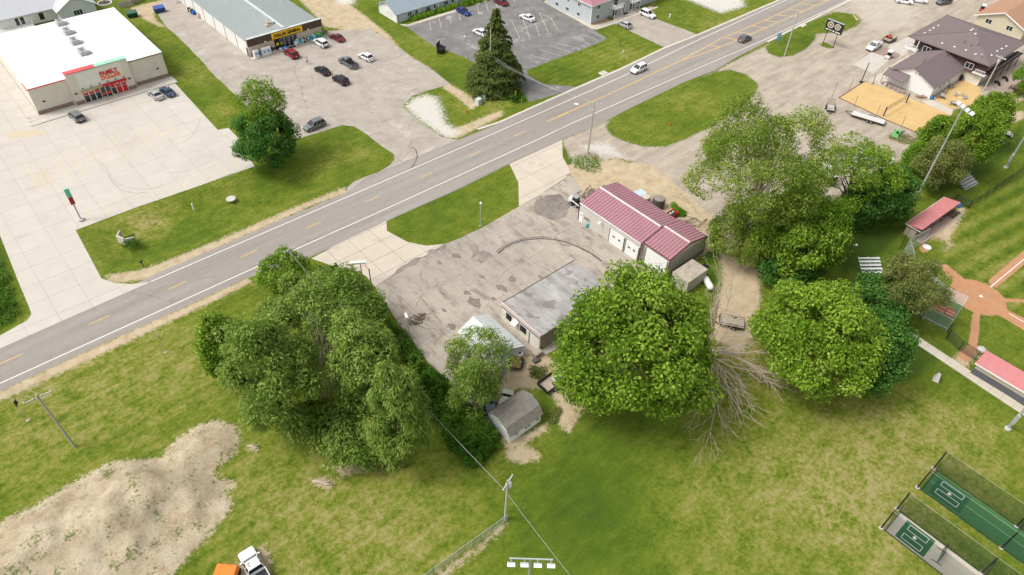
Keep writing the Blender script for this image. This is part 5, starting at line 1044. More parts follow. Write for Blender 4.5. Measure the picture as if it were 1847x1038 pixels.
def car(name, label, px, head, kind, m, cat='car', group=None, rack=False, glass=None, z=0.0):
    """body lofted from stations, greenhouse with separate panes, roof, wheels and lamps; +x is the nose"""
    k = KINDS[kind]; q = G(px[0], px[1], .7); root = thing(name, label, cat, (q.x, q.y, z), R_(head), group); gm = glass or m_cglass
    W2 = k['W']/2; z0 = .26; mb = MB(); rings = []
    for x, zt, w in k['st']:
        w = min(w, W2); rings.append([(x,-w*.92,z0),(x,-w,z0+.22),(x,-w,zt-.2),(x,-w*.93,zt-.05),(x,-w*.5,zt),(x,w*.5,zt),(x,w*.93,zt-.05),(x,w,zt-.2),(x,w,z0+.22),(x,w*.92,z0)])
    mb.loft(rings); mb.build('body', m, root, fix=True, bevel=.02)
    xr, xrr, xrf, xf = k['gh']; zb, zt = k['zb'], k['H']; wb, wt = W2*.94, W2*.76
    def side(s):
        mb = MB(); a = [(xr+.1,s*wb,zb),(xf-.12,s*wb,zb),(xrf-.02,s*wt,zt-.07),(xrr+.02,s*wt,zt-.07)]; b = [(p[0],p[1]-s*.06,p[2]) for p in a]
        mb.add(a+b, [(0,1,2,3),(7,6,5,4),(0,4,5,1),(1,5,6,2),(2,6,7,3),(3,7,4,0)]); return mb.build('side_window', gm, root, fix=True)
    for s in (-1, 1):
        w_ = side(s)
        for f in ((.36,.68) if kind in ('suv','hatch') else (.5,)):   # door pillars
            xa, xb_ = xr+.1+(xf-xr-.22)*f, xrr+(xrf-xrr)*f; MB().bar((xa,s*(wb+.004),zb),(xb_,s*(wt+.004),zt-.06),.05,.07).build('pillar', m, w_)
        for xa, xb_ in ((xr,xrr),(xf,xrf)): MB().bar((xa,s*wb*.985,zb-.02),(xb_,s*wt*.985,zt-.04),.08,.09).build('pillar', m, root)
        bx('mirror', m, root, xf-.32, xf-.12, min(s*W2*.98,s*(W2+.18)), max(s*W2*.98,s*(W2+.18)), zb, zb+.17)
    for nm, xa, xb_ in (('windshield', xf, xrf), ('rear_window', xr, xrr)):
        s = 1 if xa > xb_ else -1; mb = MB(); a = [(xa,-wb*.95,zb-.02),(xa,wb*.95,zb-.02),(xb_,wt*.95,zt-.06),(xb_,-wt*.95,zt-.06)]; b = [(p[0]-s*.06,p[1],p[2]-.02) for p in a]
        mb.add(a+b, [(0,1,2,3),(7,6,5,4),(0,4,5,1),(1,5,6,2),(2,6,7,3),(3,7,4,0)]); mb.build(nm, gm, root, fix=True)
    mb = MB(); mb.loft([[(x,-wt*f,zt-.09),(x,-wt*f*.86,zt-d),(x,0,zt-d+.02),(x,wt*f*.86,zt-d),(x,wt*f,zt-.09)] for x, f, d in ((xrr-.03,.98,.05),(xrr+.25,1.01,.0),((xrr+xrf)/2,1.02,-.01),(xrf-.2,1.01,.0),(xrf+.03,.98,.05))]); ro = mb.build('roof', m, root, fix=True)
    if rack:
        for s in (-1, 1): MB().tube([(xrr+.1,s*wt*.8,zt+.06),(xrf-.1,s*wt*.8,zt+.06)], .025, 5).build('roof_rail', m_rim, ro)
    xw = (k['L']/2*.62)
    for x in (-xw, xw*1.02):
        for s in (-1, 1): wheel(root, x, s*(W2-.09), k['wr'])
    xa, xb_ = k['st'][0][0], k['st'][-1][0]
    for s in (-1, 1):
        bx('headlight', m_head, root, xb_-.22, xb_-.015, min(s*.48,s*.76), max(s*.48,s*.76), k['st'][-1][1]-.14, k['st'][-1][1]+.02); 
        if kind != 'pickup': bx('taillight', m_tail, root, xa-.01, xa+.15, min(s*.6,s*.84), max(s*.6,s*.84), k['st'][0][1]-.02, k['st'][0][1]+.22)
    bx('bumper', m_trimb if kind in ('suv','pickup') else m, root, xb_-.12, xb_+.05, -.72, .72, .28, .5)
    if kind != 'pickup': bx('bumper', m_trimb if kind == 'suv' else m, root, xa-.05, xa+.12, -.74, .74, .3, .56); bx('number_plate', m_wht, root, xa-.065, xa-.05, -.2, .2, .6, .74)
    else:   # cargo bed
        bd = bx('bed_floor', m_trimb, root, -2.8, -.56, -.9, .9, .5, .66)
        for y0, y1 in ((-.98,-.88),(.88,.98)): bx('bed_side', m, root, -2.82, -.56, y0, y1, .42, 1.16)
        bx('tailgate', m, root, -2.86, -2.78, -.87, .87, .5, 1.14); bx('bumper', m_rim, root, -2.98, -2.87, -.85, .85, .38, .56)
        for s in (-1, 1): bx('taillight', m_tail, root, -2.875, -2.82, min(s*.885,s*.975), max(s*.885,s*.975), .75, 1.12)
    return root
pw = paint('white_car_paint', (.80,.80,.80), 0); pk = paint('black_car_paint', (.018,.018,.022)); pr_ = paint('red_car_paint', (.30,.012,.022)); pm = paint('maroon_car_paint', (.17,.02,.028)); pg = paint('grey_car_paint', (.14,.15,.165)); ps = paint('silver_car_paint', (.50,.50,.50)); pb = paint('navy_car_paint', (.05,.09,.16)); pbl = paint('blue_car_paint', (.02,.045,.22)); pgm = paint('gunmetal_car_paint', (.20,.21,.21))
DGC = 'cars in the discount store lot'
car('suv', 'red SUV parked nose in by the store\'s wide ice freezer', (525,96.5), 94, 'suv', pr_, group=DGC); car('suv', 'white SUV parked nearest the green stock outside the store', (578.5,77), 94, 'suv', pw, group=DGC)
car('sedan', 'maroon sedan at the right corner of the discount store', (607,67), 98, 'sedan', pm, group=DGC); car('sedan', 'black sedan in the middle of the discount store lot', (581,126.5), 96, 'sedan', pk, group=DGC)
car('pickup_truck', 'dark grey pickup truck in the discount store lot', (628,113), 96, 'pickup', pg, 'pickup', DGC); car('suv', 'black SUV nearest the road in the store lot row', (614,144), 96, 'suv', pk, group=DGC)
car('hatchback', 'small white car behind the dark grey pickup', (660,102), 97, 'hatch', pw, group=DGC); car('suv', 'grey SUV with sunroof parked along the grass by the tall tree', (567,225.5), 183, 'suv', pgm, group=DGC, rack=True)
car('sedan', 'silver sedan parked before the cream store', (279.5,170), 97, 'sedan', ps, group='cars in front of the cream store'); car('sedan', 'dark blue sedan nearest the right corner of the cream store', (301,164.5), 98, 'sedan', pb, group='cars in front of the cream store')
car('suv', 'grey SUV with roof rails alone in the cream store\'s left parking', (137.5,209.5), 97, 'suv', pgm, group='cars in front of the cream store', rack=True)
car('suv', 'white SUV driving left along the road', (1152,124), 182, 'suv', pw, rack=True); car('suv', 'dark grey SUV driving right by the yellow hatched lane', (1344,69), 1, 'hatch', pg)
car('sedan', 'blue sedan parked before the terrace hedge', (836,20), -87, 'sedan', pbl, group='cars at the flats'); car('sedan', 'white sedan in the marked bays right of the spruce top', (951,31), 94, 'sedan', pw, group='cars at the flats'); car('suv', 'white SUV mostly hidden by the spruce', (866,58), 95, 'hatch', pw, group='cars at the flats'); car('sedan', 'maroon car at the top edge of the flats car park', (903,3), 94, 'sedan', pm, group='cars at the flats')
car('hatchback', 'silver hatchback parked beside the grey flats\' lawn', (1126,44), 92, 'hatch', ps, group='cars at the flats'); car('suv', 'white SUV parked nose out at the grey flats', (1168.5,25.5), -88, 'suv', pw, group='cars at the flats', rack=True)
car('pickup_truck', 'white crew cab pickup towing a trailer at the bar', (1577,83), 183, 'pickup', pw, 'pickup'); car('suv', 'long white SUV at the top of the bar lot', (1632,2), -60, 'suv', pw, group='cars above the bar'); car('suv', 'white SUV second in the row above the bar', (1658,0), -62, 'suv', pw, group='cars above the bar'); car('suv', 'dark grey SUV alone above the bar roof', (1703,3), 160, 'suv', pg, group='cars above the bar')
car('sedan', 'white car half hidden under the open tree by the gravel lot', (1552,283), 200, 'suv', pw); car('pickup_truck', 'white pickup under the open tree beside the flat trailer', (1583,285), 110, 'pickup', pw, 'pickup')
# white cab truck at the bottom edge: nose forward on bare ground
car('pickup_truck', 'white truck with rusty patch on its roof, on the grass at the bottom edge', (461,1027), 88, 'pickup', pw, 'pickup')
_tr = [o for o in bpy.data.objects if o.get('label', '').startswith('white truck with rusty')][0]
MB().lathe((0,0,0), [(.36,0),(.3,.015)], 9).build('rust_patch', M('rust_patch', (.30,.14,.10), .9, .3, 6), _tr).location = (.25,.25,1.86)
og = thing('orange_machine', 'orange machine corner at the bottom edge beside the white truck', 'machine', G(412,1040), R_(-45)); bx('hopper', M('safety_orange', (.75,.22,.03), .5, .06), og, -1.2, 1.2, -.8, .8, .5, 1.5, .12); bx('chassis', m_trimb, og, -1.3, 1.4, -.5, .5, .3, .5)
for x in (-.9,.9):
    for s in (-1,1): wheel(og, x, s*.75, .35)
# trailers
m_deck = M('trailer_deck', (.45,.38,.30), .9, .15, 2, stain=.3, sscale=1.5); m_steel = M('black_steel', (.035,.033,.032), .6, .2)
def trailer(name, label, px, head, L_, Wd, deck, zd=.62, rails=0, axles=1, gate=False, planks=7, tongue=1.3):
    q = G(px[0], px[1], .5); root = thing(name, label, 'trailer', (q.x, q.y, 0), R_(head))
    mb = MB()
    for s in (-1, 1): mb.bar((-L_/2,s*Wd/2,zd-.1),(L_/2,s*Wd/2,zd-.1),.09,.18)
    for x in (-L_/2, L_/2): mb.bar((x,-Wd/2,zd-.1),(x,Wd/2,zd-.1),.09,.18)
    for s in (-1, 1): mb.bar((L_/2,s*Wd*.42,zd-.12),(L_/2+tongue,0,zd-.14),.08,.12)
    mb.build('frame', m_steel, root)
    for k in range(planks): y0 = -Wd/2+.05+k*(Wd-.1)/planks; MB().box(-L_/2+.05,L_/2-.05,y0+.008,y0+(Wd-.1)/planks-.008,zd-.01,zd+.04).build('plank', deck, root)
    for k in range(axles):
        x = -L_*.08+(k-(axles-1)/2)*.85
        for s in (-1, 1): wheel(root, x, s*(Wd/2+.14), .33, .2); bx('fender', m_steel, root, x-.42, x+.42, min(s*(Wd/2+.03),s*(Wd/2+.27)), max(s*(Wd/2+.03),s*(Wd/2+.27)), .7, .74)
    if rails:
        for s in (-1, 1): MB().bar((-L_/2,s*Wd/2,zd+rails),(L_/2,s*Wd/2,zd+rails),.05,.05).build('side_rail', m_steel, root)
        MB().bar((L_/2,-Wd/2,zd+rails),(L_/2,Wd/2,zd+rails),.05,.05).build('side_rail', m_steel, root)
        for x in (-L_/2, -L_/6, L_/6, L_/2):
            for s in (-1, 1): MB().bar((x,s*Wd/2,zd),(x,s*Wd/2,zd+rails),.045,.045).build('rail_post', m_steel, root)
    if gate:
        g = MB().bar((-L_/2-.05,-Wd/2,zd),(-L_/2-.05,Wd/2,zd),.05,.06).build('ramp_gate', m_steel, root)
        for k in range(9): y = -Wd/2+.03+k*(Wd-.06)/8; MB().bar((-L_/2-.06,y,zd),(-L_/2-.3,y,zd+1.25),.035,.035).build('gate_bar', m_steel, g)
        for z_ in (.4,.8,1.25): MB().bar((-L_/2-.06-.19*z_,-Wd/2,zd+z_),(-L_/2-.06-.19*z_,Wd/2,zd+z_),.035,.035).build('gate_bar', m_steel, g)
    return root
trailer('flatbed_trailer', 'long flatbed trailer with pale deck beside the sand court', (1565.5,213.5), 106, 7.2, 2.1, M('pale_deck', (.60,.58,.54), .8, .08), .7, 0, 2); trailer('utility_trailer', 'small utility trailer with upright mesh ramp on the gravel lot', (1498,195), 211, 2.7, 1.7, M('pale_deck2', (.52,.46,.41), .8, .1), .6, .45, 1, True)
trailer('mower_trailer', 'low trailer behind the white pickup carrying the red mower', (1605,70), 182, 4.2, 2.0, m_deck, .6, .25, 2); trailer('lawn_trailer', 'grey railed utility trailer at the right edge of the maple', (1320,582), 125, 3.8, 1.95, m_deck, .6, .45, 1)
dt_ = trailer('dump_trailer', 'dark sided trailer carrying a white tote in the yard', (993,692), 2, 3.2, 1.9, m_deck, .7, .1, 1); bx('side_board', m_steel, dt_, -1.75, 1.7, .93, 1.0, .72, 1.35); bx('tail_board', m_steel, dt_, -1.82, -1.74, -.95, .95, .72, 1.4)
tt_ = thing('liquid_tote', 'white square tote with cap on the dark trailer', 'tank', (*G(1004,683,.8).xy,.74), R_(2)); bx('tank', m_wht, tt_, -.55,.55,-.5,.5,.02,.95,.06); MB().lathe((0,0,.95), [(.12,0),(.12,.08)], 10).build('cap', m_dark, tt_); bx('base', m_galv, tt_, -.58,.58,-.53,.53,0,.05)
mw = thing('riding_mower', 'red riding mower on the trailer behind the white pickup', 'mower', (*G(1605,66,1).xy,.65), R_(20)); bx('deck', M('mower_red', (.55,.06,.03), .45), mw, -.75,.55,-.6,.6,.12,.3,.04); bx('hood', M('mower_red', (.55,.06,.03), .45), mw, -.9,-.2,-.35,.35,.3,.75,.05); bx('seat', m_dark, mw, -.15,.3,-.25,.25,.4,.75,.04)
MB().tube([(-.2,-.4,.6),(-.3,-.4,1.5),(-.3,.4,1.5),(-.2,.4,.6)], .03, 6).build('roll_bar', m_dark, mw)
for x, r in ((-.6,.28),(.5,.18)):
    for s in (-1,1): wheel(mw, x, s*.5, r, .2)
def cart(label, px, head, col):
    a = thing('golf_cart', label, 'golf cart', (*G(*px,.6).xy,0), R_(head)); m = M('cart_'+label[:5], col, .4, .05); bx('body', m, a, -1.1,1.1,-.55,.55,.25,.62,.06); bx('cowl', m, a, .6,1.15,-.52,.52,.6,.9,.08); bx('seat', m_dark, a, -.5,.1,-.5,.5,.62,.8,.04); bx('seat_back', m_dark, a, -.6,-.48,-.5,.5,.75,1.15,.03); bx('roof', m_wht, a, -.95,.75,-.58,.58,1.82,1.9,.03); bx('bag_well', m_dark, a, -1.1,-.65,-.45,.45,.62,.72)
    for x in (-.85,.7):
        for s in (-1,1): MB().tube([(x,s*.5,.6),(x*.95,s*.52,1.82)], .025, 5).build('post', m_dark, a)
    for x in (-.75,.8):
        for s in (-1,1): wheel(a, x, s*.5, .24, .18)
cart('white golf cart on the bar\'s concrete pad', (1603,101), 190, (.75,.74,.72)); cart('red golf cart with white roof behind the beige house', (1772,17), 200, (.42,.03,.04))
rv = thing('camper', 'big white motorhome roof at the top right corner', 'motorhome', (258,62,0), R_(-40)); bx('body', m_wht, rv, -5.5,5.5,-1.25,1.25,.5,3.2,.1); bx('windshield', m_cglass, rv, 5.4,5.56,-1.1,1.1,1.4,2.6); bx('roof_unit', m_alu, rv, -1,0,-.4,.4,3.2,3.5,.05); bx('stripe', pgm, rv, -5,5,-1.28,-1.25,1.2,1.4)
for x in (-3,3.6):
    for s in (-1,1): wheel(rv, x, s*1.15, .42)
ct = thing('cargo_trailer', 'enclosed trailer with white roof and black end under the cottonwood', 'trailer', (*G(1490,318,1).xy,0), R_(55)); bx('box', m_dark, ct, -2.3,2.3,-1.1,1.1,.5,2.3); bx('roof', m_wht, ct, -2.35,2.35,-1.15,1.15,2.3,2.4,.03)
for s in (-1,1): wheel(ct, 0, s*1.05, .34)
# skid steer beside the shop
ss_ = thing('skid_steer', 'small white and black skid steer loader at the shop corner', 'loader', (*G(1038,364,.8).xy,0), R_(-78)); bx('chassis', m_dark, ss_, -1.0,1.0,-.5,.5,.35,.9,.05); bx('engine_cover', m_wht, ss_, -1.25,-.5,-.55,.55,.7,1.5,.08); bx('cab', m_trimb, ss_, -.5,.55,-.5,.5,.9,1.95,.04); bx('cab_roof', M('cab_roof_grey', (.3,.33,.32), .6), ss_, -.6,.6,-.55,.55,1.95,2.05,.03)
for s in (-1,1):
    MB().bar((-1.0,s*.68,1.5),(1.2,s*.68,.75),.12,.2).build('lift_arm', m_wht, ss_)
    for x in (-.6,.55): o = wheel(ss_, x, s*.62, .38, .26)
MB().bar((1.45,-.85,.3),(1.45,.85,.3),.5,.35).build('bucket', m_dark, ss_)
# cars tucked between shed and garage
car('sedan', 'blue grey old car nose to the gambrel shed under the willow', (884,736), 60, 'sedan', paint('faded_blue_paint', (.24,.29,.34), .1)); car('sedan', 'white old car at the edge of the forecourt under the willow', (845,706), 55, 'sedan', pw); car('hatchback', 'pale car nosing out behind the gambrel shed', (911,724), 35, 'hatch', paint('cream_car_paint', (.60,.58,.53), 0))
rt = trailer('rusty_trailer', 'small rusty topped trailer behind the white garage', (931,655), 42, 2.4, 1.6, M('rust_plate', (.30,.15,.09), .9, .35, 2), .8, 0, 1, False, 4, .8)
tk = thing('round_tank', 'squat white round tank with dark lid behind the garage', 'tank', G(937,645)); MB().lathe((0,0,0), [(.45,0),(.55,.1),(.55,.75),(.4,.95),(.25,1.0)], 14).build('shell', m_wht, tk, smooth=True); MB().lathe((0,0,1.0), [(.22,0),(.22,.04)], 12).build('lid', m_dark, tk); db = thing('black_drum', 'black drum beside the squat white tank', 'drum', G(942,656)); MB().lathe((0,0,0), [(.29,0),(.29,.28),(.31,.3),(.29,.32),(.29,.58),(.31,.6),(.29,.62),(.29,.88)], 12).build('shell', m_dark, db); MB().lathe((0,0,.88), [(.27,0),(.27,.02)], 12).build('lid', m_trimb, db)
# ================================================================ poles, signs, fences, small things
m_pole = bark_mat('pole_wood', (.36,.32,.27), (.55,.51,.45)); m_wire = M('cable', (.32,.31,.30), .6); m_conc = M('cast_concrete', (.52,.50,.46), .9, .1)
def upole(label, base, H, arm_ang=90, arms=((-.6,2.6),), trans=False, lamp=None, tilt=(0,0), r=.16):
    q = G(*base); root = thing('utility_pole', label, 'utility pole', q); MB().tube([(0,0,-.2),(tilt[0],tilt[1],H)], [r*1.15,r*.75], 10).build('pole', m_pole, root); tips = []
    c, s = math.cos(R_(arm_ang)), math.sin(R_(arm_ang))
    for dz, w in arms:
        a = Vector((tilt[0]-c*w/2, tilt[1]-s*w/2, H+dz)); b = Vector((tilt[0]+c*w/2, tilt[1]+s*w/2, H+dz)); ar = MB().bar(a, b, .14, .16).build('crossarm', M('arm_wood', (.50,.46,.40), .9), root)
        for k in range(4):
            p = a.lerp(b, .04+.92*k/3); MB().lathe(p+Vector((0,0,.08)), [(.03,0),(.07,.05),(.05,.12),(.07,.16),(.03,.24)], 8).build('insulator', m_wht, ar); tips.append(q+p+Vector((0,0,.3)))
        for f in (.2,.8): MB().bar(a.lerp(b, f)-Vector((0,0,.05)), Vector((tilt[0],tilt[1],H+dz-.8)), .05, .03).build('brace', m_galv, root)
    if trans: MB().lathe((tilt[0]+.38,tilt[1]+.1,H-2.0), [(.1,0),(.3,.06),(.3,.9),(.2,1.0),(.1,1.12)], 12).build('transformer', m_wht if trans == 1 else m_alu, root, smooth=True)
    if lamp:
        e = Vector((lamp[0], lamp[1], H-2.1+lamp[2])); MB().tube([(0,0,H-3.0),(e.x*.5,e.y*.5,e.z-.1),tuple(e)], .045, 6).build('lamp_arm', m_galv, root); MB().lathe(e-Vector((0,0,.12)), [(.12,0),(.26,.06),(.2,.2)], 10).build('lamp_head', m_alu, root)
    return root, tips
def cable(label, pts, sag=.6, r=.022, group='overhead cables'):
    P = []
    for a, b in zip(pts, pts[1:]):
        a = Vector(a); b = Vector(b)
        for k in range(9):
            t = k/8; p = a.lerp(b, t); p.z -= 4*sag*t*(1-t); P.append(p)
    o = MB().tube(P, r, 4).build('cable', m_wire); return tag(o, label, 'cable', group)
p1, t1 = upole('wooden utility pole with long crossarm on the left lawn', (135,806), 11.0, -2, ((-.5,3.2),), tilt=(-.2,.1))
p2, t2 = upole('wooden utility pole with grey transformer at the end of the chain link fence', (911,938), 8.9, 20, ((-.5,2.3),), 1, tilt=(.15,0))
p3, t3 = upole('utility pole with crossarm on the gravel corner by the road', (1060,277.5), 11.7, -60, ((-.3,2.6),(-1.9,1.6)), tilt=(.1,-.1))
p4, t4 = upole('utility pole with street light arm on the grass island by the billboard', (1415,101), 11.4, 90, (), 1, (-2.6,3.2,.6))
p5, t5 = upole('tall utility pole rising through the front of the spruce', (884,168), 15.0, -50, ())
t5 = [Vector(G(884,168))+Vector((.1*k,0,9.2-.5*k)) for k in range(4)]
p6, t6 = upole('wooden utility pole with crossarm in front of the bar gallery', (1774,163), 8.6, 80, ((-.4,2.4),), 1)
p7, t7 = upole('utility pole almost hidden in the top of the grove', (540,520), 8.5, 0, ((-.4,2.0),))
def off(p, dx, dy, dz=0): return Vector(p)+Vector((dx,dy,dz))
for k in range(4): cable('overhead cable crossing the road from the left lawn pole, %s on its arm' % ('leftmost','second','third','rightmost')[k], [t1[k], off(t1[k], -34, 52, .5)], .9)
cable('cable running from the grove down to the fence end pole', [t7[1], t2[0]], 1.2, .03); cable('cable running from the fence end pole out of the bottom of the view', [t2[0], G(1180,1225,6.5)], .5, .03)
for k in range(3): cable('cable from the spruce pole across the road to the gravel corner pole, %s strand' % ('upper','middle','lower')[k], [t5[k], t3[k]], 1.0, .025)
cable('long cable along the verge between the grove pole and the gravel corner pole', [t7[3], t3[5]], 2.4, .02); cable('long lower cable along the verge toward the gravel corner pole', [off(t7[3],0,0,-1.5), off(t3[5],0,0,-1.4)], 2.4, .02)
cable('cable from the gravel corner pole to the billboard island pole', [t3[0], off(G(1415,101), 0, 0, 11.2)], 1.5, .02); cable('cable dropping from the spruce pole to the terrace lamp', [off(t5[0],0,0,-1), off(G(841,104), 0, 0, 5.2)], .6, .02)
# floodlights: tall steel masts with four lamp boxes
m_flood = M('flood_face', (.80,.82,.85), .3, .05)
def mast(label, loc, H, face, group='ball field floodlights', box=True):
    root = thing('floodlight_mast', label, 'floodlight', loc, 0, group); MB().tube([(0,0,0),(0,0,H*.5),(0,0,H)], [.2,.16,.1], 12).build('mast', m_galv, root); c, s = math.cos(R_(face)), math.sin(R_(face)); side = Vector((-s, c, 0)); fw_ = Vector((c, s, 0))
    MB().bar(Vector((0,0,H))-side*2.0, Vector((0,0,H))+side*2.0, .12, .12).build('lamp_bar', m_galv, root)
    for k in (-1.5,-.5,.5,1.5):
        p = Vector((0,0,H+.12))+side*k*1.2+fw_*.45; a = fw_.rotation_difference(Vector((1,0,0))); mb = MB(); ax_ = fw_; up = Vector((0,0,1)); dn = (ax_*.72-up*.55).normalized(); u2 = side.cross(dn).normalized()
        vs = [p+side*i*.36+u2*j*.3+dn*d for d in (0,.3) for i, j in ((-1,-1),(1,-1),(1,1),(-1,1))]; mb.add(vs, [(0,1,2,3),(7,6,5,4),(0,4,5,1),(1,5,6,2),(2,6,7,3),(3,7,4,0)]); lh = mb.build('lamp_head', m_flood, root, fix=True)
        MB().bar(p, Vector((0,0,H))+side*k*1.2, .06, .06).build('bracket', m_galv, lh)
    MB().lathe((0,0,0), [(.42,0),(.42,.25),(.3,.3)], 14).build('footing', m_conc, root)
    if box: bx('ballast_box', m_alu, root, -.55, -.2, -.25, .25, 1.6, 3.4)
    return root
mast('tall steel floodlight mast rising behind the bleacher trees', G(1650,361), 19.6, -30); mast('steel floodlight mast by the outfield fence at the right edge', G(1814,303), 19.6, -60); mast('steel floodlight mast beside the footpath at the right edge', G(1817,774), 19.6, 30); mast('steel floodlight mast whose four white lamps show at the bottom edge', (21.98-.1,19.9,0), 18.0, -132)
# small lamp posts
def lpost(label, base, H, head=(.7,0), m=None):
    root = thing('lamp_post', label, 'lamp post', G(*base)); MB().tube([(0,0,-.05),(0,0,H)], .06, 8).build('post', m or m_galv, root); o = MB(); o.bar((-.05,0,H+.02),(head[0],head[1],H+.1),.38,.16); o.build('lamp', m_wht, root); MB().lathe((0,0,0), [(.18,0),(.18,.08)], 10).build('base', m_conc, root)
lpost('lamp post with white flat head at the forecourt\'s left edge', (738.8,613.5), 4.8, (.3,.9)); lpost('thin grey post on the lawn corner between forecourt and road', (866.5,408), 5.0, (.25,0)); lpost('thin lamp post at the corner of the flats car park', (840.5,105), 5.4, (-.3,.1))
fs = thing('forecourt_light', 'long white light box on two rusty posts at the forecourt entrance', 'light', G(655.5,512)); d2 = G(672.9,535.4)-G(655.5,512); m_rust = M('rusty_post', (.16,.10,.075), .9, .25, 3)
MB().tube([(0,0,0),(0,0,4.4)], .08, 8).build('post', m_rust, fs); MB().tube([(d2.x,d2.y,0),(d2.x,d2.y,6.0)], .09, 8).build('post', m_rust, fs); MB().bar((-1.5,1.1,4.5),(.8,-.3,4.5),.5,.3).build('light_box', m_wht, fs); MB().tube([(.5,-.2,4.5),(d2.x,d2.y,5.6)], .04, 5).build('brace', m_rust, fs)
# pylon sign of the cream store
py = thing('pylon_sign', 'blank green and red pylon sign panel on a pole in the store lot', 'sign', G(147,398)); MB().tube([(0,0,0),(0,0,4.2)], .14, 10).build('pole', m_alu, py); MB().lathe((0,0,0), [(.55,0),(.55,.35),(.5,.4)], 14).build('footing', m_conc, py); bx('lower_panel', M('pylon_red', (.42,.03,.03), .5), py, -.35,.35,-.14,.14,3.6,5.1); bx('upper_panel', M('pylon_green', (.16,.55,.40), .5), py, -.38,.38,-.16,.16,5.1,6.8)
def plate(name, label, base, H, w, h, ang, m, back=None, cat='sign', extra=None):
    root = thing(name, label, cat, G(*base), R_(ang)); MB().tube([(0,0,-.05),(0,0,H)], .045, 6).build('post', m_galv, root); pn = bx('panel', m, root, -w/2, w/2, -.07, -.045, H-h, H+.05); return root, pn
r_, _ = plate('road_sign', 'edge on road sign on a post beside the left lawn pole', (50.8,757.8), 4.2, .7, .9, 60, m_dark); MB().lathe((0,0,0), [(.3,0),(.26,.05)], 9).build('footing', M('clay_footing', (.42,.33,.23), .95, .2, 4), r_)
r_, _ = plate('road_sign', 'grey backed road sign on a post by the near verge', (298.7,635.3), 3.8, .6, .75, 70, m_alu); MB().lathe((0,0,0), [(.3,0),(.26,.05)], 9).build('footing', M('clay_footing', (.42,.33,.23), .95, .2, 4), r_)
r_, pn = plate('service_sign', 'blue service sign on a post at the grass island', (1401,80), 3.0, 1.15, 2.0, -25, M('sign_blue', (.02,.30,.55), .5)); 
for k in range(3):
    bx('symbol', m_wht, pn, -.4,-.08,-.085,-.07,1.3+k*.6,1.68+k*.6); bx('symbol', m_wht, pn, .05,.42,-.085,-.07,1.38+k*.6,1.58+k*.6)
pe = thing('pennant_sign', 'yellow triangular pennant sign on a post below the spruce', 'sign', G(929.5,181), R_(35)); MB().tube([(0,0,0),(0,0,1.9)], .04, 6).build('post', m_galv, pe); MB().add([(-.55,-.05,1.5),(.75,-.05,1.55),(-.45,-.05,2.7),(-.55,-.02,1.5),(.75,-.02,1.55),(-.45,-.02,2.7)], [(0,1,2),(5,4,3),(0,3,4,1),(1,4,5,2),(2,5,3,0)]).build('panel', M('sign_yellow', (.85,.72,.02), .5), pe, fix=True)
mk = thing('marker_post', 'slim yellow marker post by the drive below the spruce', 'post', G(941,186)); MB().tube([(0,0,0),(0,0,1.2)], .05, 6).build('post', M('marker_yellow', (.75,.62,.08), .6), mk); MB().lathe((0,0,1.2), [(.06,0),(.03,.06)], 6).build('cap', m_dark, mk)
yf = thing('yard_flag', 'small pink yard flag near the foot of the island pole', 'flag', G(1414,76)); MB().tube([(0,0,0),(0,0,1.5)], .03, 5).build('post', m_dark, yf); MB().add([(0,0,.5),(.75,.3,.55),(.75,.3,1.35),(0,0,1.45)], [(0,1,2,3)]).build('cloth', M('flag_pink', (.6,.36,.42), .8, .25, 6), yf)
# billboard: black board, two round emblems, a row of words too small to read
bi = thing('billboard', 'black billboard with two round emblems on two posts in the gravel lot', 'billboard', G(1493.5,82.5), R_(-90)); 
for x in (-1.45, 1.45): MB().tube([(x,0,-.1),(x,0,3.8)], .09, 8).build('post', m_dark, bi)
bd = bx('board', m_dark, bi, -2.3, 2.3, -.28, .28, 3.6, 6.3); bx('top_cap', m_alu, bi, -2.32, 2.32, -.3, .3, 6.3, 6.36); m_emb = M('emblem_tan', (.55,.48,.38), .6, .15, 4)
for x, rr_ in ((-1.0,.86),(.95,.8)):
    e = MB().tube([(x,-.28,5.25),(x,-.31,5.25)], rr_, 24).build('emblem', m_emb, bd); MB().tube([(x,-.31,5.25),(x,-.325,5.25)], rr_*.68, 20).build('emblem_ring', M('emblem_dark', (.16,.13,.1), .6, .2, 6), e); MB().tube([(x,-.325,5.25),(x,-.34,5.25)], rr_*.34, 12).build('emblem_core', m_emb, e)
MB().add([(1.2,-.32,5.6),(1.95,-.32,5.75),(1.55,-.32,5.15)], [(0,1,2)]).build('emblem_wing', m_emb, bd)
for a, b in ((-2.05,-1.15),(-.9,-.35),(-.1,.5),(.75,2.05)): bx('caption', m_wht, bd, a, b, -.3, -.28, 3.85, 4.08)
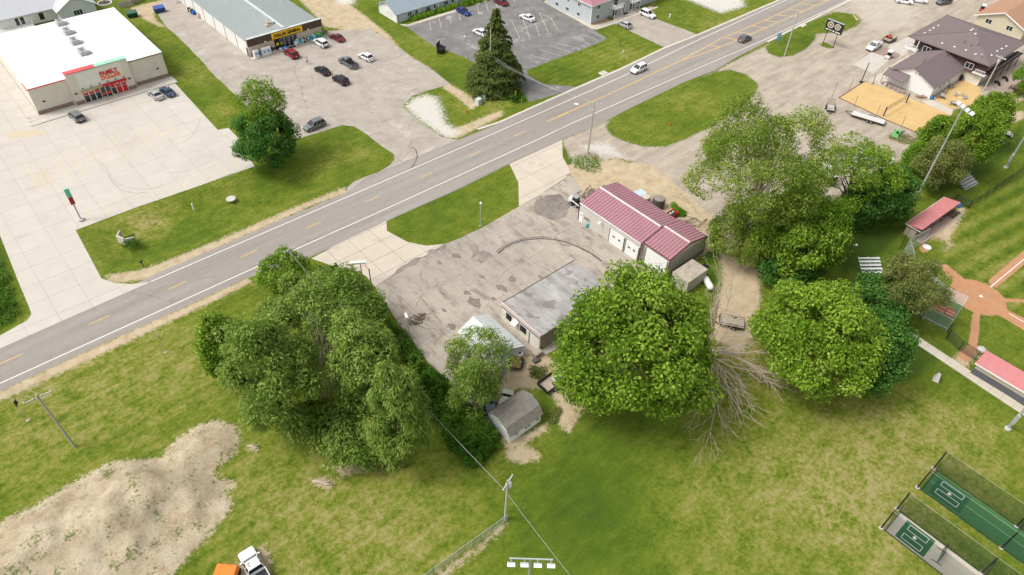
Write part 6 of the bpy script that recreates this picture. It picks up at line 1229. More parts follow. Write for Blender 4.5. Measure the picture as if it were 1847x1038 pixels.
# hydrants
def hydrant(label, px, col):
    h = thing('fire_hydrant', label, 'hydrant', G(*px), .4); m = M('hyd_%d' % int(px[0]), col, .5, .1); MB().lathe((0,0,0), [(.2,0),(.2,.05),(.12,.06),(.13,.55),(.17,.58),(.15,.72),(.06,.82),(.04,.88)], 12).build('barrel', m, h)
    for s in (-1,1): MB().tube([(0,0,.48),(s*.24,0,.48)], .07, 8).build('nozzle', m, h)
hydrant('orange fire hydrant on the grass left of the utility boxes', (842.5,204), (.55,.14,.03)); hydrant('orange fire hydrant on the long grass island', (1208,227), (.6,.10,.04)); hydrant('orange hydrant beside the gravel corner utility pole', (1073,287), (.65,.18,.04))
def cabinet(label, px, w, d, h, col=(.55,.60,.58), head=0):
    c = thing('utility_box', label, 'utility box', G(*px), R_(head)); m = M('cab_%d' % int(px[0]), col, .6, .06); bx('pad', m_conc, c, -w*.6,w*.6,-d*.6,d*.6,0,.08); bx('case', m, c, -w/2,w/2,-d/2,d/2,.08,h,.04); bx('lid', m, c, -w*.53,w*.53,-d*.53,d*.53,h,h+.06); MB().box(-w*.1,w*.1,-d/2-.015,-d/2,h*.5,h*.65).build('latch', m_dark, c)
cabinet('larger pale green utility box below the spruce', (863,188), 1.25, 1.0, 1.25, head=10); cabinet('smaller pale green utility box below the spruce', (874,180), .7, .6, 1.1, head=10); cabinet('small white utility pedestal by the grey flats\' pole', (1208,32), .35, .35, .9, (.7,.7,.68))
for i, q in enumerate(((860,175),(868,177),(877,174),(880,178))):
    b = thing('trash_bag', 'black trash bag under the spruce, %s from the left' % ('first','second','third','fourth')[i], 'trash bag', G(*q), i*1.1, 'trash bags under the spruce'); MB().lathe((0,0,0), [(.35,0),(.5,.15),(.46,.4),(.22,.62),(.05,.7)], 9).build('bag', m_dark, b, smooth=True); MB().lathe((0,0,.7), [(.06,0),(.14,.1)], 6).build('knot', m_dark, b)
# dumpsters
def dumpster(label, px, col, head, lid_open=False, w=2.0):
    d = thing('dumpster', label, 'dumpster', G(*px), R_(head)); m = M('dump_%d' % int(px[0]), col, .6, .1, stain=.2); mb = MB(); mb.loft([[(-w/2,-.55,.15),(w/2,-.55,.15),(w/2,.6,.15),(-w/2,.6,.15)],[(-w/2-.05,-.8,1.15),(w/2+.05,-.8,1.15),(w/2+.05,.7,1.5),(-w/2-.05,.7,1.5)]]); mb.build('bin', m, d, fix=True)
    for s in (-1, 1):
        bx('lift_pocket', m, d, min(s*w/2,s*(w/2+.16)), max(s*w/2,s*(w/2+.16)), -.3,.4,.75,.9); 
        if not lid_open: MB().add([(s*w/4-w/4+.02,-.85,1.19),(s*w/4+w/4-.02,-.85,1.19),(s*w/4+w/4-.02,.72,1.54),(s*w/4-w/4+.02,.72,1.54),(s*w/4-w/4+.02,-.85,1.25),(s*w/4+w/4-.02,-.85,1.25),(s*w/4+w/4-.02,.72,1.6),(s*w/4-w/4+.02,.72,1.6)], [(0,1,2,3),(7,6,5,4),(0,4,5,1),(1,5,6,2),(2,6,7,3),(3,7,4,0)]).build('lid', M('lid_%d' % int(px[0]), tuple(min(1,c*1.5+.03) for c in col), .6), d, fix=True)
        else: bx('lid', m_dark, d, s*w/4-w/4+.03, s*w/4+w/4-.03, .72, .8, 1.5, 2.6)
    for x in (-.7,.7): MB().tube([(x,-.4,.1),(x+.08,-.4,.1)], .1, 8).build('caster', m_blk, d)
    return d
dumpster('blue dumpster with white label behind the discount store', (289,22), (.02,.06,.22), -5, False, 2.6); dumpster('dark green dumpster in the timber enclosure behind the white roof', (240,31), (.01,.07,.035), -10, False, 2.4); dumpster('black dumpster with open lids by the flats car park', (796,95), (.015,.015,.017), 30, True, 2.2)
# culvert headwall, riser, mailbox, inlets
hw = thing('culvert_headwall', 'white concrete culvert headwall with flared wings in the ditch', 'headwall', (*G(219,434).xy,-.75), R_(20)); bx('face', m_con, hw, -.15,.15,-.9,.9,0,1.5); MB().bar((0,.85,.75),(1.3,1.8,.6),.22,1.3).build('wing', m_con, hw); MB().bar((0,-.85,.75),(1.4,-1.7,.6),.22,1.3).build('wing', m_con, hw); MB().tube([(.14,0,.45),(.2,0,.45)], .42, 16).build('pipe_mouth', m_dark, hw)
rs = thing('drain_riser', 'small white riser pipe in the ditch grass', 'pipe', (*G(348,374).xy,-.5)); MB().tube([(0,0,0),(0,0,1.2)], .14, 10).build('pipe', m_wht, rs); MB().lathe((0,0,1.2), [(.16,0),(.1,.12)], 10).build('cap', m_wht, rs)
pz = MB().lathe((0,0,0), [(.9,0),(.85,.1),(.5,.12)], 14).build('manhole_cover', m_conc); pz.location = (*G(416,357).xy,-.25); tag(pz, 'pale round manhole lid in the grass above the road', 'manhole')
def mailbox(label, px):
    mb_ = thing('mailbox', label, 'mailbox', G(*px), .7); MB().bar((0,0,0),(0,0,1.05),.1,.1).build('post', m_dark, mb_); MB().tube([(-.3,0,1.2),(.3,0,1.2)], .15, 10).build('box', m_dark, mb_)
mailbox('black mailbox on the gravel verge below the store lot', (259,482)); mailbox('black mailbox on the striped lawn by the grey flats', (1118,84))
for lab, px in (('concrete storm inlet with dark slot beside the striped lawn', (1090.5,134)), ('concrete storm inlet with dark slot at the billboard island', (1450,47.5))):
    s_ = thing('storm_inlet', lab, 'drain', G(*px)); bx('box', m_kerb, s_, -1.0,1.0,-.3,1.2,0,.14); bx('slot', m_dark, s_, -.7,.7,-.32,-.29,.02,.12); MB().lathe((0,.5,.14), [(.35,0),(.35,.02)], 14).build('lid', m_galv, s_)
wl = thing('well_cap', 'small white capped pipe in the striped lawn', 'pipe', G(1124,95)); MB().tube([(0,0,0),(0,0,.5)], .2, 10).build('pipe', m_wht, wl); MB().lathe((0,0,.5), [(.26,0),(.26,.06)], 10).build('cap', m_alu, wl)
yt = thing('yellow_play_slide', 'small yellow chute on the grass beyond the billboard', 'chute', G(1543,34), 1.0); MB().tube([(-.7,0,.15),(0,.1,.2),(.5,.3,.5),(.7,.6,.9)], .12, 8).build('tube', M('chute_yellow', (.75,.6,.2), .6), yt); bx('foot', m_wht, yt, -.9,-.6,-.2,.2,0,.25)
# ---- around the shop
def drum(name, label, loc, r, h, m, cat='tank', top=None):
    d = thing(name, label, cat, loc); MB().lathe((0,0,0), [(r,0),(r,h*.92),(r*.92,h)], 20).build('shell', m, d); MB().lathe((0,0,h), [(r*.9,0),(r*.3,h*.04+.03)], 20).build('lid', top or m, d); return d
drum('water_tank', 'big brown topped round tank behind the plum roof', G(1186,374), 1.15, 2.1, M('tank_black', (.09,.08,.075), .7), top=M('tank_top', (.28,.24,.21), .8, .12)); drum('water_tank', 'smaller cream round tank behind the plum roof', G(1163,366), .85, 1.5, M('tank_cream', (.42,.37,.31), .8), top=M('tank_cream_top', (.56,.50,.43), .8))
cp = thing('camper_topper', 'pale blue white pickup topper standing behind the shop', 'topper', (*G(1153,350,1.2).xy,0), R_(-5)); bx('shell', M('topper_side', (.12,.13,.14), .5), cp, -1.2,1.2,-.85,.85,.3,1.3,.05); bx('roof', M('topper_blue', (.50,.60,.66), .4), cp, -1.25,1.25,-.9,.9,1.3,1.42,.04); 
for x in (-.9,.9):
    for s in (-1,1): bx('leg', m_dark, cp, x-.06,x+.06,s*.7-.06,s*.7+.06,0,.3)
rc = thing('red_cart', 'red open box cart with two drums behind the plum roof', 'cart', (*G(1212,387,.5).xy,0), R_(0)); mr = M('cart_red', (.48,.03,.02), .5); bx('floor', m_dark, rc, -1.1,1.1,-.7,.7,.3,.36)
for a in ((-1.1,1.1,-.72,-.66),(-1.1,1.1,.66,.72),(-1.14,-1.08,-.7,.7),(1.08,1.14,-.7,.7)): bx('side', mr, rc, *a, .3, .85)
for x in (-.7,.7):
    for s in (-1,1): wheel(rc, x, s*.78, .26, .16)
for i, x in enumerate((-.4,.35)): drum('small_drum', ('cream','grey')[i]+' drum standing inside the red cart', (*(G(1212,387,.5).xy+Vector((x,.1))),.36), .26, .6, (m_conc,m_alu)[i], 'drum')
def logpile(name, label, px, n, L_, spread, m, seed, ang, h=2):
    rr = random.Random(seed); root = thing(name, label, 'wood pile', G(*px)); 
    for i in range(n):
        x, y, z = rr.gauss(0, spread), rr.gauss(0, spread*.6), rr.random()*rr.random()*.5*h; a = R_(ang+rr.gauss(0, 35)); l = L_*rr.uniform(.5,1.2); r0 = rr.uniform(.06,.14)
        MB().tube([(x-math.cos(a)*l/2,y-math.sin(a)*l/2,z+r0),(x+math.cos(a)*l/2,y+math.sin(a)*l/2,z+r0*1.2+rr.uniform(0,.2))], [r0,r0*.8], 7).build('log', rr.choice(m), root)
logpile('log_pile', 'loose pile of long logs at the back corner of the shop', (1235,404), 22, 3.0, 1.3, [m_dead, m_bark2, m_bark], 3, 130); logpile('firewood_pile', 'heap of split firewood beside the shop and skid steer', (1062,352), 70, .8, 1.2, [m_dead, m_bark2, m_bark], 4, 30, 2.4)
cn = thing('storage_box', 'weathered storage box with plank roof at the shop gable', 'container', (77.4,42.7,0)); bx('wall', M('container_wall', (.46,.43,.38), .8, .1, stain=.3), cn, 0,5.0,0,3.3,0,2.45)
for k in range(11): MB().box(-.05,5.05,k*.3-.02,k*.3+.27,2.45,2.52).build('roof_plank', M('roof_plank', (.44,.38,.31), .9, .2, 1.5, stain=.5, sscale=.9), cn)
pt = thing('propane_tank', 'white propane cylinder lying at the lane edge', 'tank', (*G(1277,512,.6).xy,0), R_(60)); MB().tube([(-1.5,0,.75),(-1.35,0,.75),(-1.1,0,.75),(1.1,0,.75),(1.35,0,.75),(1.5,0,.75)], [.12,.42,.55,.55,.42,.12], 16).build('shell', m_wht, pt, smooth=True); MB().lathe((0,0,1.28), [(.16,0),(.16,.16),(.1,.2)], 10).build('valve_dome', m_wht, pt)
for x in (-.8,.8): bx('leg', m_conc, pt, x-.1,x+.1,-.35,.35,0,.3)
bl = thing('blue_drum', 'teal drum against the shop wall by the small window', 'drum', G(1059,410)); MB().lathe((0,0,0), [(.3,0),(.33,.3),(.33,.8),(.28,.95)], 14).build('shell', M('teal_drum', (.10,.36,.42), .5), bl, smooth=True); MB().lathe((0,0,.95), [(.25,0),(.1,.03)], 12).build('lid', m_alu, bl)
def tyre(label, px, flat=True, r=.42):
    t = thing('rubber_ring', label, 'tyre', G(*px)); prof = [(r-.2,0),(r-.05,-.02),(r,.08),(r,.16),(r-.05,.26),(r-.2,.24)]; MB().lathe((0,0,.02), prof, 16).build('tread', m_blk, t); MB().lathe((0,0,.05), [(r*.45,0),(r*.45,.1)], 12).build('hub', M('tyre_hub', (.12,.11,.1), .8), t)
tyre('black tyre leaning by the shop wall next to the teal drum', (1053,401)); tyre('old tyre beside the storage box in the grass', (1272,482), r=.55)
bk = thing('white_bucket', 'small white bucket beside the teal drum', 'bucket', G(1064,412)); MB().lathe((0,0,0), [(.13,0),(.16,.36)], 10).build('pail', m_wht, bk); MB().tube([(-.15,0,.36),(0,0,.5),(.15,0,.36)], .01, 4).build('handle', m_galv, bk)
# debris on the forecourt
logpile('stump_debris', 'brown heap of brush on the cracked forecourt', (752,580), 26, 1.1, .8, [m_bark, m_dead], 9, 120, 1.0)
# ---- ball field
def netm(name, col, f):
    t = NT(name); t.fin(col, .8, .2); tr = t.n('BsdfTransparent'); mx = t.n('MixShader'); mx.inputs[0].default_value = f; t.L(tr.outputs[0], mx.inputs[1]); t.L(t.bsdf.outputs[0], mx.inputs[2]); t.L(mx.outputs[0], t.out.inputs['Surface']); return t.mat
m_link = netm('chain_link', (.45,.50,.50), .34); m_linkb = netm('black_chain_link', (.03,.05,.04), .42); m_net = netm('cage_net', (.025,.06,.04), .38); m_bstop = netm('backstop_mesh', (.25,.38,.36), .36)
def fence(name, label, pts, h, mesh, post, step=3.0, closed=False, rail=True):
    o0 = Vector(pts[0]); root = thing(name, label, 'fence', (o0.x, o0.y, 0))
    for a, b in zip(pts, pts[1:]):
        a = Vector(a)-o0; b = Vector(b)-o0; n = max(1, round((b-a).length/step))
        for k in range(n):
            p = a.lerp(b, k/n); q = a.lerp(b, (k+1)/n); MB().add([(p.x,p.y,.04),(q.x,q.y,.04),(q.x,q.y,h),(p.x,p.y,h)], [(0,1,2,3)]).build('mesh_panel', mesh, root); MB().tube([(p.x,p.y,0),(p.x,p.y,h+.06)], .04, 6).build('post', post, root)
            if rail: MB().tube([(p.x,p.y,h),(q.x,q.y,h)], .03, 5).build('top_rail', post, root)
        MB().tube([(b.x,b.y,0),(b.x,b.y,h+.06)], .04, 6).build('post', post, root)
    return root
fence('chain_link_fence', 'galvanised chain link fence running down from the transformer pole', [(-2,32.2),(18.4,31.5),(29.15,31.06)], 1.5, m_link, m_galv, 2.7); fence('outfield_fence', 'dark chain link fence along the outfield beyond the far dugout', [(137.9,23.3),(147,22.6),(159.6,21.65),(185,20)], 1.9, m_linkb, m_dark, 3.1); fence('dugout_fence', 'dark fence from the backstop to the near dugout', [(102.9,11.0),(101.2,10.4),(100.4,8.1),(100.3,5.6)], 2.0, m_linkb, m_dark, 2.4)
fence('far_dugout_screen', 'dark fence panel between the backstop wing and the far dugout', [(116.2,25.9),(119.5,26.6)], 2.2, m_linkb, m_dark, 1.7); fence('dugout_end_fence', 'short dark fence at the far end of the far dugout', [(134.6,26.6),(137.9,26.0),(137.9,23.4)], 1.8, m_linkb, m_dark, 1.8)
m_drf = M('dugout_roof', (.55,.215,.215), .5, .06); m_block = M('dugout_block', (.50,.43,.34), .9, .08)
def dugout(label, loc, L_, Wd, ang, mirror=1, bench=True):
    """roof slopes up toward the field; long axis = local x, field on local -y"""
    d = thing('dugout', label, 'dugout', loc, R_(ang)); bx('floor', M('dugout_floor', (.38,.28,.22), .95), d, 0,L_,-1.3,Wd,-.05,.06)
    bx('back_wall', m_block, d, 0,L_,Wd-.18,Wd,.06,2.1); 
    for x in (0, L_-.18): bx('end_wall', m_block, d, x,x+.18,.5,Wd-.18,.06,1.6)
    MB().add([(-.3,Wd+.3,2.15),(L_+.3,Wd+.3,2.15),(L_+.3,-.25,2.7),(-.3,-.25,2.7),(-.3,Wd+.3,2.27),(L_+.3,Wd+.3,2.27),(L_+.3,-.25,2.82),(-.3,-.25,2.82)], [(0,1,2,3),(7,6,5,4),(0,4,5,1),(1,5,6,2),(2,6,7,3),(3,7,4,0)]).build('roof', m_drf, d, fix=True)
    ribs(d, (-.25,Wd+.28,2.27), (L_+.25,Wd+.28,2.27), (-.25,-.23,2.82), (L_+.25,-.23,2.82), .45, .05, .04, m_drf)
    bx('fascia', m_wht, d, -.32,L_+.32,Wd+.3,Wd+.36,2.05,2.29); bx('end_trim', m_wht, d, -.36,-.3,-.2,Wd+.3,2.16,2.3)
    for k in range(4): MB().tube([(k*L_/3,0,0),(k*L_/3,0,2.7)], .05, 6).build('post', m_dark, d); 
    for k in range(3): MB().tube([(k*L_/3,-.02,.1),(k*L_/3+L_/6,-.02,1.1)], .03, 5).build('brace', m_dark, d)
    bx('front_rail', m_dark, d, 0,L_,-.04,.02,1.05,1.12); bx('bench', M('bench_wood', (.36,.27,.19), .9), d, .4,L_-.4,Wd-.75,Wd-.3,.45,.52); bx('bench_leg', m_dark, d, 1,1.1,Wd-.7,Wd-.35,.06,.45); bx('bench_leg', m_dark, d, L_-1.1,L_-1,Wd-.7,Wd-.35,.06,.45); bx('kerb', m_block, d, 0,L_+1.5,-1.35,-1.2,0,.22)
    return d
dugout('far dugout with pink red roof beside the outfield grass', (120.6,25.2,0), 13.0, 2.4, -3); d2_ = dugout('near dugout with pink red roof at the right edge of the view', (100.0,-17.2,0), 22.0, 2.6, 90); bx('back_band', M('dark_band2', (.10,.105,.115), .8), d2_, -.1, 22.1, 2.6, 2.68, .06, 1.15)
rk = thing('bat_rack', 'dark slatted rack beside the blue barrel in the far dugout', 'rack', (133.9,24.3,.06), R_(-3)); 
for k in range(6): bx('slat', m_rust, rk, -1.6+k*.45,-1.42+k*.45,-.5,.4,.35,.42)
bx('frame', m_dark, rk, -1.7,1.1,-.55,-.48,0,.4); bx('frame', m_dark, rk, -1.7,1.1,.4,.47,0,.4)
def barrel(label, px, m, z=0):
    b = thing('plastic_barrel', label, 'barrel', (*G(*px).xy, z)); MB().lathe((0,0,0), [(.3,0),(.33,.25),(.34,.45),(.33,.68),(.3,.95)], 16).build('shell', m, b, smooth=True); MB().lathe((0,0,.95), [(.28,0),(.28,.015)], 14).build('mouth', m_dark, b)
m_bb = M('barrel_blue', (.02,.14,.46), .5); barrel('blue plastic barrel at the end of the far dugout', (1729,374), m_bb); barrel('blue plastic barrel at the corner of the white annex', (1680,180), m_bb)
# backstop: tall framed mesh with hood and red banners
bs = thing('backstop', 'tall green mesh backstop with red banners behind home plate', 'backstop', (102.6,12.5,0)); fr = m_galv; pts = [(.3,-1.3),(-.2,2.3),(1.6,6.2)]; Hb = 5.7
for (a, b) in zip(pts, pts[1:]):
    MB().add([(*a,.05),(*b,.05),(*b,Hb),(*a,Hb)], [(0,1,2,3)]).build('mesh_panel', m_bstop, bs); n = Vector((b[1]-a[1], -(b[0]-a[0]))).normalized(); n = n if n.x > 0 else -n
    A = Vector((*a,Hb)); B = Vector((*b,Hb)); hA = A+Vector((n.x*1.3,n.y*1.3,.9)); hB = B+Vector((n.x*1.3,n.y*1.3,.9)); MB().add([A,B,hB,hA], [(0,1,2,3)]).build('hood_panel', m_link, bs)
    for p, q in ((A,B),(hA,hB),(A,hA),(B,hB)): MB().tube([p,q], .055, 6).build('rail', fr, bs)
    for z in (.6, 2.6): MB().tube([(*a,z),(*b,z)], .045, 6).build('rail', fr, bs)
for a in pts: MB().tube([(*a,0),(*a,Hb)], .08, 8).build('post', fr, bs)
m_ban = M('banner_red', (.62,.13,.10), .6, .08)
def banner(a, b, z0, z1):
    a = Vector(a); b = Vector(b); d = (b-a).normalized(); n = Vector((d.y,-d.x)); n = n if n.x < 0 else -n; mb = MB(); mb.bar((*(a+n*.06),(z0+z1)/2), (*(b+n*.06),(z0+z1)/2), .03, z1-z0); o = mb.build('banner', m_ban, bs)
    rr = random.Random(int(a.y*10))
    for r in range(2):
        t = .06
        while t < .9: w = rr.uniform(.06,.16); p = a.lerp(b, t)+n*.085; q = a.lerp(b, min(.95,t+w))+n*.085; z = z0+(z1-z0)*(.3+.4*r); mb = MB(); mb.bar((*p,z),(*q,z),.01,(z1-z0)*.22); mb.build('banner_marks', M('banner_white', (.8,.62,.58), .6), o); t += w+.05
P0, P1, P2_ = Vector(pts[0]), Vector(pts[1]), Vector(pts[2]); banner(P0.lerp(P1,.08), P0.lerp(P1,.40), 2.9, 4.3); banner(P0.lerp(P1,.43), P0.lerp(P1,.93), 3.65, 4.3); banner(P0.lerp(P1,.43), P0.lerp(P1,.93), 2.9, 3.58); banner(P1.lerp(P2_,.12), P1.lerp(P2_,.45), 2.9, 4.3)
bw = thing('backstop_wing', 'pale mesh screen wing in front of the far dugout', 'fence', (112.0,22.4,0)); wp = [(0,0),(3.2,2.4),(9.0,1.6)]
for a, b in zip(wp, wp[1:]):
    MB().add([(*a,.05),(*b,.05),(*b,3.4),(*a,3.4)], [(0,1,2,3)]).build('mesh_panel', m_link, bw); MB().tube([(*a,3.4),(*b,3.4)], .05, 6).build('rail', m_galv, bw); MB().tube([(*a,1.6),(*b,1.6)], .04, 6).build('rail', m_galv, bw)
for a in wp: MB().tube([(*a,0),(*a,3.4)], .06, 6).build('post', m_galv, bw)
od1 = MB().lathe((0,0,0), [(.75,0),(.75,.02)], 20).build('on_deck_mat', m_wht); od1.location = (*G(1672,446).xy,.01); tag(od1, 'white on deck circle mat on clay by the far dugout', 'mat')
mg = MB().lathe((0,0,0), [(.6,0),(.7,.5),(.5,.7),(.2,.75)], 12).build('ball_bin', M('bin_grey', (.5,.46,.42), .8), smooth=True); mg.location = (*G(1768,634).xy,0); tag(mg, 'round grey bin at the end of the near dugout', 'bin')
# bleachers
def bleacher(label, loc, ang, m, n=5, L_=3.8):
    b = thing('bleacher', label, 'bleacher', loc, R_(ang), 'bleachers'); 
    for k in range(n):
        bx('plank', m, b, 0,L_, k*.62, k*.62+.3, .42+k*.26, .47+k*.26); bx('foot_board', m_alu, b, 0,L_,k*.62-.3,k*.62-.05,.16+k*.26,.2+k*.26)
    for x in (.2, L_/2, L_-.2):
        fr_ = MB(); fr_.bar((x,-.2,.1),(x,n*.62,n*.26+.2),.07,.08)
        for k in range(n): fr_.bar((x,k*.62+.15,0),(x,k*.62+.15,.42+k*.26),.06,.06)
        fr_.build('frame', m_galv, b)
bleacher('white plank bleacher behind the backstop trees', (104.4,26.6,0), -38, m_wht); bleacher('weathered grey bleacher below the olive tree by the outfield', (143.2,26.6,0), -8, M('grey_plank', (.42,.39,.37), .8, .12), 4, 4.4)
ec = thing('meter_cabinet', 'grey electrical meter cabinet on a leaning pole by the trees', 'utility box', G(1504,437)); MB().tube([(0,0,0),(0,0,6.0)], [.08,.06], 8).build('pole', m_galv, ec); bx('case', M('meter_grey', (.38,.43,.46), .5), ec, -.55,.55,-.3,.1,.75,2.0,.03); bx('hood', m_wht, ec, -.6,.6,-.34,.14,2.0,2.2,.02); bx('meter', m_wht, ec, .3,.5,-.4,-.3,1.3,1.6)
pn_ = thing('stone_marker', 'pale tapered stone marker with dark cap on the lawn by the footpath', 'marker', G(1688,685), R_(15)); mb = MB(); mb.loft([[(-.55,-.45,0),(.55,-.45,0),(.55,.45,0),(-.55,.45,0)],[(-.16,-.14,1.5),(.16,-.14,1.5),(.16,.14,1.5),(-.16,.14,1.5)]]); mb.build('pier', M('pale_stone', (.60,.57,.51), .9, .08), pn_, fix=True); MB().lathe((0,0,1.5), [(.1,0),(.14,.08),(.04,.2)], 8).build('cap', m_dark, pn_)
for lab, px in (('white scrap on the shaded lawn below the thicket', (1498,446)), ('pale twigs on the shaded park lawn', (1545,443))):
    w_ = thing('litter_scrap', lab, 'litter', G(*px)); MB().add([(-.3,0,.03),(0,-.25,.2),(.4,.1,.05),(.1,.35,.15)], [(0,1,2,3)]).build('sheet', m_wht, w_); MB().add([(-.5,.2,.02),(-.3,.3,.1),(-.2,.5,.02)], [(0,1,2)]).build('corner', m_wht, w_)
# ---- batting cages
m_turf = M('turf_green', (.055,.165,.055), .95, .1, 1.2); m_mat = M('turf_mat_green', (.022,.105,.04), .95, .12, 2)
def cage(label, x0, x1, y0, y1, floor, fl_name, matr, screen):
    c = thing('batting_cage', label, 'batting cage', (x0, y0, 0), 0, 'batting cages'); Wc = x1-x0; Lc = y1-y0
    bx(fl_name, floor, c, .15, Wc-.15, Lc, -.4, -.05, .02); m_ = bx('batting_mat', m_mat, c, matr[0], matr[1], matr[3], matr[2], .02, .035)
    xm = (matr[0]+matr[1])/2; ya, yb = matr[2]-.55, matr[3]+.6
    for s in (-1, 1):
        xa, xb = (xm+s*.35, xm+s*1.25); xa, xb = min(xa,xb), max(xa,xb); o = MB()
        for q in ((xa,xb,yb,yb+.07),(xa,xb,ya-.07,ya),(xa,xa+.07,yb,ya),(xb-.07,xb,yb,ya)): o.box(*q,.036,.044)
        o.build('batter_box', m_wht, m_)
    MB().prism([(xm-.22,(ya+yb)/2),(xm,(ya+yb)/2-.22),(xm+.22,(ya+yb)/2),(xm+.22,(ya+yb)/2+.22),(xm-.22,(ya+yb)/2+.22)], .036, .045).build('plate', m_wht, m_); MB().box(xm-.03,xm+.03,Lc,-.4,.021,.026).build('centre_line', M('turf_line', (.35,.45,.35), .9), c)
    Hc = 3.9
    for yy in (0, -10.6, -21.2):
        for x in (0, Wc): MB().tube([(x,yy,-.05),(x,yy,Hc)], .09, 8).build('post', m_dark, c); MB().lathe((x,yy,0), [(.28,0),(.28,.04)], 10).build('footing', m_conc, c)
        MB().tube([(0,yy,Hc),(Wc,yy,Hc)], .05, 6).build('crossbar', m_dark, c)
    for x in (0, Wc):
        MB().tube([(x,0,Hc),(x,Lc,Hc)], .02, 4).build('top_cable', m_wire, c); MB().add([(x,-.3,.03),(x,Lc,.03),(x,Lc,Hc-.25),(x,-.3,Hc-.05)], [(0,1,2,3)]).build('net', m_net, c); MB().tube([(x,-.3,.06),(x,Lc,.06)], .07, 5).build('net_hem', M('net_hem', (.03,.05,.035), .9), c)
    MB().add([(0,-.5,.03),(Wc,-.5,.03),(Wc,-.1,Hc-.1),(0,-.1,Hc-.1)], [(0,1,2,3)]).build('net', m_net, c); MB().tube([(0,-.5,.06),(Wc,-.5,.06)], .06, 5).build('net_hem', M('net_hem', (.03,.05,.035), .9), c)
    if screen:
        s_ = thing('pitching_screen', 'dark pitching screen on the concrete cage floor', 'screen', (x0+Wc*.5, y0-6.4, .02), R_(8)); MB().add([(-1.0,0,.1),(1.0,0,.1),(1.0,0,1.9),(-1.0,0,1.9)], [(0,1,2,3)]).build('net', netm('screen_net', (.03,.03,.03), .6), s_)
        for a, b in (((-1,0,.05),(-1,0,1.9)),((1,0,.05),(1,0,1.9)),((-1,0,1.9),(1,0,1.9)),((-1,-.6,.05),(-1,.6,.05)),((1,-.6,.05),(1,.6,.05))): MB().tube([a,b], .04, 6).build('frame', m_dark, s_)
cage('green turf batting cage at the lower right', 72.7, 77.1, .7, -34, m_turf, 'turf', (.5,4.0,-1.2,-5.2), False); cage('concrete floored batting cage nearest the bottom right corner', 63.8, 67.7, .9, -34, m_walk, 'slab_floor', (.35,3.5,-1.6,-5.2), True)
# ---- sand court
nv = thing('volleyball_net', 'volleyball net strung between two navy posts on the sand', 'net', (157.05,51.1,0)); m_navy = M('navy_pad', (.02,.025,.14), .6); b_ = Vector((9.9,-.27,0))
for p in (Vector((0,0,0)), b_): MB().tube([p,p+Vector((0,0,2.3))], .14, 10).build('post', m_navy, nv)
for z in (1.35, 2.25): MB().tube([(0,0,z),tuple(b_+Vector((0,0,z)))], .045, 5).build('net_tape', m_dark, nv)
MB().add([(0,0,1.35),(b_.x,b_.y,1.35),(b_.x,b_.y,2.25),(0,0,2.25)], [(0,1,2,3)]).build('net', netm('volley_net', (.2,.16,.1), .22), nv)
for i, (q, h) in enumerate((((1500,178),4.0),((1531,164),3.0),((1540,193),2.6),((1581,207),2.4),((1624,232),2.9))):
    c = thing('court_pole', 'thin dark pole at the sand court edge, %s' % ('beside the upright ramp trailer','upper left side','left of the flatbed trailer','behind the flatbed trailer','beside the green mower decks')[i], 'pole', G(*q), 0, 'thin court poles'); MB().tube([(0,0,0),(0,0,h)], .05, 6).build('pole', m_rust, c); MB().lathe((0,0,0), [(.15,0),(.15,.1)], 8).build('base', m_conc, c)
cp2 = thing('court_post', 'thick black post standing at the court\'s top corner', 'pole', G(1553,149)); MB().tube([(0,0,0),(.2,0,5.0)], .11, 8).build('pole', m_dark, cp2); MB().lathe((0,0,0), [(.45,0),(.45,.2),(.25,.25)], 12).build('base', m_blk, cp2)
for i, L_ in enumerate(([(1513,177),(1559.5,147)],[(1513,177),(1600,218),(1671,247)],[(1671,247),(1716,209)])):
    P = PX(L_)
    for j, (a, b) in enumerate(zip(P, P[1:])):
        o = MB().bar((*a,.08),(*b,.08),.12,.14).build('court_edging', m_rust); tag(o, 'dark edging rail of the sand court, %s' % (('upper left side',),('left half of the lower side','right half of the lower side'),('right side',))[i][j], 'edging', 'sand court edging')
gm = thing('mower_deck', 'pair of green mower decks with black arms by the sand court', 'mower deck', G(1617,243), R_(100)); m_jd = M('deck_green', (.14,.42,.12), .5)
for s in (-1, 1): mb = MB(); mb.loft([[(-.75,s*.95-.7,.1),(.75,s*.95-.7,.1),(.75,s*.95+.7,.1),(-.75,s*.95+.7,.1)],[(-.6,s*.95-.5,.45),(.6,s*.95-.5,.45),(.6,s*.95+.5,.45),(-.6,s*.95+.5,.45)]]); mb.build('deck', m_jd, gm, fix=True); MB().tube([(-.4,s*.9,.4),(-1.2,s*.3,1.2)], .07, 6).build('arm', m_dark, gm); MB().tube([(.8,s*1.4,.15),(.8,s*1.4+.1,.15)], .15, 10).build('gauge_wheel', m_blk, gm)
MB().tube([(-1.2,-.3,1.2),(-1.2,.3,1.2)], .08, 6).build('hitch', m_dark, gm); bx('gearbox', m_dark, gm, -.2,.2,-.25,.25,.3,.7)
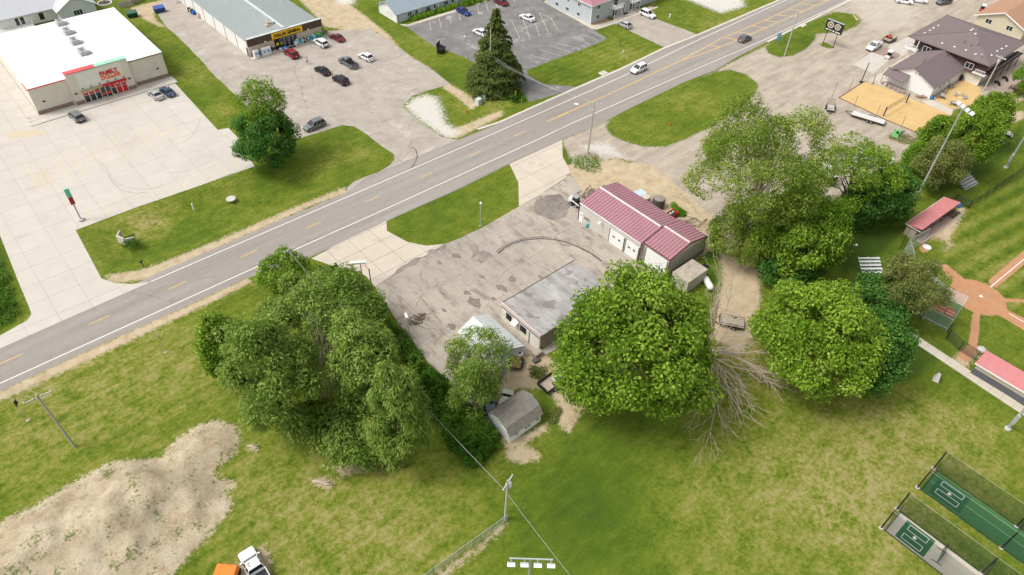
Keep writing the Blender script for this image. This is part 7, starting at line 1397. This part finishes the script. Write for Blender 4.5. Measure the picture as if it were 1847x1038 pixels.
# patio furniture
m_wood = M('weathered_wood', (.36,.27,.21), .9, .18, 2); m_gwood = M('grey_wood', (.40,.37,.33), .9, .12)
def picnic(label, px, ang, m, L_=1.8):
    t = thing('picnic_table', label, 'picnic table', G(*px), R_(ang), 'picnic tables')
    for k in range(5): bx('plank', m, t, -L_/2,L_/2,-.38+k*.155,-.24+k*.155,.72,.76)
    for s in (-1, 1):
        for k in range(2): bx('bench_plank', m, t, -L_/2,L_/2,s*.72-.13+k*.135,s*.72-.01+k*.135,.42,.46)
    for x in (-L_*.36, L_*.36):
        for s in (-1, 1): MB().bar((x,s*.78,0),(x,s*.2,.72),.06,.1).build('leg', m_dark, t)
        MB().bar((x,-.78,.4),(x,.78,.4),.05,.09).build('brace', m_dark, t)
picnic('brown topped picnic table on the bar terrace, nearer the bar', (1826,160), 10, m_wood, 2.0); picnic('brown topped picnic table on the bar terrace, nearer the tree', (1816,171), 10, m_wood, 2.0); picnic('grey picnic table stacked against the annex side wall', (1697,176), 30, m_gwood); picnic('grey picnic table on the sand below the annex', (1719,189), 20, m_gwood); picnic('grey picnic table at the back of the sand patio', (1712,157), -20, m_gwood); picnic('weathered table on the lawn edge below the terrace tree', (1817,246), 15, m_gwood); picnic('tipped grey table at the lawn edge near the floodlight', (1800,260), -10, m_gwood)
logpile('lumber_stack', 'stack of reddish boards on the annex concrete', (1661,176), 14, 2.2, .35, [M('red_board', (.42,.19,.13), .9, .15), m_wood], 12, 155, .8)
def chair(label, px, ang, m):
    c = thing('patio_chair', label, 'chair', G(*px), R_(ang), 'patio chairs'); bx('seat', m, c, -.25,.25,-.25,.25,.4,.45); bx('back', m, c, -.25,.25,.22,.28,.45,.95)
    for x in (-.22,.22):
        for y in (-.22,.22): MB().tube([(x,y,0),(x,y,.42)], .025, 5).build('leg', m_galv, c)
    for s in (-1,1): bx('arm', m, c, s*.27-.03,s*.27+.03,-.25,.25,.62,.66)
for i, (q, a, m) in enumerate((((1727,172),20,m_wht),((1735,174),100,m_galv),((1741,178),200,m_galv),((1722,174),-60,m_galv),((1738,180),300,m_alu))): chair('%s patio chair on the sand patio, %s' % (('white','steel')[i > 0], ('the only white one','beside the white chair','at the right end','left of the white chair','nearest the camera')[i]), q, a, m)
for i, q in enumerate(((1590,153),(1597,157),(1605,160),(1613,163),(1621,167),(1629,169))): chair('wooden chair under the annex porch, %s from the left' % od_[i], q, 150+i*13, m_wood)
gr = thing('smoker_grill', 'black grill against the cream bar wall at the sand patio', 'grill', G(1732,144), R_(20)); MB().tube([(-.7,0,.9),(.7,0,.9)], .35, 12).build('drum', m_dark, gr)
for x in (-.5,.5): bx('leg', m_dark, gr, x-.05,x+.05,-.25,.25,0,.65)
bx('shelf', m_rust, gr, -.7,.7,-.65,-.35,.7,.75)
def rack(label, px, ang): 
    k = thing('planter_rack', label, 'rack', G(*px), R_(ang)); 
    for z in (.3,.7,1.1): bx('shelf', m_rust, k, -.7,.7,-.2,.2,z,z+.05)
    for x in (-.65,.65): bx('post', m_galv, k, x-.04,x+.04,-.18,.18,0,1.2)
rack('rusty shelf rack along the cream bar wall', (1752,150), 85); rack('grey shelf rack against the annex side', (1703,168), 20)
cvb = thing('hose_reel', 'curled black pipe rail at the annex porch corner', 'rail', G(1575,152)); MB().tube([(-.8,0,.05),(0,.1,.1),(.5,.3,.4),(.6,.5,1.4),(.6,.5,2.0)], .08, 7).build('pipe', m_dark, cvb); MB().lathe((.6,.5,0), [(.2,0),(.2,.1)], 8).build('base', m_conc, cvb)
# motorbikes under the gallery
for i, q in enumerate(((1798,153),(1812,145))):
    mbk = thing('motorcycle', 'dark motorcycle under the bar gallery, %s' % ('nearer the wooden pole','farther from the wooden pole')[i], 'motorcycle', G(*q), R_(60)); bx('frame', m_dark, mbk, -.6,.5,-.12,.12,.35,.7,.05); bx('tank', pk, mbk, 0,.45,-.16,.16,.7,.92,.06); bx('seat', m_dark, mbk, -.65,0,-.15,.15,.7,.82,.04)
    for x in (-.7,.75): wheel(mbk, x, 0, .32, .14)
    MB().tube([(.6,-.35,1.05),(.55,0,1.0),(.6,.35,1.05)], .02, 5).build('handlebar', m_galv, mbk); MB().tube([(.75,0,.32),(.55,0,1.0)], .035, 5).build('fork', m_galv, mbk)
# ---- top left: timber fence, enclosure, garden
tf = thing('timber_fence', 'brown upright board fence at the top edge beside the lawn', 'fence', G(236,9)); e_ = G(276,-6)-G(236,9); m_bd = M('fence_board', (.38,.31,.23), .9, .15, 2)
nb = 34; tf.rotation_euler = (0,0,math.atan2(e_.y,e_.x)); Lb = e_.length
for k in range(nb): bx('board', m_bd, tf, k*Lb/nb+.01,(k+1)*Lb/nb-.015,-.02,.02,.05,1.85)
for z in (.4,1.5): bx('rail', m_bd, tf, 0,Lb,.02,.08,z,z+.1)
en = thing('dumpster_screen', 'low grey timber screen wall behind the green dumpster', 'fence', G(216,16)); e_ = G(240,11)-G(216,16); en.rotation_euler = (0,0,math.atan2(e_.y,e_.x)); Lb = e_.length
for k in range(5): bx('board', m_gwood, en, 0,Lb,-.04,.04,.1+k*.3,.37+k*.3)
for k in range(3): bx('post', m_gwood, en, k*(Lb-.12)/2,k*(Lb-.12)/2+.12,.04,.16,0,1.7)
rb = thing('tree_ring', 'white stone ring round a small tree at the top edge', 'planter', G(189,6)); nst = 18
for k in range(nst): a = 2*math.pi*k/nst; o = MB().box(-.27,.27,-.16,.16,0,.22).build('ring_stone', m_wht, rb, bevel=.05); o.location = (1.7*math.cos(a),1.7*math.sin(a),0); o.rotation_euler = (0,0,a+math.pi/2)
MB().lathe((0,0,.02), [(1.5,0),(1.4,.08)], 18).build('mulch', M('mulch', (.10,.075,.055), .95, .2, 5), rb)
st = thing('ring_tree', 'slim young tree trunk rising from the white ring at the top edge', 'tree', G(189,6)); MB().tube([(0,0,0),(.05,0,2.5),(0,.1,5)], [.09,.07,.03], 8).build('trunk', m_bark, st); rg = np.random.default_rng(5); d = rg.normal(size=(1800,3)); d /= np.linalg.norm(d,axis=1,keepdims=True); leaf_mesh('crown', d*rg.uniform(.5,1.7,(1800,1))*np.array([1,1,1.1])+np.array([0,0,5.2]), d, .3, .6, LM['maple'], st, np.clip(rg.normal(.5,.2,1800),0,1), 0, 5)
gk = struct(MB().box(0,.01,0,.01,-.2,-.1).build('garden_edging', m_kerb)); gp = PX([(0,43.5),(20,44.5),(40,43.5),(52,41),(58,36.5),(66,33),(80,33.5),(92,34),(98,31),(104,25),(110,17),(117,10),(132,9.5),(138,6),(142,0)])
for a, b in zip(gp, gp[1:]): MB().bar((*a,.06),(*b,.06),.3,.16).build('edging_stone', M('edging_stone', (.50,.42,.32), .9, .15, 3), gk)
struct(sheet('garden_bed', PX([(0,43),(52,40.5),(58,36),(66,32.5),(92,33.5),(98,30.5),(104,24.5),(117,9),(135,8),(140,2),(105,0),(80,24),(45,28),(0,32)]), .03, M('bed_soil', (.33,.24,.17), .95, .25, 4), .1, 8))
for i, (q, r, kd, w) in enumerate((((47,37),.8,'dark','by the white porch'),((49,24),1.3,'hedge','bright one beside the porch steps'),((73,31),.5,'hedge','low one in the bed'),((90,27),1.0,'dark','at the house corner'),((98,22),.8,'dark','behind the house corner'),((103,12),1.1,'hedge','bright one beside the blue grey wall'),((120,7),1.0,'dark','near the top edge'),((4,40),.9,'dark','at the left edge'),((62,30),.5,'olive','small one by the bed edging'))): ball('garden shrub of the white house, '+w, q, r, 120+i, kd, 'garden_shrub', 'shrubs of the corner house')
sl = thing('play_slide', 'blue slide leaning on the white porch', 'slide', G(37,33), .3); MB().bar((0,0,.1),(1.8,.2,1.2),.55,.12).build('chute', m_bb, sl); bx('ladder', m_wht, sl, 1.75,1.9,-.2,.5,0,1.2)
wn2 = thing('wood_barrel', 'brown wooden planter by the house corner', 'planter', G(80,31)); MB().lathe((0,0,0), [(.3,0),(.4,.3),(.36,.65)], 12).build('tub', M('tub_wood', (.30,.16,.10), .9), wn2); MB().lathe((0,0,.65), [(.3,0),(.1,.3)], 8).build('plant', LM['hedge'], wn2)
gt = thing('grill_cart', 'covered black grill by the pale blue house wall', 'grill', G(96,17)); bx('body', m_dark, gt, -.5,.5,-.3,.3,.3,1.0,.06); bx('leg', m_dark, gt, -.4,-.34,-.25,.25,0,.3); bx('leg', m_dark, gt, .34,.4,-.25,.25,0,.3)
# goods behind the discount store
pl_ = thing('pallet_pile', 'blue crates leaning on the side wall of the discount store', 'crate', (58.7,193.4,0), .1); 
for k in range(4): bx('crate', (m_bb,m_dark,m_alu,m_dark)[k], pl_, -.3,.4,k*.7-1.2,k*.7-.6,0,1.0+.2*(k%2),.03)
p_2 = thing('wood_pallet', 'brown pallet leaning against the white side of the discount store', 'pallet', (58.8,189.9,0)); 
for k in range(5): MB().bar((.1,k*.22-.5,0),(.45,k*.22-.5,1.15),.14,.03).build('slat', m_wood, p_2)
sc_ = thing('scrap_heap', 'grey scrap metal heap at the back of the discount store lot', 'scrap', G(322,4)); rr = random.Random(3)
for k in range(9): MB().bar((rr.uniform(-1.5,1.5),rr.uniform(-.8,.8),.1),(rr.uniform(-1.8,1.8),rr.uniform(-1,1),rr.uniform(.2,1.1)),.3,.06).build('scrap_piece', rr.choice([m_alu,m_wht,m_dark,m_galv]), sc_)
mo = thing('motorcycle', 'silver motorcycle at the right corner of the discount store', 'motorcycle', (80.6,162.2,0), R_(60)); bx('frame', m_dark, mo, -.6,.5,-.12,.12,.35,.7,.05); bx('tank', m_alu, mo, 0,.45,-.16,.16,.7,.92,.06); bx('seat', m_dark, mo, -.65,0,-.15,.15,.7,.82,.04)
for x in (-.7,.75): wheel(mo, x, 0, .32, .14)
MB().tube([(.6,-.35,1.05),(.55,0,1.0),(.6,.35,1.05)], .02, 5).build('handlebar', m_galv, mo)
for i, q in enumerate(((173,176),(220,165))):
    s_, pn = plate('parking_sign', 'blue and white accessible parking sign, %s of the store doors' % ('left','right')[i], q, 2.0, .32, .5, 0, m_wht, 'sign'); bx('symbol', M('sign_blue', (.02,.30,.55), .5), pn, -.1,.1,-.085,-.07,1.65,1.9)
for i, q in enumerate(((193,183),(210,178))):
    b = thing('bollard', 'yellow bollard in front of the store doors, %s one' % ('left','right')[i], 'bollard', (*G(*q).xy,.15), 0, 'yellow bollards'); MB().tube([(0,0,0),(0,0,1.0)], .09, 10).build('post', m_yel, b); MB().lathe((0,0,1.0), [(.09,0),(.04,.06)], 10).build('cap', m_yel, b)
# ---- the walker in the discount store lot
def person():
    root = thing('person', 'person in pale blue shirt and dark shorts walking across the store lot', 'person', G(555,116), R_(120))
    J = dict(pel=(0,0,.95),sp=(0,0,1.2),ch=(.02,0,1.4),nk=(.02,0,1.52),hd=(.05,0,1.64),top=(.04,0,1.76),
      lh=(0,.1,.9),lk=(.16,.11,.5),la=(.1,.11,.08),lt=(.27,.12,.04), rh=(0,-.1,.9),rk=(-.02,-.11,.5),ra=(-.26,-.11,.12),rt=(-.12,-.12,.03),
      ls=(.02,.2,1.42),le=(-.1,.25,1.15),lw=(-.02,.25,.92),lf=(.02,.25,.82), rs=(.02,-.2,1.42),re=(.1,-.25,1.15),rw=(.26,-.24,.97),rf=(.32,-.24,.9))
    Ed = [('pel','sp'),('sp','ch'),('ch','nk'),('nk','hd'),('hd','top'),('pel','lh'),('lh','lk'),('lk','la'),('la','lt'),('pel','rh'),('rh','rk'),('rk','ra'),('ra','rt'),('ch','ls'),('ls','le'),('le','lw'),('lw','lf'),('ch','rs'),('rs','re'),('re','rw'),('rw','rf')]
    rad = dict(pel=.15,sp=.14,ch=.16,nk=.06,hd=.1,top=.08,lh=.1,lk=.07,la=.045,lt=.04,rh=.1,rk=.07,ra=.045,rt=.04,ls=.075,le=.05,lw=.035,lf=.03,rs=.075,re=.05,rw=.035,rf=.03)
    names = list(J); me = bpy.data.meshes.new('body'); me.from_pydata([J[n] for n in names], [(names.index(a), names.index(b)) for a, b in Ed], [])
    tmp = bpy.data.objects.new('body', me); COL.objects.link(tmp); tmp.modifiers.new('s', 'SKIN'); sv = me.skin_vertices[0].data
    for i, n in enumerate(names): sv[i].radius = (rad[n], rad[n]); sv[i].use_root = (n == 'pel')
    ms = tmp.modifiers.new('u', 'SUBSURF'); ms.levels = ms.render_levels = 1
    dg = bpy.context.evaluated_depsgraph_get(); m2 = bpy.data.meshes.new_from_object(tmp.evaluated_get(dg)); bpy.data.objects.remove(tmp)
    mats = [M('skin', (.50,.32,.24), .6), M('shirt_blue', (.42,.55,.62), .9), M('shorts_dark', (.03,.035,.05), .9), M('shoe_white', (.6,.6,.58), .7)]
    m2.materials.clear(); [m2.materials.append(a) for a in mats]
    for p in m2.polygons:
        c = p.center; p.material_index = 1 if (c.z > .98 and c.z < 1.5 and not (abs(c.y) > .2 and c.z < 1.15)) else 2 if (.5 < c.z <= .98 and abs(c.y) < .215) else 3 if c.z < .1 else 0
        p.use_smooth = True
    link('body', m2, root); MB().lathe((.03,0,1.66), [(.115,0),(.12,.06),(.09,.12),(.02,.15)], 12).build('hair', M('hair_brown', (.06,.04,.025), .8), root, smooth=True)
person()
